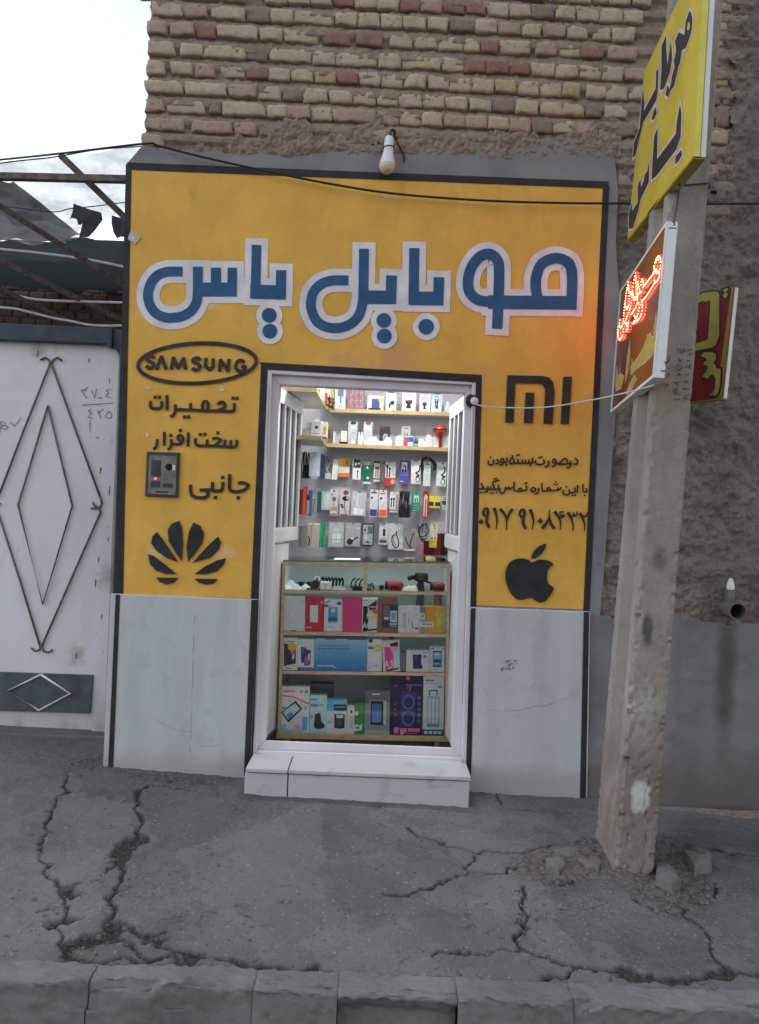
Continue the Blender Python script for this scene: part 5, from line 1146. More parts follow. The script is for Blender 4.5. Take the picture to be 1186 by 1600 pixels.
mb.build('led_lenses', s2); mb2.build('led_cores', s2)
mb = MB(); mb2 = MB()
VIN = [[(385, 985), (390, 1060), (355, 1110), (300, 1165), (230, 1215), (190, 1262), (184, 1210), (238, 1140), (268, 1090), (290, 1045), (320, 960), (345, 935), (355, 965)], [(178, 1000), (182, 1100), (165, 1240), (140, 1325), (150, 1200), (165, 1080)], [(98, 1160), (100, 1260), (130, 1285), (108, 1370), (68, 1392), (64, 1330), (74, 1200), (84, 1280), (100, 1270)], [(212, 1275), (232, 1305), (205, 1360), (160, 1425), (150, 1410), (184, 1335)], [(390, 770), (396, 860), (382, 985), (368, 985), (374, 880)], [(195, 1140), (205, 1190), (190, 1215)]]
for L_ in VIN: poly(mb2, S2, k.many(L_), M['signpink'], h=.0016, grow=.006); poly(mb, S2, k.many(L_), M['olive'], h=.0024)
mb2.build('vinyl_outline', s2); mb.build('vinyl_lettering', s2)
mb = MB(); EP = Plane(a + S2.ex * .003, nn * -1, S2.ez)
kk = Crop(950, 340, 5.16)
for s_ in ([(525, 30), (540, 55), (525, 65)], [(490, 85), (550, 88)], [(520, 40), (535, 40)], [(425, 1235), (460, 1237)], [(455, 1160), (470, 1180), (490, 1150)]): stroke(mb, EP, kk.many(s_), .005, M['wire'], False, h=.002)
mb.build('edge_wires', s2)

s3 = thing('projecting_sign', (1.75, -.2, 1.9), 'red box sign with yellow lettering on the mud wall behind the pole', 'sign')
a = P(1129, 621, -.40); c = P(1147, 447.5, -.40); b = a + Vector((-.105, .17, 0)) * 1.55
S3 = Plane(a, a - b, c - a); t3 = c; far_t = b + (c - a); nn = S3.n; th = .038; f4 = [b, a, c, far_t]
mb = MB(); mb.prism(list(reversed(f4)), -nn * th * .25, M['redface']); mb.build('sign_face', s3, bevel=.002)
mb = MB(); mb.prism(list(reversed([p - nn * (th * .25 + .001) for p in f4])), -nn * th * .75, M['signwhite']); mb.build('sign_back', s3, bevel=.002)
mb = MB(); mb.prism([a - S3.ez * .003, b - S3.ez * .003, b - S3.ez * .003 - nn * th, a - S3.ez * .003 - nn * th], -S3.ez * .004, M['mustard']); q = [a - S3.ex * .035, a - S3.ex * .001, c - S3.ex * .001, c - S3.ex * .012]; poly_pts = [p + nn * .0012 for p in q]; mb.face(poly_pts, M['mustard']); mb.build('sign_edge', s3)
k = Crop(1020, 430, 6.953); mb = MB(); mb2 = MB()
for L_ in ([(440, 250), (560, 190), (700, 178), (725, 200), (725, 660), (690, 760), (640, 790), (440, 826), (440, 750), (570, 715), (605, 690), (630, 330), (625, 270), (580, 290), (545, 280), (440, 330)], [(765, 158), (818, 138), (824, 152), (797, 190), (824, 207), (795, 255), (762, 230), (788, 190)],
           [(525, 880), (560, 840), (650, 838), (690, 855), (686, 920), (665, 950), (690, 985), (686, 1013), (742, 1020), (738, 1180), (715, 1280), (690, 1308), (600, 1302), (650, 1288), (680, 1230), (685, 1120), (660, 1080), (630, 1085), (605, 1130), (545, 1100), (590, 1040), (600, 990), (555, 970), (560, 945), (590, 930), (580, 900)]):
    poly(mb2, S3, k.many(L_), M['signblack'], h=.0024, grow=.010); poly(mb, S3, k.many(L_), M['olive'], h=.0036)
mb2.build('lettering_outline', s3); mb.build('lettering', s3)
mb = MB(); mb.box(b.x + .022, b.x + .042, b.y - .02, .03, b.z + .1, b.z + .13, M['rust']); mb.box(b.x + .022, b.x + .042, b.y - .02, .03, b.z + .4, b.z + .43, M['rust']); mb.build('sign_bracket', s3)

# ------------------------------------------------------------------ inside the shop
cA, cB = Crop(420, 590, 7.41), Crop(570, 590, 6.976)
c2, c3 = Crop(420, 690, 7.41), Crop(570, 690, 6.976)
c4, c5, c6 = Crop(420, 860, 7.41), Crop(560, 860, 6.589), Crop(420, 1030, 3.953)
WHITE, DKGREY, BLK = (225, 226, 224), (60, 60, 66), (26, 26, 30)
class Line:
    """a shelf edge: two pixels at one depth give height and slope along x"""
    def __init__(s, p0, p1, Y): s.a, s.b, s.Y = P(*p0, Y), P(*p1, Y), Y; s.t = (s.b.z - s.a.z) / (s.b.x - s.a.x)
    def z(s, x): return s.a.z + s.t * (x - s.a.x)
def sbox(mb, x0, x1, y0, y1, ln, t0, t1, mat):
    c = [(x0, y0, ln.z(x0) + t0), (x1, y0, ln.z(x1) + t0), (x1, y1, ln.z(x1) + t0), (x0, y1, ln.z(x0) + t0), (x0, y0, ln.z(x0) + t1), (x1, y0, ln.z(x1) + t1), (x1, y1, ln.z(x1) + t1), (x0, y1, ln.z(x0) + t1)]
    mb.hexa(c, mat)
def art_on(mb, x0, x1, z0, z1, y, art, t=0):
    """printed design on a front face, art coordinates 0..1 with v downwards"""
    pl = Plane((0, y, 0), (1, 0, 0), (0, 0, 1)); n = 0; w, h = x1 - x0, z1 - z0
    def q(u, v): return (x0 + u * w, z1 - v * h + t * (u - .5) * w)
    for a in art:
        n += 1; hh = .0006 + n * .00022; kind = a[0]; col = a[-1]; m = ink(*col) if len(col) == 3 else M[col]
        if kind == 'r':
            _, u0, v0, u1, v1, _c = a; pts = [q(u0, v1), q(u1, v1), q(u1, v0), q(u0, v0)]; mb.face([pl.at(p, hh) for p in pts], m)
        elif kind == 'e':
            _, cu, cv, ru, rv, _c = a; pts = [q(cu + ru * math.cos(6.2832 * i / 18), cv - rv * math.sin(6.2832 * i / 18)) for i in range(18)]; mb.face([pl.at(p, hh) for p in pts], m)
        elif kind == 'p':
            pts = [q(*p) for p in a[1]]
            ar = sum(pts[i][0] * pts[(i + 1) % len(pts)][1] - pts[(i + 1) % len(pts)][0] * pts[i][1] for i in range(len(pts)))
            if ar < 0: pts.reverse()
            mb.face([pl.at(p, hh) for p in pts], m)
        elif kind == 'l':
            pts = [(*q(*p), 0) for p in a[1]]; pts = smooth_path(pts, 5) if len(pts) > 2 and a[3] != 's' else [Vector(p) for p in pts]
            for r in ribbon([(p[0], p[1]) for p in pts], a[2] * w): 
                f = [pl.at(p, hh) for p in r]; f = f if (f[1] - f[0]).cross(f[2] - f[0]).y < 0 else f[::-1]; mb.face(f, m)
def txt(u0, v0, u1, v1, s, col, w=.03):
    """small caps drawn with strokes"""
    GL = {'A': [[(0, 1), (.5, 0), (1, 1)], [(.2, .65), (.8, .65)]], '0': [[(.5, 0), (1, .2), (1, .8), (.5, 1), (0, .8), (0, .2), (.5, 0)]], '2': [[(0, .2), (.5, 0), (1, .25), (0, 1), (1, 1)]], '1': [[(.1, .25), (.6, 0), (.6, 1)]], 's': [[(1, .2), (.4, 0), (.1, .25), (.9, .7), (.5, 1), (0, .8)]], 'R': [[(0, 1), (0, 0), (.9, .15), (.8, .5), (0, .55)], [(.4, .55), (1, 1)]],
          'F': [[(1, 0), (0, 0), (0, 1)], [(0, .5), (.8, .5)]], 'T': [[(0, 0), (1, 0)], [(.5, 0), (.5, 1)]], 'E': [[(1, 0), (0, 0), (0, 1), (1, 1)], [(0, .5), (.8, .5)]], '-': [[(0, .5), (1, .5)]]}
    out = []; n = len(s); cw_ = (u1 - u0) / n
    for i, ch in enumerate(s):
        for st in GL[ch]: out.append(('l', [(u0 + cw_ * (i + .1 + .72 * x), v0 + (v1 - v0) * y) for x, y in st], w, 's', col))
    return out
def lines(u0, u1, vs, col=(130, 130, 135), w=.018): return [('r', u0, v, u1 - .1 * (i % 2), v + w, col) for i, v in enumerate(vs)]
def carton(crop, r, Y, dep, name, label, cat, col, art=(), ln=None, grp=None, tab=None, tilt=0, hook=False):
    """a printed carton or blister card: crop rectangle r at depth Y, standing on ln"""
    (px0, py0), (px1, py1) = crop(r[0], r[1]), crop(r[2], r[3]); pmid = ((px0 + px1) / 2, (py0 + py1) / 2)
    c = P(*pmid, Y); s = (Y - CAM.y) / F; w = abs(px1 - px0) * s; h = abs(py1 - py0) * s
    x0, x1 = c.x - w / 2, c.x + w / 2; z1 = c.z + h / 2; z0 = c.z - h / 2; t = 0
    if ln is not None: z0 = ln.z(c.x) + .001; t = ln.t; h = z1 - z0
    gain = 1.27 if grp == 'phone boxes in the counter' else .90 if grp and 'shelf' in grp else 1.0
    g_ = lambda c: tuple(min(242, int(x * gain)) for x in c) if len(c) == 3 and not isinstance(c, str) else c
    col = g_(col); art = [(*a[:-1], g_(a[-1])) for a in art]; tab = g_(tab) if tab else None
    mb = MB(); m = ink(*col) if len(col) == 3 else M[col]
    mb.box(x0, x1, Y, Y + dep, z0, z1, m)
    if tab: 
        tw = w * .28; cx_ = (x0 + x1) / 2; mt = ink(*tab)
        mb.box(cx_ - tw, cx_ + tw, Y + dep * .3, Y + dep * .3 + .0015, z1 + .0005, z1 + .012, mt); mb.tube([(cx_ - tw * .7, Y + dep * .3, z1 + .012), (cx_ - tw * .5, Y + dep * .3, z1 + .021), (cx_ + tw * .5, Y + dep * .3, z1 + .021), (cx_ + tw * .7, Y + dep * .3, z1 + .012)], .0016, mt, 6)
    art_on(mb, x0, x1, z0, z1, Y, list(art))
    if t or tilt:
        R = Matrix.Translation((c.x, Y, z0)) @ Matrix.Rotation(-(math.atan(t)) + math.radians(tilt), 4, 'Y') @ Matrix.Translation((-c.x, -Y, -z0)); mb.v = [R @ p for p in mb.v]
    o = mb.build(name, loc=(c.x, Y + dep / 2, z0)); tag(o, label, cat, grp)
    if hook: HOOKS.append((c.x, z1 - .008, Y))
    return o
HOOKS = []
# ---- back shelves
YB, YF_ = 1.25, 1.08
L1 = Line((521, 638.5), (709, 645), YF_); L2 = Line((514, 693), (706, 700), YF_)
for ln, xa, nm, lb in ((L1, -.375, 'wall_shelf', 'upper wall shelf with a gold edge behind the shop counter'), (L2, -.395, 'wall_shelf', 'lower wall shelf with a gold edge above the hanging packs')):
    sh = thing(nm, ((xa + .6) / 2, 1.16, ln.z(.1) - .02), lb, 'shelf', 'wall shelves in the shop')
    mb = MB(); sbox(mb, xa, .615, YF_ + .004, YB - .002, ln, -.020, 0, M['shelf']); mb.build('shelf_board', sh)
    mb = MB(); sbox(mb, xa, .615, YF_ - .004, YF_ + .0035, ln, -.024, .002, M['edge']); mb.build('shelf_edge', sh)
for (zz, nm, x1, y0, lb) in ((L1.z(-.37) + .01, 'side_shelf', -.405, .30, 'high side shelf along the left shop wall'), (P(487, 681, .55).z, 'side_shelf', -.39, .55, 'low side shelf along the left shop wall carrying white boxes')):
    sh = thing(nm, (-.53, .8, zz - .02), lb, 'shelf', 'wall shelves in the shop')
    mb = MB(); mb.box(-.655, x1, y0 + .004, 1.06, zz - .02, zz, M['shelf']); mb.build('shelf_board', sh)
    mb = MB(); mb.box(-.655, x1, y0 - .004, y0 + .0035, zz - .024, zz + .002, M['edge']); mb.box(x1 + .0005, x1 + .006, y0 - .004, 1.06, zz - .024, zz + .002, M['edge']); mb.build('shelf_edge', sh)
SL = type('S', (), {'t': 0, 'z': lambda s, x: P(487, 681, .55).z})()
SH1 = type('S', (), {'t': 0, 'z': lambda s, x: L1.z(-.37) + .01})()
# ---- back wall board with hooks
bw = thing('hook_board', (0, 1.245, 1.2), 'grey display board on the back wall with steel hooks for packs', 'display board')
# ---- goods on the upper shelf
gs = 'boxes on the upper wall shelf'; Y1 = YF_ + .012
carton(cA, (905, 105, 1113, 362), Y1, .05, 'gift_box', 'pinkish sparkling gift box on the upper shelf', 'box', (150, 118, 120), [('p', [(.1 + .09 * (i % 9), .05 + .09 * (i // 9) + .02 * ((i * 7) % 3)), (.16 + .09 * (i % 9), .04 + .09 * (i // 9)), (.14 + .09 * (i % 9), .10 + .09 * (i // 9))], (235, 225, 228) if i % 3 else (110, 78, 82)) for i in range(90) if (i * 37) % 11 < 7], L1, gs)
carton(cA, (765, 105, 893, 355), Y1 + .01, .04, 'holder_pack', 'clear pack with a grey blue holder, left of the sparkling box', 'pack', (215, 220, 226), [('p', [(.3, .12), (.75, .12), (.8, .4), (.6, .45), (.6, .75), (.48, .75), (.46, .45), (.25, .4)], (120, 132, 150)), ('r', .25, .84, .7, .88, (160, 165, 172))], L1, gs)
carton(cA, (648, 100, 762, 335), Y1 + .035, .04, 'yellow_box', 'yellow and white box with orange print at the left end of the upper shelf', 'box', (214, 200, 120), [('r', .1, .0, .6, .55, (232, 236, 236)), ('r', .05, .3, .3, .8, (190, 90, 50)), ('e', .6, .62, .2, .16, (196, 110, 50)), ('r', .4, .5, .95, .95, (150, 90, 60))], L1, gs)
carton(cA, (530, 60, 640, 200), .80, .05, 'small_box', 'white box with green print on the high side shelf', 'box', WHITE, [('r', .3, .35, .6, .75, (70, 110, 105)), ('r', .75, .1, .85, .9, (70, 150, 110))], SH1, gs)
carton(cB, (30, 198, 205, 352), Y1, .05, 'power_bank_box', 'white box showing a blue power bank with a yellow corner', 'box', (222, 224, 226), [('r', .26, .20, .76, .86, (72, 84, 140)), ('r', .26, .2, .76, .3, (90, 102, 158)), ('e', .84, .28, .15, .2, (222, 200, 90)), ('r', .06, .85, .84, 1.0, BLK)], L1, gs)
holder = [('p', [(.35, .6), (.5, .45), (.8, .42), (.82, .6), (.6, .66), (.5, .7), (.55, .82), (.3, .82)], BLK)]
carton(cB, (230, 168, 345, 362), Y1, .04, 'car_holder_box', 'white hanging box with a slanted black holder, left of the tripod box', 'box', WHITE, [('e', .62, .55, .2, .12, BLK), ('p', [(.28, .62), (.46, .56), (.5, .7), (.42, .74), (.44, .84), (.3, .84)], BLK)] + lines(.3, .8, (.08, .12), (170, 170, 172)) + [('r', .62, .93, .8, .97, (90, 90, 90))], L1, gs, tab=(70, 70, 72))
carton(cB, (408, 163, 556, 372), Y1, .04, 'tripod_box', 'wide white hanging box with a black stand printed on it', 'box', WHITE, [('p', [(.24, .42), (.72, .40), (.74, .56), (.60, .62), (.66, .84), (.28, .84), (.38, .62), (.26, .58)], BLK), ('r', .36, .45, .62, .52, (80, 80, 84))] + lines(.3, .8, (.1, .14), (170, 170, 172)), L1, gs, tab=(70, 70, 72))
carton(cB, (598, 175, 717, 378), Y1, .04, 'car_holder_box', 'white hanging box with a round black holder, right of the tripod box', 'box', WHITE, [('e', .46, .58, .2, .12, BLK), ('e', .46, .57, .1, .06, (70, 74, 78)), ('p', [(.4, .68), (.52, .68), (.55, .78), (.7, .84), (.34, .85)], BLK)] + lines(.15, .9, (.22, .28, .34), (168, 170, 172)) + lines(.3, .8, (.08,), (150, 150, 150)), L1, gs, tab=(70, 70, 72))
carton(cB, (724, 186, 842, 380), Y1, .04, 'clamp_box', 'bluish white hanging box with a thin black clamp', 'box', (206, 226, 230), [('p', [(.3, .25), (.42, .25), (.45, .6), (.55, .6), (.55, .25), (.68, .25), (.62, .8), (.42, .8)], (50, 54, 60)), ('r', .42, .35, .55, .55, (120, 130, 140))] + lines(.8, .95, (.2, .3, .4, .5, .6), (150, 160, 165)) + [('r', .3, .1, .65, .14, (70, 110, 150))], L1, gs, tab=(110, 130, 140))
carton(cB, (893, 318, 976, 385), Y1, .04, 'small_box', 'low white box at the right end of the upper shelf', 'box', (214, 216, 216), [('r', .1, .5, .9, .56, (180, 182, 184))], L1, gs)
mb = MB(); q = P(*cB(905, 290), Y1 + .05); mb.lathe([(.030, -.03), (.026, .0), (.008, .035), (.002, .04)], (q.x, q.y, L1.z(q.x) + .031 + .02), (0, 0, 1), ink(210, 216, 218), 10); mb.box(q.x - .03, q.x + .03, q.y - .02, q.y + .02, L1.z(q.x) + .001, L1.z(q.x) + .022, ink(200, 205, 208)); tag(mb.build('pouch'), 'pale peaked pouch behind the low white box on the upper shelf', 'pouch', gs)
# black spider-like clamp on the shelf corner
q = P(*cA(712, 318), Y1 - .03); cl = thing('camera_clamp', (q.x, q.y, q.z - .03), 'black spiky camera clamp gripping the left end of the upper shelf', 'clamp')
mb = MB(); mb.lathe([(.014, -.012), (.016, 0), (.014, .012)], q, (.3, -1, .2), ink(*BLK), 14); mb.lathe([(.005, .013), (.004, .018)], q, (.3, -1, .2), ink(150, 160, 150), 10); mb.build('clamp_body', cl, smooth='auto')
for e in ((-.055, .01, .0), (-.02, 0, .055), (.035, 0, .020), (.028, .005, -.030), (-.012, .01, .075)):
    mb = MB(); mb.tube([q, q + Vector(e) * .6, q + Vector(e)], .0075, ink(*BLK), 8, .003); mb.build('clamp_arm', cl, smooth=True)
# ---- goods on the lower shelf
gs = 'boxes on the lower wall shelf'
def chg(r, lb, Y=Y1, crop=cB): 
    return carton(crop, r, Y, .035, 'charger_box', lb, 'box', (226, 227, 226), [('r', .12, .30, .88, .31, (196, 198, 198)), ('r', .2, .5, .8, .52, (200, 202, 202)), ('r', .2, .6, .6, .62, (205, 207, 207)), ('r', .0, .0, .03, 1, (200, 202, 202))], L2, gs, tab=(222, 224, 224))
carton(cA, (683, 560, 742, 745), Y1 + .03, .05, 'brown_box', 'brown cardboard box at the left end of the lower shelf', 'box', (128, 108, 92), [('r', .1, .2, .5, .7, (84, 80, 82))], L2, gs)
carton(cA, (744, 625, 772, 765), Y1, .04, 'white_box', 'thin white box beside the brown box on the lower shelf', 'box', (215, 220, 222), [], L2, gs)
mb = MB(); (ax0, ay0), (ax1, ay1) = cA(812, 690), cA(912, 770); p0, p1 = P(ax0, ay0, Y1), P(ax1, ay1, Y1); zz = L2.z(p0.x) + .001; xm = (p0.x + p1.x) / 2
mb.hexa([(p0.x, Y1, zz), (p1.x, Y1, zz), (p1.x, Y1 + .06, zz), (p0.x, Y1 + .06, zz), (p0.x + .012, Y1 + .02, p0.z), (p1.x - .012, Y1 + .02, p0.z), (p1.x - .012, Y1 + .05, p0.z), (p0.x + .012, Y1 + .05, p0.z)], ink(*BLK)); tag(mb.build('display_stand', bevel=.002), 'small black sloped stand under a cream phone case', 'stand', gs)
mb = MB(); (ax0, ay0), (ax1, ay1) = cA(838, 615), cA(903, 745); p0, p1 = P(ax0, ay0, Y1 - .01), P(ax1, ay1, Y1 - .01); mb.box(p0.x, p1.x, Y1 - .012, Y1 - .004, p1.z, p0.z, ink(214, 208, 182)); art_on(mb, p0.x, p1.x, p1.z, p0.z, Y1 - .012, [('e', .5, .16, .12, .06, (150, 145, 130)), ('r', .45, .3, .55, .9, (226, 222, 200))]); tag(mb.build('phone_case', bevel=.002), 'cream phone case leaning on the small black stand', 'phone case', gs)
def earpack(crop, r, lb, tabc, Y=Y1 + .045):
    return carton(crop, r, Y, .03, 'earphone_pack', lb, 'pack', (205, 208, 212), [('e', .5, .05, .3, .07, tabc), ('r', .3, .2, .72, .3, (228, 230, 232)), ('r', .35, .45, .7, .48, (170, 160, 165)), ('r', .3, .55, .75, .57, (180, 182, 186)), ('r', .92, .05, 1, 1, (140, 144, 150)), ('l', [(.2, .75), (.5, .95), (.8, .75)], .05, 'c', (120, 124, 130))], L2, gs)
earpack(cA, (920, 512, 1032, 740), 'tall grey earphone pack with a dark top tab on the lower shelf', (60, 54, 58)); earpack(cB, (-14, 485, 88, 700), 'tall grey earphone pack with a red top tab on the lower shelf', (170, 60, 62))
for r, c, lb in (((948, 722, 1000, 788), cA, 'tiny white box in front of the pack with the dark tab'), ((1095, 722, 1167, 790), cA, 'tiny white box in front of the pack with the red tab'), ((147, 690, 210, 757), cB, 'tiny white box below the black box with a white print')):
    carton(c, r, Y1, .03, 'tiny_box', lb, 'box', (224, 226, 226), [('r', .1, .15, .9, .18, (196, 198, 200)), ('r', .06, .1, .1, .95, (200, 202, 204))], L2, gs)
for cx_, lb in ((1042, 'slim clear tube on the lower shelf nearer the dark tab pack'), (1072, 'slim clear tube on the lower shelf nearer the red tab pack')):
    q = P(*cA(cx_, 780), Y1 + .02); z0 = L2.z(q.x) + .001; mb = MB(); mb.lathe([(.011, 0), (.011, .060), (.006, .068), (.006, .088), (.003, .092)], (q.x, q.y, z0), (0, 0, 1), ink(196, 204, 210), 14); tag(mb.build('clear_tube', smooth='auto'), lb, 'tube', gs)
def bottle(cx, y0, lb, w=.030):
    q = P(*cB(cx, 700), Y1 + .02); z0 = L2.z(q.x) + .001; h = P(*cB(cx, y0), Y1 + .02).z - z0; mb = MB(); m = ink(222, 224, 224)
    mb.box(q.x - w, q.x + w, q.y - .018, q.y + .018, z0, z0 + h * .62, m); mb.box(q.x - w * .62, q.x + w * .62, q.y - .013, q.y + .013, z0 + h * .625, z0 + h * .86, m)
    for sx in (-.35, .35): mb.box(q.x + w * sx - .003, q.x + w * sx + .003, q.y - .003, q.y + .003, z0 + h * .865, z0 + h, M['chrome'])
    art_on(mb, q.x - w, q.x + w, z0, z0 + h * .62, q.y - .018, [('r', .3, .3, .7, .34, (190, 192, 194))]); tag(mb.build('wall_charger', bevel=.003), lb, 'charger', gs)
bottle(98, 632, 'white wall charger standing left of the black box'); bottle(250, 640, 'white wall charger standing in front of the black box')
carton(cB, (162, 532, 276, 700), Y1 + .045, .03, 'earphone_box', 'black box with a white earphone outline on the lower shelf', 'box', (58, 50, 54), [('p', [(.35, .45), (.5, .35), (.75, .4), (.85, .6), (.7, .75), (.4, .7), (.3, .58)], (170, 172, 172)), ('r', .05, .04, .45, .1, (150, 60, 66)), ('e', .55, .55, .12, .08, (110, 110, 112))], L2, gs)
chg((333, 652, 421, 762), 'white charger box left of the red and blue box'); carton(cB, (400, 532, 506, 700), Y1 + .045, .03, 'cable_box', 'tall pale box with a two pronged print behind the red and blue box', 'box', (188, 188, 186), [('r', .3, .3, .42, .7, (120, 120, 122)), ('r', .55, .3, .67, .7, (120, 120, 122)), ('r', .2, .05, .7, .14, (150, 150, 152)), ('r', .92, 0, 1, 1, (110, 108, 106))], L2, gs)
carton(cB, (428, 640, 528, 765), Y1, .035, 'colour_box', 'red and blue printed box on the lower shelf', 'box', (216, 214, 218), [('r', 0, .1, .5, 1, (196, 84, 104)), ('r', .48, .02, 1, .55, (76, 90, 158)), ('r', .4, .55, 1, 1, (206, 214, 212)), ('e', .55, .35, .25, .2, (88, 104, 172)), ('r', 0, 0, 1, .08, (226, 226, 230))], L2, gs)
carton(cB, (532, 682, 584, 763), Y1, .03, 'teal_pack', 'small dark teal pack between the red and blue box and a white charger', 'pack', (86, 116, 120), [('r', .1, .6, .9, .8, (200, 210, 210)), ('e', .5, .3, .3, .16, (52, 74, 78))], L2, gs, tab=(90, 120, 124))
bottle(616, 658, 'white wall charger standing right of the teal pack', .026)
chg((656, 640, 737, 775), 'white tabbed charger box farthest left of the three by the microphone'); chg((740, 648, 818, 778), 'white tabbed charger box just left of the microphone stick'); chg((842, 648, 936, 782), 'white tabbed charger box right of the microphone stick')
mic = thing('microphone', P(*cB(826, 775), Y1 - .012), 'shiny red handheld microphone standing in front of the white charger boxes', 'microphone')
q = P(*cB(820, 580), Y1 - .012); mb = MB(); rr = .047
mb.lathe([(rr * math.sin(a), -rr * math.cos(a)) for a in [i * math.pi / 12 for i in range(13)]], q, (0, 0, 1), pm('red_chrome', S(214, 84, 70), .22, .1, 20, metal=.6), 24); mb.build('microphone_head', mic, smooth='auto')
mb = MB(); mb.lathe([(.049, -.006), (.049, .006)], q + Vector((0, 0, .006)), (0, 0, 1), ink(70, 20, 20), 24); mb.lathe([(.016, 0), (.013, .004)], q + Vector((.006, -.050, -.024)), (0, -1, 0), ink(70, 24, 24), 14); mb.build('microphone_band', mic, smooth='auto')
mb = MB(); mb.lathe([(.010, 0), (.011, .05), (.017, .10)], (q.x + .004, q.y, L2.z(q.x) + .001), (0, 0, 1), ink(128, 22, 24), 16); mb.build('microphone_handle', mic, smooth='auto')
carton(cB, (880, 560, 960, 760), Y1 + .06, .03, 'green_box', 'pale green box behind the microphone at the right end of the lower shelf', 'box', (120, 140, 122), [('r', .3, .0, .9, .12, (50, 52, 54))], L2, gs)
gs = 'white boxes on the side shelf'
carton(cA, (438, 518, 494, 655), .575, .05, 'small_box', 'yellowish white box at the left of the low side shelf', 'box', (222, 218, 196), [('r', .1, .1, .9, .14, (190, 186, 160)), ('e', .5, .5, .25, .12, (196, 192, 168))], SL, gs)
carton(cA, (494, 500, 604, 655), .565, .05, 'charger_box', 'white tabbed box with a small dark oval on the low side shelf', 'box', (228, 230, 232), [('e', .52, .42, .2, .10, (70, 72, 80)), ('r', .1, .8, .9, .86, (140, 160, 196)), ('r', .1, .12, .9, .15, (200, 202, 206))], SL, gs, tab=(225, 226, 228))
carton(cA, (612, 512, 672, 668), .60, .10, 'cream_box', 'cream box with a gold figure at the right of the low side shelf', 'box', (220, 214, 190), [('e', .6, .5, .25, .2, (176, 150, 90)), ('r', .4, .7, .8, .8, (180, 160, 110))], SL, gs)

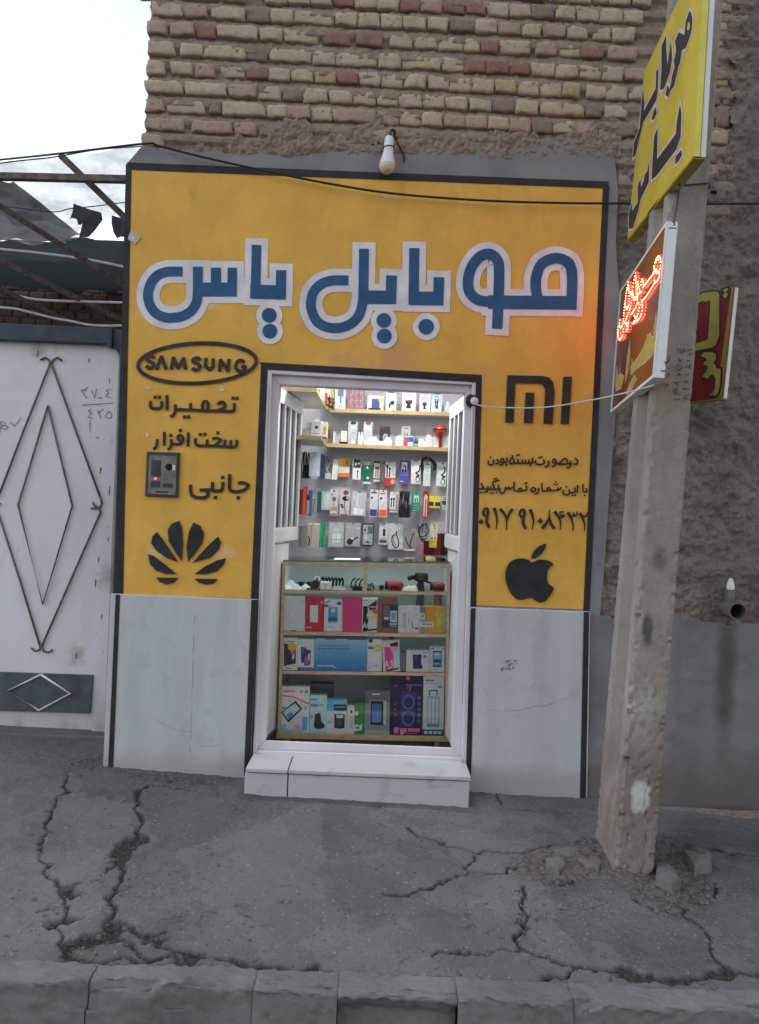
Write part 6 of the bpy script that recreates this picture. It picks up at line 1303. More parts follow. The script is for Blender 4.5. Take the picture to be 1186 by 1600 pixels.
# ---- packs on hooks
gs = 'packs hanging from hooks on the back wall'; YH = 1.185
WG, CLR = (208, 212, 210), (176, 180, 182)
def cab(u, v0, v1, w=.06, c=BLK): return [('r', u - w / 2, v0, u + w / 2, v1, c), ('r', u - w, v0, u + w, v0 + (v1 - v0) * .22, c)]
def coil(cu, cv, r, c=BLK, w=.07): return [('l', [(cu + r * math.cos(a), cv + r * .6 * math.sin(a)) for a in [i * .5 for i in range(14)]], w, 'c', c)]
H = [
 (c2, (600, 145, 656, 430), 'blue_pack', 'dark blue pack in the top hanging row beside a blank white card', (62, 92, 126), [('r', .75, 0, 1, 1, (128, 142, 156))]),
 (c2, (657, 165, 722, 432), 'cable_pack', 'pale pack with a looped black cable in the top hanging row', (190, 188, 184), [('r', 0, .0, 1, .75, (118, 108, 106)), ('l', [(.2, .4), (.5, .2), (.9, .45), (.6, .7), (.3, .5)], .14, 's', BLK), ('l', [(.2, .5), (.6, .75), (1, .8)], .12, 's', (206, 204, 200))]),
 (c2, (728, 205, 794, 440), 'white_card', 'narrow plain white card tilted left of the yellow and orange pack', (220, 222, 218), [('r', .4, .75, .6, .85, (190, 192, 188))]),
 (c2, (810, 190, 936, 410), 'yellow_pack', 'yellow white and orange pack in the top hanging row', (222, 222, 216), [('r', 0, 0, 1, .46, (206, 164, 62)), ('r', .1, .05, .35, .4, (222, 188, 96)), ('r', .7, .08, .84, .36, (120, 92, 50)), ('r', 0, .78, 1, 1, (222, 120, 66)), ('r', .1, .55, .9, .57, (180, 180, 176)), ('r', .1, .65, .7, .67, (180, 180, 176))]),
 (c2, (970, 205, 1066, 440), 'adapter_pack', 'pack with a black upper half and black plug below in the top hanging row', (218, 220, 220), [('r', .08, 0, .95, .42, (46, 48, 54)), ('p', [(.3, .15), (.45, .2), (.4, .32), (.25, .3)], (200, 202, 206)), ('e', .7, .2, .12, .05, (190, 194, 198))] + cab(.62, .55, .92, .08)),
 (c3, (-14, 205, 68, 470), 'green_pack', 'dark green pack with two round white dots in the top hanging row', (30, 104, 72), [('r', 0, .88, 1, .97, (212, 216, 210)), ('e', .52, .30, .14, .05, (226, 236, 228)), ('e', .60, .72, .18, .06, (210, 226, 214)), ('r', 0, .04, 1, .2, (150, 170, 160)), ('r', .4, .3, .5, .5, (60, 60, 66))]),
 (c3, (98, 208, 166, 436), 'cable_pack', 'white and black pack with two grey cables left of the red bottomed pack', (206, 206, 200), [('r', 0, 0, 1, .12, (54, 46, 46))] + cab(.36, .3, .8, .16, (70, 70, 74)) + cab(.68, .3, .8, .16, (70, 70, 74)) + [('r', 0, .84, 1, .9, (70, 64, 60))]),
 (c3, (170, 210, 218, 436), 'brown_pack', 'narrow olive brown pack in the top hanging row', (92, 80, 66), [('r', .1, .6, .9, .95, (110, 98, 76))]),
 (c3, (222, 225, 336, 478), 'cable_pack', 'white pack with two long black plugs over a red bottom', (196, 200, 196), [('r', 0, .68, 1, 1, (196, 44, 54)), ('e', .75, .84, .2, .1, (206, 170, 160))] + cab(.2, .12, .66, .10) + cab(.44, .22, .66, .10) + lines(.6, .98, (.2, .26, .32, .38, .5), (150, 156, 152))),
 (c3, (378, 198, 480, 460), 'purple_pack', 'violet blue pack with a small picture window in the top hanging row', (82, 84, 156), [('r', .2, .1, .78, .42, (220, 218, 206)), ('e', .42, .26, .1, .08, (190, 150, 60)), ('e', .62, .28, .08, .07, (90, 74, 70)), ('r', .28, .36, .42, .5, BLK), ('r', .55, .36, .7, .5, BLK), ('r', 0, .62, 1, .66, (120, 122, 190)), ('r', .08, .88, .4, .92, (200, 200, 230))]),
 (c3, (500, 202, 610, 460), 'cable_pack', 'white pack with a thick knotted black cable beside the violet blue pack', (214, 216, 212), [('r', 0, 0, .06, 1, (150, 60, 66)), ('r', .25, .0, .8, .05, (170, 70, 76)), ('l', [(.95, .2), (.85, .45), (.55, .55), (.85, .65), (.55, .7)], .13, 'c', BLK)] + coil(.74, .82, .18) + lines(.1, .4, (.15, .2, .26), (180, 180, 178))),
 (c3, (640, 226, 716, 486), 'white_card', 'narrow pale box in front of a black looped cable', (206, 214, 210), [('r', .2, .05, .8, .1, (50, 50, 54))] + lines(.25, .85, (.2, .28, .36, .5, .6, .7), (170, 180, 174))),
 (c3, (780, 222, 888, 486), 'cable_pack', 'mint white pack with a knotted black cable at the right of the top row', (208, 222, 214), [('l', [(.75, .2), (.8, .4), (.5, .55), (.85, .6), (.55, .68)], .13, 'c', BLK), ('r', .45, .03, .7, .08, (80, 130, 110)), ('e', .85, .3, .1, .06, (120, 120, 122))] + coil(.68, .82, .2)),
 (c3, (910, 190, 962, 480), 'red_pack', 'crimson pack hanging at the right end of the top row', (196, 48, 84), [('r', .0, .3, .5, .8, (160, 36, 66))]),
 # middle row
 (c2, (612, 575, 716, 790), 'clear_pack', 'clear pack with a faint white charger beside the dark green card', (186, 194, 194), [('r', .25, .08, .9, .9, (204, 210, 210)), ('l', [(.3, .3), (.6, .2), (.8, .4), (.4, .6), (.7, .8)], .03, 'c', (236, 240, 240))]),
 (c2, (712, 548, 808, 862), 'earphone_pack', 'white pack with a round black coil and pale red lower print in the middle row', (204, 202, 198), [('r', .1, .66, .9, .8, (186, 150, 142)), ('e', .45, .07, .1, .03, BLK), ('e', .48, .37, .22, .075, BLK), ('e', .48, .37, .1, .03, (150, 150, 152)), ('r', .42, .45, .5, .66, (120, 110, 104)), ('r', .1, .2, .4, .23, (90, 90, 92)), ('r', .05, .9, .9, .97, (190, 120, 112))]),
 (c2, (822, 552, 936, 858), 'earphone_pack', 'white pack with black earphones and a red tag in the middle row', (198, 196, 194), [('p', [(.3, .12), (.55, .02), (.9, .1), (.8, .2), (.4, .22)], (150, 60, 54)), ('e', .58, .35, .34, .09, BLK), ('e', .75, .33, .1, .04, (196, 196, 196)), ('l', [(.5, .42), (.5, .7), (.7, .95)], .06, 'c', BLK), ('e', .2, .6, .12, .04, BLK), ('e', .3, .68, .12, .04, BLK), ('r', .1, .94, .9, 1, (160, 80, 72))]),
 (c2, (950, 572, 1126, 862), 'clear_pack', 'wide clear pack with a white plug and folded cable in the middle row', (172, 178, 178), [('r', .06, .06, .96, .94, (188, 194, 194)), ('r', .2, .68, .5, .95, (232, 234, 232)), ('r', .54, .7, .85, .95, (226, 230, 228)), ('l', [(.2, .2), (.35, .5), (.3, .7)], .04, 'c', (240, 242, 242)), ('l', [(.45, .1), (.4, .4), (.5, .66)], .05, 'c', (236, 238, 238)), ('e', .55, .03, .06, .02, BLK)]),
 (c3, (-22, 545, 14, 830), 'white_card', 'narrow white card with a violet base in the middle hanging row', (206, 206, 206), [('r', .1, .76, 1, .97, (84, 76, 132)), ('r', .2, .3, .6, .45, (90, 90, 100))]),
 (c3, (54, 525, 139, 820), 'cable_card', 'white card with a violet base beside the orange based card', (210, 212, 212), [('r', .05, .72, .95, .97, (68, 68, 132)), ('r', .08, .08, .85, .13, (80, 80, 110)), ('e', .25, .30, .12, .05, BLK), ('l', [(.3, .66), (.5, .52), (.8, .42)], .09, 's', (184, 188, 190)), ('e', .5, .04, .12, .02, BLK)]),
 (c3, (158, 528, 244, 825), 'cable_card', 'white card with an orange base in the middle hanging row', (212, 212, 210), [('r', .05, .72, .95, .97, (226, 100, 62)), ('r', .08, .10, .8, .15, (226, 110, 76)), ('e', .25, .31, .14, .05, BLK), ('l', [(.25, .66), (.5, .52), (.8, .42)], .09, 's', (184, 186, 186)), ('p', [(.3, .05), (.5, .01), (.72, .06)], (200, 80, 56))]),
 (c3, (264, 550, 369, 772), 'cable_pack', 'white pack with a red brown frame and two black cables in the middle row', (210, 206, 204), [('r', 0, 0, .06, 1, (150, 96, 90)), ('r', .1, 0, .62, .08, (226, 226, 226)), ('r', .06, .15, .66, .78, (226, 226, 222)), ('r', .02, .86, .96, .92, (190, 110, 104))] + cab(.25, .3, .74, .10) + cab(.5, .28, .74, .10) + [('r', .7, .1, 1, .8, (170, 160, 160))]),
 (c3, (505, 542, 606, 770), 'green_pack', 'light green pack with two dark plugs in the middle row', (70, 148, 124), [('r', .26, .2, .8, .52, (198, 208, 200)), ('r', .36, .34, .48, .5, (60, 50, 52)), ('r', .58, .3, .7, .5, (110, 70, 64)), ('r', .1, .66, .7, .68, (140, 190, 170)), ('r', .1, .78, .8, .8, (140, 190, 170)), ('r', .2, .9, .6, .93, (190, 220, 206))]),
 (c3, (632, 542, 696, 830), 'red_pack', 'red pack with a long white plug in the middle row', (176, 52, 52), [('r', .2, .0, .8, .08, (130, 40, 40)), ('p', [(.2, .2), (.5, .1), (.8, .2), (.7, .5), (.75, .95), (.55, .95), (.5, .5), (.35, .95), (.15, .95)], (214, 190, 182)), ('r', .4, .3, .55, .9, (150, 40, 42))]),
 (c3, (698, 592, 822, 734), 'yellow_pack', 'short yellow and black pack in the middle row', (222, 212, 62), [('r', .0, .46, 1, .78, (66, 58, 40)), ('r', .44, .42, .54, .76, (226, 224, 190)), ('r', 0, .9, 1, 1, (120, 112, 50))]),
 (c3, (845, 596, 934, 742), 'white_pack', 'short white and black pack at the right of the middle row', (198, 198, 196), [('r', 0, .34, 1, .64, (66, 64, 68)), ('l', [(.1, .9), (.5, .7), (.9, .75)], .08, 'c', (90, 86, 82)), ('r', .1, .08, .9, .14, (110, 110, 112)), ('r', .1, .2, .5, .26, (110, 110, 112))]),
 # bottom row
 (c2, (688, 930, 872, 1226), 'clear_pack', 'clear pack with a white square charger in the bottom hanging row', (166, 174, 174), [('r', .06, .05, .95, .95, (184, 192, 192)), ('r', .25, .45, .8, .8, (222, 226, 224)), ('r', .5, .5, .53, .8, (170, 176, 176)), ('e', .5, .32, .2, .1, (206, 212, 210)), ('r', .1, .68, .9, .70, (150, 156, 156)), ('r', .05, .9, .95, .93, (210, 216, 214))]),
 (c2, (880, 936, 1060, 1214), 'clear_pack', 'clear pack with a dark crumpled cable in the bottom hanging row', (162, 164, 164), [('r', .05, .04, .95, .94, (178, 176, 176)), ('l', [(.15, .85), (.3, .7), (.5, .8), (.35, .9), (.6, .7), (.85, .6)], .09, 'c', (52, 46, 46)), ('e', .3, .82, .15, .1, (58, 50, 50)), ('e', .5, .66, .1, .05, (216, 214, 212)), ('e', .85, .22, .06, .04, (240, 240, 240)), ('e', .5, .04, .06, .02, BLK)]),
 (c3, (-30, 892, 98, 1140), 'case_pack', 'phone case pack with a dark rounded frame in the bottom hanging row', (44, 46, 50), [('r', .08, .06, .92, .94, (166, 172, 172)), ('r', .5, .12, .9, .45, (96, 100, 104)), ('e', .25, .28, .08, .05, BLK), ('p', [(.3, .86), (.5, .76), (.75, .86)], (70, 72, 74)), ('r', .2, .5, .5, .7, (190, 194, 194))]),
 (c3, (153, 886, 250, 1122), 'usb_box', 'white hanging box with an upright black stick in the bottom row', (206, 208, 206), [('r', .44, .28, .72, .60, (50, 50, 54)), ('r', .1, .78, .9, .92, (86, 88, 90)), ('r', .1, .70, .8, .73, (150, 152, 152)), ('r', .4, .02, .7, .05, BLK), ('r', .1, .1, .5, .13, (160, 160, 160))]),
 (c3, (256, 890, 426, 1178), 'cable_pack', 'clear pack with a dark oval coiled cable in the bottom row', (186, 190, 190), [('r', .04, .03, .96, .96, (202, 206, 206)), ('l', [(.55, .30), (.5, .42), (.30, .48), (.25, .62), (.32, .82), (.5, .92), (.68, .84), (.66, .64), (.50, .40)], .075, 'c', (34, 34, 38)), ('l', [(.34, .5), (.38, .7), (.5, .84)], .045, 'c', (70, 70, 76)), ('e', .72, .18, .08, .03, (236, 238, 238)), ('e', .5, .03, .05, .02, BLK)]),
 (c3, (430, 948, 556, 1190), 'cable_pack', 'clear pack with crossed brown cables in the bottom row', (176, 174, 172), [('r', .04, .05, .95, .9, (150, 144, 142)), ('l', [(.1, .4), (.3, .7), (.7, .9)], .10, 'c', (66, 54, 52)), ('l', [(.8, .2), (.6, .5), (.5, .85)], .10, 'c', (74, 52, 48)), ('l', [(.2, .9), (.6, .92)], .08, 's', (130, 62, 56)), ('r', 0, .92, 1, 1, (216, 216, 214))]),
 (c3, (705, 896, 788, 1156), 'cable_card', 'white and yellow card with two plugs in the bottom row', (216, 212, 190), [('r', .0, .68, 1, .97, (218, 198, 56)), ('e', .3, .60, .1, .04, BLK), ('e', .7, .60, .1, .04, BLK), ('l', [(.3, .58), (.3, .4), (.5, .3), (.7, .4), (.7, .58)], .04, 'c', (176, 172, 160)), ('p', [(.3, .06), (.5, .02), (.75, .07)], BLK), ('r', .5, .14, .8, .2, (214, 190, 60)), ('r', .2, .75, .7, .78, (180, 160, 40))]),
 (c3, (600, 1112, 636, 1236), 'pink_card', 'small salmon pink card low in the bottom row', (222, 142, 136), []),
 (c3, (640, 1085, 770, 1238), 'red_pouch', 'dark red pouch low in the bottom row behind the yellow card', (104, 32, 32), [('r', 0, 0, 1, .2, (64, 40, 40))]),
 (c3, (775, 1000, 850, 1238), 'red_pouch', 'tall dark red pouch right of the yellow and white card', (150, 42, 40), [('r', .7, 0, 1, 1, (70, 40, 40))]),
]
for i, (c, r, nm, lb, col, art) in enumerate(H):
    low = nm in ('pink_card', 'red_pouch')
    carton(c, r, YH - .012 * ((i * 5) % 3) - (.03 if nm == 'cable_card' else 0), .010, nm, lb, 'pack' if 'card' not in nm else 'card', col, art, None, gs, tilt=(4 if lb.startswith('narrow plain') else ((i * 7) % 5 - 2) * .5), hook=not low)
# blue-white card, cables and straps hung at the left
gs2 = 'packs hanging at the left side of the shop'; YS = .98
for c, r, nm, lb, col, art in ((c2, (470, 125, 592, 402), 'white_card', 'plain bluish white card hanging top left beside the barred door leaf', (206, 216, 226), [('r', .3, 1.02, .85, 1.10, (196, 198, 198)), ('r', .0, .0, 1, .02, (236, 238, 240))]),
    (c2, (352, 550, 392, 842), 'red_pack', 'narrow dark maroon pack at the far left of the middle row', (110, 52, 50), []), (c2, (392, 520, 442, 856), 'orange_pack', 'narrow orange red pack hanging beside the barred door leaf', (216, 92, 62), [('r', .7, 0, 1, 1, (180, 76, 52))]),
    (c2, (455, 560, 500, 862), 'blue_pack', 'narrow bright blue pack in the middle row at left', (58, 108, 172), [('e', .0, .3, .4, .12, (60, 50, 56)), ('r', 0, .4, .3, .9, (160, 180, 196))]), (c2, (502, 545, 550, 850), 'lanyard_pack', 'narrow pale pack with a red cord in the middle row at left', (150, 156, 154), [('l', [(.3, .35), (.6, .55), (.3, .75), (.6, .95)], .2, 'c', (170, 52, 50)), ('e', .3, .34, .2, .03, (220, 220, 220))]),
    (c2, (560, 560, 608, 822), 'green_pack', 'narrow dark green pack in the middle row', (40, 96, 80), [('r', 0, 0, 1, .1, (100, 140, 130))]),
    (c2, (350, 980, 442, 1222), 'grey_pack', 'dull grey green pack low at the left', (132, 138, 130), [('r', .0, .0, .3, 1, (110, 116, 108))]), (c2, (446, 942, 586, 1226), 'beige_pack', 'beige pack with a small black cable end low at the left', (190, 180, 160), [('r', .3, .05, .34, .95, (150, 140, 120)), ('l', [(.1, .55), (.2, .7), (.12, .95)], .1, 'c', BLK), ('r', .0, .0, 1, .08, (214, 212, 206))]), (c2, (580, 940, 646, 1226), 'green_pack', 'leaning bright green pack low at the left', (60, 162, 118), [('r', .5, 0, .7, 1, (40, 130, 92))])):
    carton(c, r, YS, .012, nm, lb, 'pack' if 'card' not in nm else 'card', col, art, None, gs2, tilt=4 if 'leaning' in lb else 0, hook=True)
# hanging cables
def cables(name, label, crop, x0, x1, y0, y1, n, col, Y=1.12):
    a, b = P(*crop(x0, y0), Y), P(*crop(x1, y1), Y); mb = MB(); rc = random.Random(len(label))
    for i in range(n):
        x = a.x + (b.x - a.x) * (i + .5) / n; pts = [(x + rc.uniform(-.004, .004), Y + rc.uniform(-.01, .01), a.z + (b.z - a.z) * t / 4) for t in range(5)]; pts = pts + [(pts[-1][0] + .012, Y, b.z + .01), (pts[2][0] + .012, Y - .006, (a.z + b.z) / 2)]
        mb.tube(smooth_path(pts, 3), .0034, ink(*(col if i % 3 else BLK)), 6)
    HOOKS.append((a.x + (b.x - a.x) / 2, a.z - .004, Y)); return tag(mb.build(name, smooth=True), label, 'cable')
cables('hanging_cables', 'bundle of dark grey cables hanging at top left behind the plain card', c2, 385, 465, 120, 420, 7, (70, 66, 72), 1.02)
cables('hanging_cables', 'thick bunch of black braided cables hanging in the middle row', c3, 378, 484, 540, 822, 12, (38, 38, 42)); cables('hanging_cables', 'black cables hanging at the far right of the bottom row', c3, 842, 880, 1000, 1236, 5, (50, 44, 46))
mb = MB(); Yc = 1.10
for i in range(5): mb.tube(smooth_path([P(*c3(*p), Yc + .004 * i) for p in ((590 + 6 * i, 900), (585 + 4 * i, 980 + 8 * i), (620 + 9 * i, 1040 - 12 * i), (690 - 4 * i, 990 + 10 * i), (665, 895), (610 + 5 * i, 930), (600 + 8 * i, 1060 + 10 * i), (680, 1050 - 10 * i))], 4), .0035, ink(*((206, 200, 194) if i % 2 else BLK)), 6)
HOOKS.append((P(*c3(630, 895), Yc).x, P(*c3(630, 895), Yc).z, Yc)); tag(mb.build('hanging_cables', smooth=True), 'tangled black and white cables hanging left of the yellow and white card', 'cable')
mb = MB(); mb.tube(smooth_path([P(*c3(*p), 1.17) for p in ((632, 300), (620, 235), (640, 190), (690, 180), (740, 210), (765, 260), (760, 310))], 5), .010, ink(*BLK), 8); tag(mb.build('hanging_cables', smooth=True), 'thick black cable loop arching over the narrow pale box in the top row', 'cable')
HOOKS.append((P(*c3(690, 185), 1.16).x, P(*c3(690, 185), 1.16).z - .004, 1.16))
mb = MB(); mb.box(-.655, .615, YB - .012, YB - .001, .9, L2.z(0) - .05, pm('hook_board_grey', S(186, 184, 190), .6, .06, 5)); mb.build('board_panel', bw)
for x, z, Y in HOOKS:
    mb = MB(); mb.tube([(x, YB - .012, z), (x, Y - .012, z), (x, Y - .020, z + .012)], .0022, M['chrome'], 6); mb.build('hook', bw)

# ------------------------------------------------------------------ the glass counter
YC = .35
ct = thing('display_counter', (-.07, YC + .2, .15), 'glass display counter with light wood trim standing across the shop door', 'counter')
TOP = Line((443, 878), (703, 881), YC); R1 = Line((442, 922.5), (698, 925), YC); R2 = Line((440.5, 986.5), (696, 990.5), YC); R3 = Line((439.5, 1048), (695.5, 1051.5), YC); BOT = Line((435, 1146), (699, 1151), YC)
xl0, xr0 = P(443, 878, YC).x - .008, P(704, 880, YC).x; xlB, xrB = P(433.5, 1147, YC).x, P(699.5, 1151, YC).x
def xat(z, left):
    t = (z - BOT.z(0)) / (TOP.z(0) - BOT.z(0)); return (xlB + (xl0 - xlB) * t) if left else (xrB + (xr0 - xrB) * t)
CD = .42
def rail(nm, ln, h, y0, y1, mat, in0=.019, in1=.019):
    mb = MB(); x0, x1 = xat(ln.z(0), 1) + in0, xat(ln.z(0), 0) - in1; sbox(mb, x0, x1, y0, y1, ln, -h, 0, M[mat]); return mb.build(nm, ct, bevel=.0015)
rail('top_rail', TOP, .022, YC, YC + .02, 'oak', -.003, -.003)
for ln, h in ((R1, .018), (R2, .022), (R3, .020)):
    rail('shelf_trim', ln, h, YC, YC + .010, 'oak'); rail('shelf_board', ln, h - .004, YC + .0105, YC + CD - .012, 'shelfglass')
rail('base_rail', BOT, .030, YC - .004, YC + .012, 'edge', -.006, -.006); rail('base_board', BOT, .016, YC + .0125, YC + CD, 'shelf')
zt, zb = TOP.z(0) - .022, BOT.z(0)
for left in (1, 0):
    mb = MB(); xa, xb = xat(zb, left), xat(zt, left); s_ = 1 if left else -1; w = .018
    lo, hi = sorted((0, w * s_)); zz0 = BOT.z(xa) + .0005; zz1 = TOP.z(xb) - .0225
    mb.hexa([(xa + lo, YC, zz0), (xa + hi, YC, zz0), (xa + hi, YC + .02, zz0), (xa + lo, YC + .02, zz0), (xb + lo, YC, zz1), (xb + hi, YC, zz1), (xb + hi, YC + .02, zz1), (xb + lo, YC + .02, zz1)], M['oak']); mb.build('corner_post', ct, bevel=.0015)
    mb = MB(); lo, hi = sorted((0, .008 * s_)); mb.hexa([(xa + lo, YC + .0205, zz0), (xa + hi, YC + .0205, zz0), (xa + hi, YC + CD, zz0), (xa + lo, YC + CD, zz0), (xb + lo, YC + .0205, zz1), (xb + hi, YC + .0205, zz1), (xb + hi, YC + CD, zz1), (xb + lo, YC + CD, zz1)], M['back']); mb.build('side_panel', ct)
mb = MB(); xm = P(*c4(1118, 300), YC).x; mb.box(xm - .011, xm + .011, YC + .001, YC + .02, R1.z(xm) + .0005, TOP.z(xm) - .0225, M['oak']); mb.build('divider', ct, bevel=.0015)
mb = MB(); mb.hexa([(xlB + .009, YC + CD - .011, BOT.z(0)), (xrB - .009, YC + CD - .011, BOT.z(0)), (xrB - .009, YC + CD - .002, BOT.z(0)), (xlB + .009, YC + CD - .002, BOT.z(0)), (xl0 + .009, YC + CD - .011, zt), (xr0 - .009, YC + CD - .011, zt), (xr0 - .009, YC + CD - .002, zt), (xl0 + .009, YC + CD - .002, zt)], M['back']); mb.build('back_panel', ct)
mb = MB(); sbox(mb, xl0 + .006, xr0 - .002, YC + .002, YC + CD + .02, TOP, .0012, .011, M['shelfglass']); mb.build('glass_top', ct)
mb = MB(); sbox(mb, xl0 + .006, xr0 - .002, YC - .0005, YC + .0015, TOP, .0012, .011, M['greenglass']); mb.build('glass_edge', ct)
mb = MB(); mb.hexa([(xlB + .019, YC + .004, BOT.z(xlB) + .001), (xrB - .019, YC + .004, BOT.z(xrB) + .001), (xrB - .019, YC + .007, BOT.z(xrB) + .001), (xlB + .019, YC + .007, BOT.z(xlB) + .001), (xl0 + .019, YC + .004, R1.z(xl0) - .024), (xr0 - .019, YC + .004, R1.z(xr0) - .022), (xr0 - .019, YC + .007, R1.z(xr0) - .022), (xl0 + .019, YC + .007, R1.z(xl0) - .024)], M['glass']); front_glass = mb
for x in (xlB + .06, xrB - .06):
    mb = MB(); mb.tube([(x, YC + .03, fz + .001), (x, YC + .03, BOT.z(x) - .0305)], .016, M['chrome'], 14); mb.tube([(x, YC + CD - .04, fz + .001), (x, YC + CD - .04, BOT.z(x) - .0165)], .016, M['chrome'], 14); mb.build('foot', ct, smooth='auto')
# paper and a roll on the counter top
q = [c4(716, 60), c4(1000, 58), c4(1120, 100), c4(790, 103)]
def on_top(p, h=.013):
    d_ = dirpx(*p); t = (TOP.z(0) + h - CAM.z) / d_.z; return CAM + d_ * t
mb = MB(); zz = TOP.z(-.1) + .0115; ctr = P(*c4(915, 90), YC + .06)
mb.box(ctr.x - .085, ctr.x + .075, YC + .02, YC + .20, zz, zz + .0012, ink(222, 226, 230, .6)); 
zq = TOP.z(.28) + .0115
for v in mb.v: v.z += TOP.t * (v.x - ctr.x) + .0006
tag(mb.build('paper_sheet'), 'white sheet of paper lying on the green glass counter top', 'paper')
mb = MB(); q = P(*c5(745, 75), YC + .10); mb.lathe([(.018, 0), (.030, .001), (.032, .012), (.028, .022), (.017, .023), (.017, .001)], (q.x, q.y, TOP.z(q.x) + .0118), (0, 0, 1), ink(196, 178, 120), 20); tag(mb.build('tape_roll', smooth='auto'), 'small roll of cream tape on the right of the counter top', 'tape roll')
# ---- display compartment
gs = 'gadgets in the top compartment of the counter'; Yg = YC + .06
def at_c(crop, x, y, Y=Yg): return P(*crop(x, y), Y)
def lie(ln, x): return ln.z(x) + .001
for cxp, lb in ((378, 'black smart watch lying at the left of the compartment'), (478, 'black smart watch lying second from the left in the compartment')):
    q = at_c(c4, cxp, 330, Yg + .12); z = lie(R1, q.x); w = thing('smart_watch', (q.x, q.y, z), lb, 'watch', gs)
    mb = MB(); mb.box(q.x - .020, q.x + .020, q.y - .02, q.y + .015, z + .012, z + .024, ink(*BLK)); mb.build('watch_case', w, bevel=.004)
    mb = MB(); mb.tube(smooth_path([(q.x + .022 * math.cos(a), q.y + .01, z + .016 + .014 * math.sin(a)) for a in [i * .52 for i in range(13)]], 2), .0065, ink(36, 36, 40), 8); mb.build('watch_strap', w, smooth=True)
q = at_c(c4, 535, 440); z = lie(R1, q.x); w = thing('smart_watch', (q.x, q.y, z), 'black watch standing upright beside the white earbud case', 'watch', gs)
mb = MB(); mb.lathe([(.026, -.006), (.027, 0), (.026, .006)], (q.x, q.y, z + .030), (.1, -1, .25), ink(*BLK), 24); mb.build('watch_case', w, smooth='auto')
mb = MB(); mb.tube(smooth_path([(q.x - .012, q.y + .01, z + .052), (q.x + .002, q.y + .02, z + .072), (q.x + .022, q.y + .02, z + .066), (q.x + .02, q.y + .01, z + .05)], 4), .008, ink(190, 190, 192), 8); mb.build('watch_strap', w, smooth=True)
q = at_c(c4, 658, 442); z = lie(R1, q.x); w = thing('earbud_case', (q.x, q.y, z), 'open white earbud case standing at the front of the compartment', 'earbuds', gs)
mb = MB(); mb.box(q.x - .036, q.x + .036, q.y - .012, q.y + .012, z, z + .050, M['plastic']); o = mb.build('case_body', w, bevel=.009, segs=3)
mb = MB(); art_on(mb, q.x - .034, q.x + .034, z, z + .05, q.y - .0123, [('r', .3, .30, .45, .36, BLK), ('r', .58, .30, .73, .36, BLK), ('r', .48, .45, .53, .8, (90, 90, 96))]); mb.build('case_slots', w)
for cxp, n, lb in ((690, 8, 'row of black watch bands standing behind the earbud case'),):
    q = at_c(c4, cxp, 320, Yg + .18); z = lie(R1, q.x)
    for i in range(n):
        x = q.x - .075 + i * .021; mb = MB(); mb.tube(smooth_path([(x, q.y - .02, z + .006), (x + .004, q.y - .026, z + .036), (x + .016, q.y - .01, z + .058), (x + .022, q.y + .01, z + .034), (x + .02, q.y + .02, z + .006)], 3), .006, ink(*(BLK if i % 2 else (52, 52, 58))), 7); tag(mb.build('watch_band', smooth=True), 'black watch band in the arched row behind the white earbud case', 'watch band', gs)
q0 = at_c(c4, 1020, 440)
z = lie(R1, q0.x); rk_ = thing('band_rack', (q0.x, q0.y, z), 'black holder with upright rings beside the wooden divider', 'rack', gs)
mb = MB(); mb.box(q0.x - .028, q0.x + .034, q0.y - .012, q0.y + .02, z, z + .022, ink(34, 36, 44)); mb.build('rack_base', rk_, bevel=.002)
for i in range(3):
    x = q0.x - .030 + i * .026; mb = MB(); mb.tube(smooth_path([(x - .006, q0.y, z + .008), (x - .006, q0.y, z + .04), (x + .006, q0.y, z + .062), (x + .022, q0.y + .005, z + .070)], 4), .0045, ink(34, 36, 44), 7); mb.build('rack_ring', rk_, smooth=True)
rr_ = random.Random(21)
for x, y, w_, h_, lb in ((215, 425, .034, .020, 'clear blister with white earbuds at the far left of the compartment'), (330, 430, .05, .014, 'flat white cable pack lying in front of the black watches'), (430, 425, .03, .022, 'crumpled clear bag between the watches and the upright watch'), (820, 430, .046, .020, 'flat white charger pack right of the earbud case'), (265, 380, .05, .03, 'pale folded cable bag at the back left of the compartment')):
    q = at_c(c4, x, y, Yg + (.10 if y < 400 else .02)); z = lie(R1, q.x); mb = MB(); sd = rr_.uniform(0, 40)
    def fn(u, v, q=q, z=z, w_=w_, h_=h_, sd=sd):
        hh = h_ * (math.sin(math.pi * min(1, max(0, u))) * math.sin(math.pi * min(1, max(0, v)))) ** .4 * (1 + 1.1 * float(fbm(np.array([u * 1.0 + sd]), np.array([v]), 5, 3)[0])); return (q.x + (u - .5) * 2 * w_, q.y + (v - .5) * .07, z + hh)
    mb.grid(fn, 14, 10, ink(206, 210, 214, .25)); tag(mb.build('clear_bag', smooth=True), lb, 'bag', gs)
for x, lb in ((470, 'small black plug lying in front of the upright watch'), (1160, 'small black plug lying right of the wooden divider')):
    q = at_c(c4, x, 442, Yg - .02); z = lie(R1, q.x); mb = MB(); mb.tube([(q.x - .016, q.y, z + .006), (q.x + .004, q.y, z + .006), (q.x + .02, q.y + .004, z + .006)], .006, ink(*BLK), 8, .003); tag(mb.build('small_plug', smooth=True), lb, 'plug', gs)
q = at_c(c5, 130, 400); z = lie(R1, q.x); mb = MB()
for i in range(3): mb.tube(smooth_path([(q.x - .03 + .012 * i, q.y, z + .005), (q.x - .025 + .014 * i, q.y + .01, z + .03 + .006 * i), (q.x + .005 + .006 * i, q.y + .01, z + .02), (q.x + .02, q.y, z + .005)], 5), .003, ink(60, 62, 70), 6)
tag(mb.build('thin_cables', smooth=True), 'thin dark cables curled right of the wooden divider', 'cable', gs)
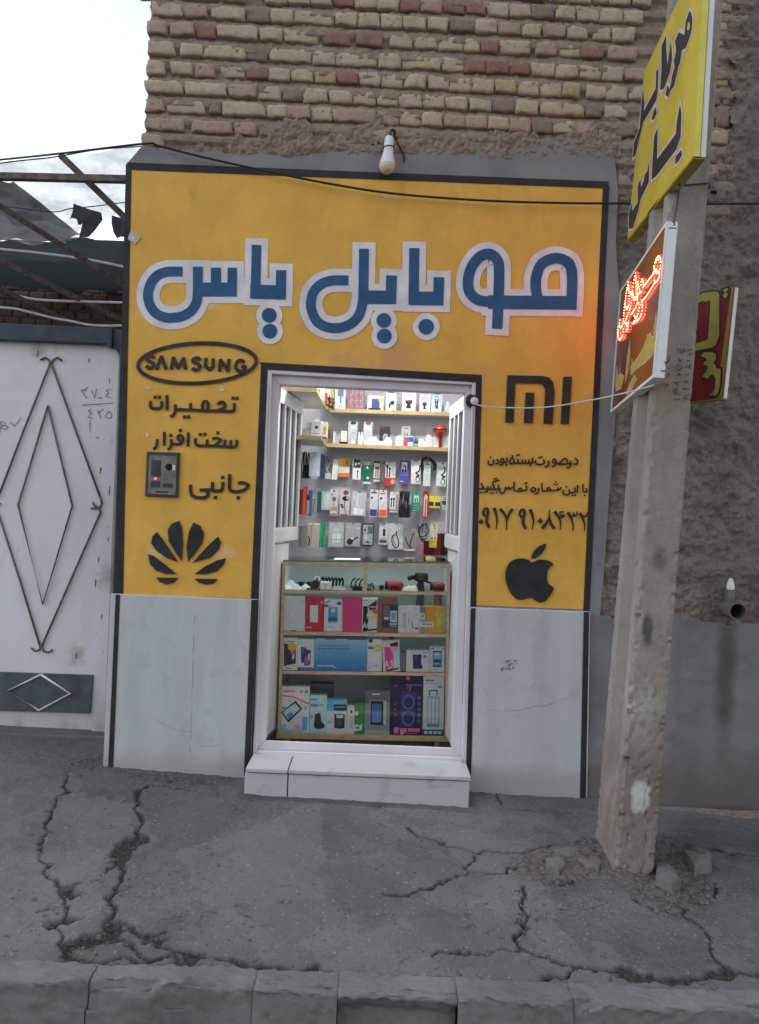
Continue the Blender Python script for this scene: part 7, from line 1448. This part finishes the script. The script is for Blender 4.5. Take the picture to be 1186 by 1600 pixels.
q = at_c(c5, 238, 395); z = lie(R1, q.x); mb = MB(); mb.lathe([(.002, -.016), (.012, -.014), (.016, -.004), (.016, .005), (.011, .014), (.002, .016)], (q.x, q.y, z + .0165), (.3, -1, .3), ink(*BLK), 18); tag(mb.build('lens_ball', smooth='auto'), 'small round black gadget left of the red speaker', 'gadget', gs)
for (x0, x1, y0, y1, lb, dark) in ((270, 462, 322, 408, 'red speaker with black ends nearer the wooden divider', 0), (738, 890, 335, 418, 'dark red speaker at the right end of the compartment', 1)):
    a, b = at_c(c5, x0, y1), at_c(c5, x1, y0); z = lie(R1, (a.x + b.x) / 2); sp = thing('speaker', ((a.x + b.x) / 2, Yg, z), lb, 'speaker', gs); r = (b.z - a.z) / 2; xc = (a.x + b.x) / 2; hw = (b.x - a.x) / 2
    mb = MB(); mb.lathe([(r * .8, -hw * .72), (r, -hw * .55), (r, hw * .75), (r * .8, hw * .9)], (xc, Yg, z + r), (1, 0, 0), ink(*((142, 42, 46) if not dark else (112, 34, 38))), 24); mb.build('speaker_body', sp, smooth='auto')
    mb = MB(); mb.lathe([(r * .82, -hw), (r * .98, -hw * .95), (r * .98, -hw * .73), (r * .8, -hw * .725)], (xc, Yg, z + r), (1, 0, 0), ink(*BLK), 24); mb.lathe([(r * .8, hw * .905), (r * .5, hw)], (xc, Yg, z + r), (1, 0, 0), ink(*BLK), 24); mb.build('speaker_end', sp, smooth='auto')
    mb = MB(); mb.box(xc - hw * .4, xc + hw * .55, Yg - r - .003, Yg - r + .012, z + r * .55, z + r * 1.1, ink(46, 24, 28)); mb.build('speaker_panel', sp, bevel=.002)
q = at_c(c5, 525, 402, Yg + .01); z = lie(R1, q.x); mb = MB()
mb.grid(lambda u, v: (q.x + (u - .5) * .105, q.y + (v - .5) * .06, z + .034 * (math.sin(math.pi * u) * math.sin(math.pi * v)) ** .35 * (.55 + .6 * u) * (1 + .5 * math.sin(u * 17) * .3)), 18, 10, ink(196, 186, 176, .8)); tag(mb.build('folded_cloth', smooth=True), 'beige folded cloth between the red speaker and the black camera', 'cloth', gs)
q = at_c(c5, 645, 412, Yg + .03); z = lie(R1, q.x); cm = thing('action_camera', (q.x, q.y, z), 'bulky black camera with mount in the right of the compartment', 'camera', gs)
mb = MB(); mb.box(q.x - .042, q.x + .040, q.y - .018, q.y + .022, z + .052, z + .106, ink(46, 42, 42)); mb.build('camera_body', cm, bevel=.012, segs=3)
mb = MB(); mb.lathe([(.020, 0), (.020, .012), (.015, .014)], (q.x - .004, q.y - .019, z + .078), (0, -1, 0), ink(66, 56, 46), 20); mb.build('camera_lens', cm, smooth='auto')
mb = MB(); mb.hexa([(q.x - .034, q.y - .012, z), (q.x + .02, q.y - .012, z), (q.x + .02, q.y + .018, z), (q.x - .034, q.y + .018, z), (q.x - .022, q.y - .01, z + .0515), (q.x + .014, q.y - .01, z + .0515), (q.x + .014, q.y + .014, z + .0515), (q.x - .022, q.y + .014, z + .0515)], ink(38, 36, 38)); mb.build('camera_mount', cm, bevel=.004)
mb = MB(); mb.tube([(q.x - .043, q.y, z + .078), (q.x - .07, q.y - .004, z + .072), (q.x - .084, q.y - .004, z + .064)], .014, ink(*BLK), 8); mb.tube([(q.x + .02, q.y, z + .056), (q.x + .06, q.y, z + .044)], .006, ink(*BLK), 8); mb.build('camera_arm', cm, smooth=True)
# ---- phone boxes, upper row
gs = 'phone boxes in the counter'; Yb = YC + .016; cat = 'phone box'
def ph_art(u0, v0, u1, v1, body=(44, 46, 60), scr=(96, 130, 170)): return [('r', u0, v0, u1, v1, body), ('r', u0 + .04, v0 + .05, u1 - .04, v1 - .07, scr)]
carton(c4, (166, 538, 424, 922), Yb, .02, 'blank_box', 'blank pale lilac box at the left of the upper box row', 'box', (186, 188, 204), [('e', .5, .99, .14, .012, (70, 70, 84)), ('r', .1, .93, .9, .935, (160, 162, 178))], R2, gs)
carton(c4, (424, 535, 640, 926), Yb, .05, 'phone_box', 'deep red phone box showing a white phone', cat, (168, 44, 62), [('r', .28, .26, .72, .75, (150, 30, 48)), ('r', .27, .25, .70, .74, (206, 206, 212)), ('r', .46, .46, .54, .52, (186, 186, 194)), ('r', .86, .14, .95, .19, (226, 190, 190)), ('r', .04, .86, .38, .91, (206, 120, 128)), ('r', .96, 0, 1, 1, (140, 34, 50))], R2, gs)
carton(c4, (645, 568, 856, 930), Yb, .05, 'phone_box', 'white phone box with a blue screen left of the magenta box', cat, (202, 202, 204), ph_art(.22, .22, .74, .74, (120, 150, 172), (70, 130, 172)) + [('r', .22, .55, .74, .68, (44, 90, 136)), ('l', [(.05, .10), (.2, .07), (.34, .05)], .05, 's', (70, 72, 80)), ('e', .82, .12, .13, .06, (60, 86, 130)), ('r', 0, .16, .24, .23, (130, 66, 72)), ('e', .48, .7, .04, .02, (220, 226, 230)), ('r', .2, .84, .6, .87, (160, 160, 166)), ('e', .5, .34, .12, .07, (170, 200, 214))], R2, gs)
carton(c4, (860, 548, 1086, 936), Yb, .05, 'pink_box', 'plain magenta pink box in the upper box row', 'box', (186, 62, 112), [('r', .97, 0, 1, 1, (150, 44, 88)), ('r', 0, 0, 1, .012, (150, 50, 90))], R2, gs)
carton(c5, (42, 496, 199, 832), Yb, .05, 'phone_box', 'white phone box marked A02s with a black phone', cat, (206, 204, 202), [('p', [(.06, .24), (.36, .22), (.42, .8), (.40, .97), (.06, 1.0)], BLK), ('e', .66, .5, .36, .16, (196, 178, 150)), ('p', [(.4, .22), (.95, .04), (.95, .3), (.5, .36)], (44, 42, 60)), ('p', [(.6, .3), (.98, .34), (.98, .46), (.7, .42)], (196, 74, 62)), ('r', .5, .22, .95, .27, (150, 150, 190)), ('p', [(.4, .92), (.98, .88), (.98, .93), (.45, .97)], BLK), ('r', .06, .05, .4, .065, (90, 90, 92)), ('r', .98, .0, 1.0, 1, (150, 146, 142))] + txt(.04, .72, .98, .88, 'A02', (232, 232, 232), .075) + txt(.72, .55, .94, .66, 's', (232, 232, 232), .05), R2, gs)
carton(c5, (202, 492, 410, 834), Yb, .06, 'memory_box', 'brown box with a dark printed panel beside the A02s phone box', 'box', (126, 88, 74), [('r', .22, .18, 1, .86, (56, 60, 74)), ('r', .28, .22, .6, .58, (86, 90, 104)), ('r', .32, .55, .56, .63, (206, 210, 214)), ('r', .62, .36, .95, .7, (176, 190, 204)), ('r', .68, .42, .90, .64, (110, 150, 180)), ('r', .60, .73, .98, .77, (190, 194, 198)), ('r', .60, .80, .95, .83, (160, 164, 168))] + [('r', .3 + .08 * (i % 4), .24 + .07 * (i // 4), .35 + .08 * (i % 4), .28 + .07 * (i // 4), (120, 124, 138)) for i in range(16)], R2, gs)
carton(c5, (415, 575, 634, 838), Yb, .05, 'white_box', 'whitish box with sideways black lettering in the upper box row', 'box', (196, 192, 200), [('r', .22, .26, .24, .82, (150, 146, 154)), ('p', [(.6, .55), (.66, .62), (.72, .82), (.66, .84)], (110, 106, 114)), ('r', .78, .80, .96, .86, (150, 50, 62)), ('e', .86, .16, .02, .015, (150, 150, 156)), ('r', .48, .42, .52, .62, (120, 118, 126))] + [('l', [(.22, .28 + .085 * i), (.33, .28 + .085 * i), (.33, .33 + .085 * i)], .022, 's', (62, 60, 70)) for i in range(7)], R2, gs)
carton(c5, (634, 580, 692, 840), Yb + .008, .04, 'grey_box', 'narrow grey box with a white label beside the orange box', 'box', (150, 150, 158), [('r', 0, .24, 1, .5, (206, 208, 212)), ('r', .2, .3, .8, .4, (140, 142, 150)), ('r', 0, 0, 1, .22, (110, 110, 120))], R2, gs)
carton(c5, (690, 578, 890, 844), Yb, .05, 'orange_box', 'orange yellow box with a white label strip in the upper box row', 'box', (222, 158, 62), [('p', [(0, 0), (.6, 0), (.3, 1), (0, 1)], (226, 146, 58)), ('r', .55, .28, .64, .32, (232, 226, 206)), ('r', .75, .28, .84, .32, (232, 226, 206)), ('r', .58, .4, .82, .75, (232, 178, 84)), ('l', [(0, .2), (.08, .35), (.0, .5)], .03, 'c', (130, 80, 60)), ('r', -.3, .58, .42, .78, (196, 202, 216)), ('r', -.1, .64, .0, .70, (70, 110, 170)), ('r', .08, .64, .18, .70, (70, 110, 170)), ('r', .26, .64, .34, .70, (70, 110, 170))], R2, gs)
for x, col, lb in ((635, (84, 66, 68), 'dim brown box at the back of the upper box row'), (822, (140, 78, 86), 'dim reddish tube box at the back of the upper box row')): carton(c5, (x - 38, 452, x + 38, 700), YC + .28, .04, 'dim_box', lb, 'box', col, [('r', .2, .1, .4, 1, tuple(int(c_ * 1.25) for c_ in col))], None, gs)
# ---- middle row
carton(c4, (152, 1012, 336, 1388), Yb, .05, 'phone_box', 'white phone box with a dark phone and yellow circle', cat, (200, 200, 206), [('p', [(.15, .17), (.55, .22), (.9, .2), (.9, .8), (.6, .82), (.16, .88)], (56, 52, 66)), ('e', .66, .27, .28, .13, (206, 160, 66)), ('p', [(.55, .42), (.85, .36), (.85, .52), (.65, .55)], (190, 90, 110)), ('p', [(.64, .6), (.82, .5), (.8, .62), (.7, .7)], (214, 206, 214)), ('r', .35, .10, .78, .12, (90, 90, 98)), ('r', .3, .93, .6, .95, (70, 70, 80))], R3, gs)
carton(c4, (338, 1025, 530, 1388), Yb, .05, 'phone_box', 'white phone box with blue and pink phones and a blue foot', cat, (196, 198, 208), [('r', 0, .9, 1, 1, (88, 112, 156)), ('r', .04, .93, .2, .98, (60, 70, 100)), ('p', [(.2, .24), (.55, .29), (.55, .76), (.22, .76)], (44, 66, 110)), ('p', [(.3, .26), (.52, .3), (.5, .5), (.28, .45)], (76, 106, 156)), ('p', [(.4, .32), (.8, .36), (.78, .82), (.42, .86)], (70, 60, 100)), ('e', .58, .68, .16, .14, (150, 84, 140)), ('p', [(.62, .5), (.76, .45), (.74, .7), (.66, .66)], (190, 180, 206))], R3, gs)
bl = carton(c4, (534, 1002, 1146, 1408), Yb, .06, 'blue_carton', 'large sky blue carton with a dark top edge in the middle box row', 'carton', (74, 122, 168), [('r', 0, 0, 1, .08, (74, 78, 104))] + [('r', 0, .08 + .092 * i, 1, .08 + .092 * (i + 1), (int(138 - 8.2 * i), int(166 - 6 * i), int(190 - 2.6 * i))) for i in range(10)] + [('r', .02, .06, .2, .075, (196, 200, 206)), ('r', .4, .06, .62, .075, (196, 200, 206))] + [('r', .07 + .075 * i, .24, .125 + .075 * i, .27, (84, 120, 156)) for i in range(8)] + [('r', .07 + .062 * i, .33, .115 + .062 * i, .36, (66, 94, 128)) for i in range(10)] + [('r', .06 + .035 * i, .83, .085 + .035 * i, .87, (206, 216, 226)) for i in range(9)] + [('r', .36, .88, .42, .9, (206, 216, 226))], R3, gs)
carton(c5, (96, 916, 250, 1254), Yb, .05, 'phone_box', 'white phone box with a yellow seal and blue square', cat, (200, 202, 210), [('r', .08, .0, .34, .10, (50, 62, 84)), ('r', .06, .22, .40, .31, (72, 102, 146)), ('e', .7, .27, .24, .11, (206, 166, 70)), ('r', .6, .24, .84, .31, (226, 196, 110)), ('r', .08, .8, .78, .86, (170, 172, 182)), ('r', .06, .72, .5, .735, (160, 162, 170)), ('r', .08, .9, .3, .93, (150, 152, 160)), ('r', .96, 0, 1, 1, (160, 162, 170))], R3, gs)
carton(c5, (262, 925, 438, 1254), Yb, .05, 'phone_box', 'slightly tilted phone box marked A10 with a pink phone', cat, (196, 180, 184), [('p', [(.1, .2), (.5, .22), (.5, .8), (.14, .97)], (206, 62, 130)), ('e', .68, .24, .24, .13, (206, 150, 176)), ('p', [(.42, .12), (.9, .04), (.92, .2), (.5, .2)], (46, 44, 60)), ('p', [(.62, .42), (.9, .34), (.94, .8), (.66, .9)], (176, 196, 216)), ('p', [(.5, .34), (.64, .44), (.62, .9), (.45, .96)], (226, 96, 150)), ('p', [(.1, .95), (.9, .88), (.9, .93), (.3, .99)], (56, 52, 66))] + txt(.1, .66, .92, .84, 'A10', (236, 236, 238), .07), R3, gs, tilt=-2.5)
carton(c5, (440, 1042, 494, 1252), Yb + .02, .05, 'grey_box', 'narrow slate grey box right of the A10 phone box', 'box', (108, 110, 118), [('r', .1, .0, .9, .06, (60, 62, 70))], R3, gs)
carton(c5, (496, 1030, 732, 1258), Yb, .05, 'case_box', 'square white box showing a navy phone case', 'box', (198, 198, 204), [('p', [(.28, .2), (.66, .18), (.64, .62), (.72, .72), (.7, .85), (.3, .86)], (46, 50, 78)), ('e', .44, .34, .10, .09, (70, 76, 110)), ('e', .8, .27, .07, .07, (110, 112, 130)), ('r', .68, .08, .95, .12, (150, 152, 160)), ('r', .7, .36, .95, .38, (150, 152, 160))], R3, gs)
carton(c5, (736, 990, 890, 1260), Yb, .05, 'phone_box', 'white phone box with an upright blue screen phone at the right of the middle row', cat, (206, 206, 212), ph_art(.22, .17, .80, .80, (56, 60, 74), (130, 170, 190)) + [('r', .28, .5, .74, .7, (44, 74, 120)), ('l', [(.06, .1), (.3, .06)], .06, 's', (70, 72, 84)), ('e', .88, .08, .07, .04, (130, 136, 150)), ('r', .32, .64, .7, .67, (206, 212, 220)), ('e', .5, .3, .2, .06, (190, 210, 216)), ('r', .15, .9, .6, .92, (160, 162, 170))], R3, gs)
carton(c5, (316, 872, 360, 1100), YC + .26, .05, 'dim_box', 'dim brown upright box behind the middle box row', 'box', (84, 70, 68), [], None, gs)
# ---- bottom row
carton(c6, (76, 168, 254, 440), Yb, .05, 'tablet_box', 'white tablet box with a red swoosh and slanted black tablet', 'box', (206, 196, 196), [('l', [(.02, .2), (.5, .24), (.98, .38)], .04, 'c', (190, 58, 76)), ('p', [(.02, .56), (.52, .31), (.76, .48), (.28, .78)], BLK), ('p', [(.08, .56), (.50, .36), (.68, .48), (.28, .72)], (176, 186, 196)), ('p', [(.2, .62), (.36, .55), (.5, .62), (.3, .70)], (86, 120, 160)), ('r', .08, .09, .5, .12, (200, 90, 96)), ('r', .66, .08, .76, .14, (206, 110, 110)), ('r', .84, .08, .94, .14, (110, 112, 122)), ('r', .02, .82, .2, .96, (120, 176, 206)), ('r', .46, .82, .7, .92, (226, 150, 164)), ('r', .76, .65, .94, .93, (90, 150, 190)), ('r', .2, .92, .8, .98, (150, 176, 200)), ('r', .05, .44, .2, .5, (150, 120, 150)), ('r', .83, .42, .92, .5, (90, 160, 190))], BOT, gs)
carton(c6, (256, 150, 396, 300), YC + .12, .06, 'black_box', 'black patterned box behind the tablet box', 'box', (48, 46, 54), [('r', .05 + .1 * (i % 9), .3 + .11 * (i // 9), .11 + .1 * (i % 9), .36 + .11 * (i // 9), (84, 84, 92)) for i in range(36)] + [('r', 0, .0, 1, .12, (70, 70, 78))], None, gs)
carton(c6, (256, 222, 361, 441), Yb, .05, 'earphone_box', 'pale blue box showing a black clip beside the tablet box', 'box', (164, 188, 204), [('p', [(.3, .5), (.62, .46), (.7, .7), (.9, .78), (.86, .86), (.5, .9), (.25, .84)], (44, 50, 66)), ('r', .32, .05, .68, .08, (220, 226, 230)), ('r', .05, .10, .4, .13, (80, 100, 130)), ('r', .05, .24, .45, .30, (96, 120, 150)), ('r', .5, .24, .8, .28, (120, 146, 170)), ('e', .12, .56, .08, .05, (206, 110, 130))], BOT, gs)
carton(c6, (362, 250, 484, 444), Yb, .05, 'speaker_box', 'light blue and white box showing a small black speaker', 'box', (196, 204, 212), [('r', 0, 0, .36, .34, (90, 160, 200)), ('r', .34, .0, 1, .34, (110, 170, 206)), ('r', .34, .14, .98, .32, (46, 46, 56)), ('r', .4, .2, .9, .23, (150, 152, 160)), ('r', .38, .42, .9, .84, (46, 50, 62)), ('e', .64, .66, .24, .2, (40, 44, 56)), ('r', .48, .44, .82, .54, (200, 206, 212)), ('e', .64, .68, .14, .12, (66, 72, 86)), ('r', 0, .62, .3, .7, (120, 180, 206))], BOT, gs)
carton(c6, (486, 286, 531, 444), Yb, .04, 'charger_box', 'narrow white box with sideways dark lettering beside the green box', 'box', (198, 200, 204), [('e', .55, .22, .16, .06, BLK)] + [('l', [(.4, .42 + .085 * i), (.7, .42 + .085 * i), (.7, .47 + .085 * i)], .06, 's', (60, 60, 70)) for i in range(5)], BOT, gs)
carton(c6, (531, 270, 596, 446), Yb + .004, .04, 'green_box', 'bright green box with a white dog eared label in the bottom row', 'box', (62, 124, 70), [('e', .2, .34, .2, .07, (206, 214, 206)), ('p', [(.0, .72), (.3, .68), (.5, .74), (.75, .66), (.75, .88), (.0, .92)], (216, 220, 218)), ('r', .1, .08, .8, .2, (86, 130, 90)), ('r', .15, .76, .5, .84, (110, 130, 112))], BOT, gs)
carton(c6, (597, 196, 750, 447), Yb, .05, 'tablet_box', 'grey box showing an upright dark tablet with a blue screen', 'box', (128, 130, 136), [('p', [(0, 0), (1, 0), (1, .25), (0, .3)], (96, 98, 106)), ('r', .2, .22, .86, .78, (176, 170, 166)), ('r', .22, .23, .74, .78, (34, 36, 46)), ('r', .28, .30, .66, .72, (70, 104, 150)), ('r', .28, .5, .66, .72, (86, 132, 180)), ('r', .28, .06, .6, .09, (190, 192, 198)), ('r', .3, .76, .8, .79, (60, 60, 66)), ('r', .0, .9, 1, 1, (150, 152, 158))], BOT, gs)
carton(c6, (758, 106, 956, 451), Yb, .07, 'speaker_box', 'tall dark navy speaker box with two rings and pink lettering', 'box', (44, 36, 66), [('r', .32, .26, .76, .86, (60, 58, 110)), ('e', .55, .44, .19, .13, (92, 96, 160)), ('e', .55, .44, .15, .10, (48, 46, 88)), ('e', .55, .71, .19, .13, (92, 96, 160)), ('e', .55, .71, .15, .10, (48, 46, 88)), ('r', .46, .0, .58, .06, (206, 90, 116)), ('l', [(.5, .2), (.62, .17), (.56, .26)], .03, 'c', (190, 70, 90)), ('r', .45, .14, .98, .15, (150, 140, 176))] + [('r', .10, .15 + .09 * i + (.22 if i else 0), .18, .19 + .09 * i + (.22 if i else 0), (150, 60, 76)) for i in range(4)] + [('e', .88, .36 + .1 * i, .06, .035, (84, 86, 140)) for i in range(5)] + [('p', [(.12, .87), (.25, .86), (.25, .97), (.1, .97)], (214, 110, 160)), ('r', .29, .88, .5, .95, (206, 100, 150)), ('r', .54, .88, .92, .94, (206, 100, 150)), ('r', .12, .96, .85, .975, (180, 80, 130)), ('e', .36, .97, .06, .02, (214, 200, 200))], BOT, gs)
carton(c6, (957, 104, 1086, 453), Yb, .06, 'lantern_box', 'tall white box showing a grey lantern with a navy foot', 'box', (200, 206, 214), [('r', 0, .9, 1, 1, (56, 80, 124)), ('r', .2, .34, .80, .86, (150, 160, 176)), ('r', .26, .38, .36, .8, (190, 198, 208)), ('r', .44, .38, .54, .8, (190, 198, 208)), ('r', .62, .38, .72, .8, (190, 198, 208)), ('r', .2, .8, .8, .86, (120, 130, 150)), ('l', [(.3, .33), (.3, .25), (.66, .24), (.66, .33)], .06, 's', (70, 76, 90)), ('r', .08, .06, .5, .09, (110, 116, 130)), ('r', .08, .12, .9, .13, (150, 154, 166)), ('e', .78, .18, .12, .018, (120, 126, 140))] + [('r', .08 + .22 * i, .925, .24 + .22 * i, .975, (206, 212, 220)) for i in range(4)], BOT, gs)
front_glass.build('front_glass', ct)
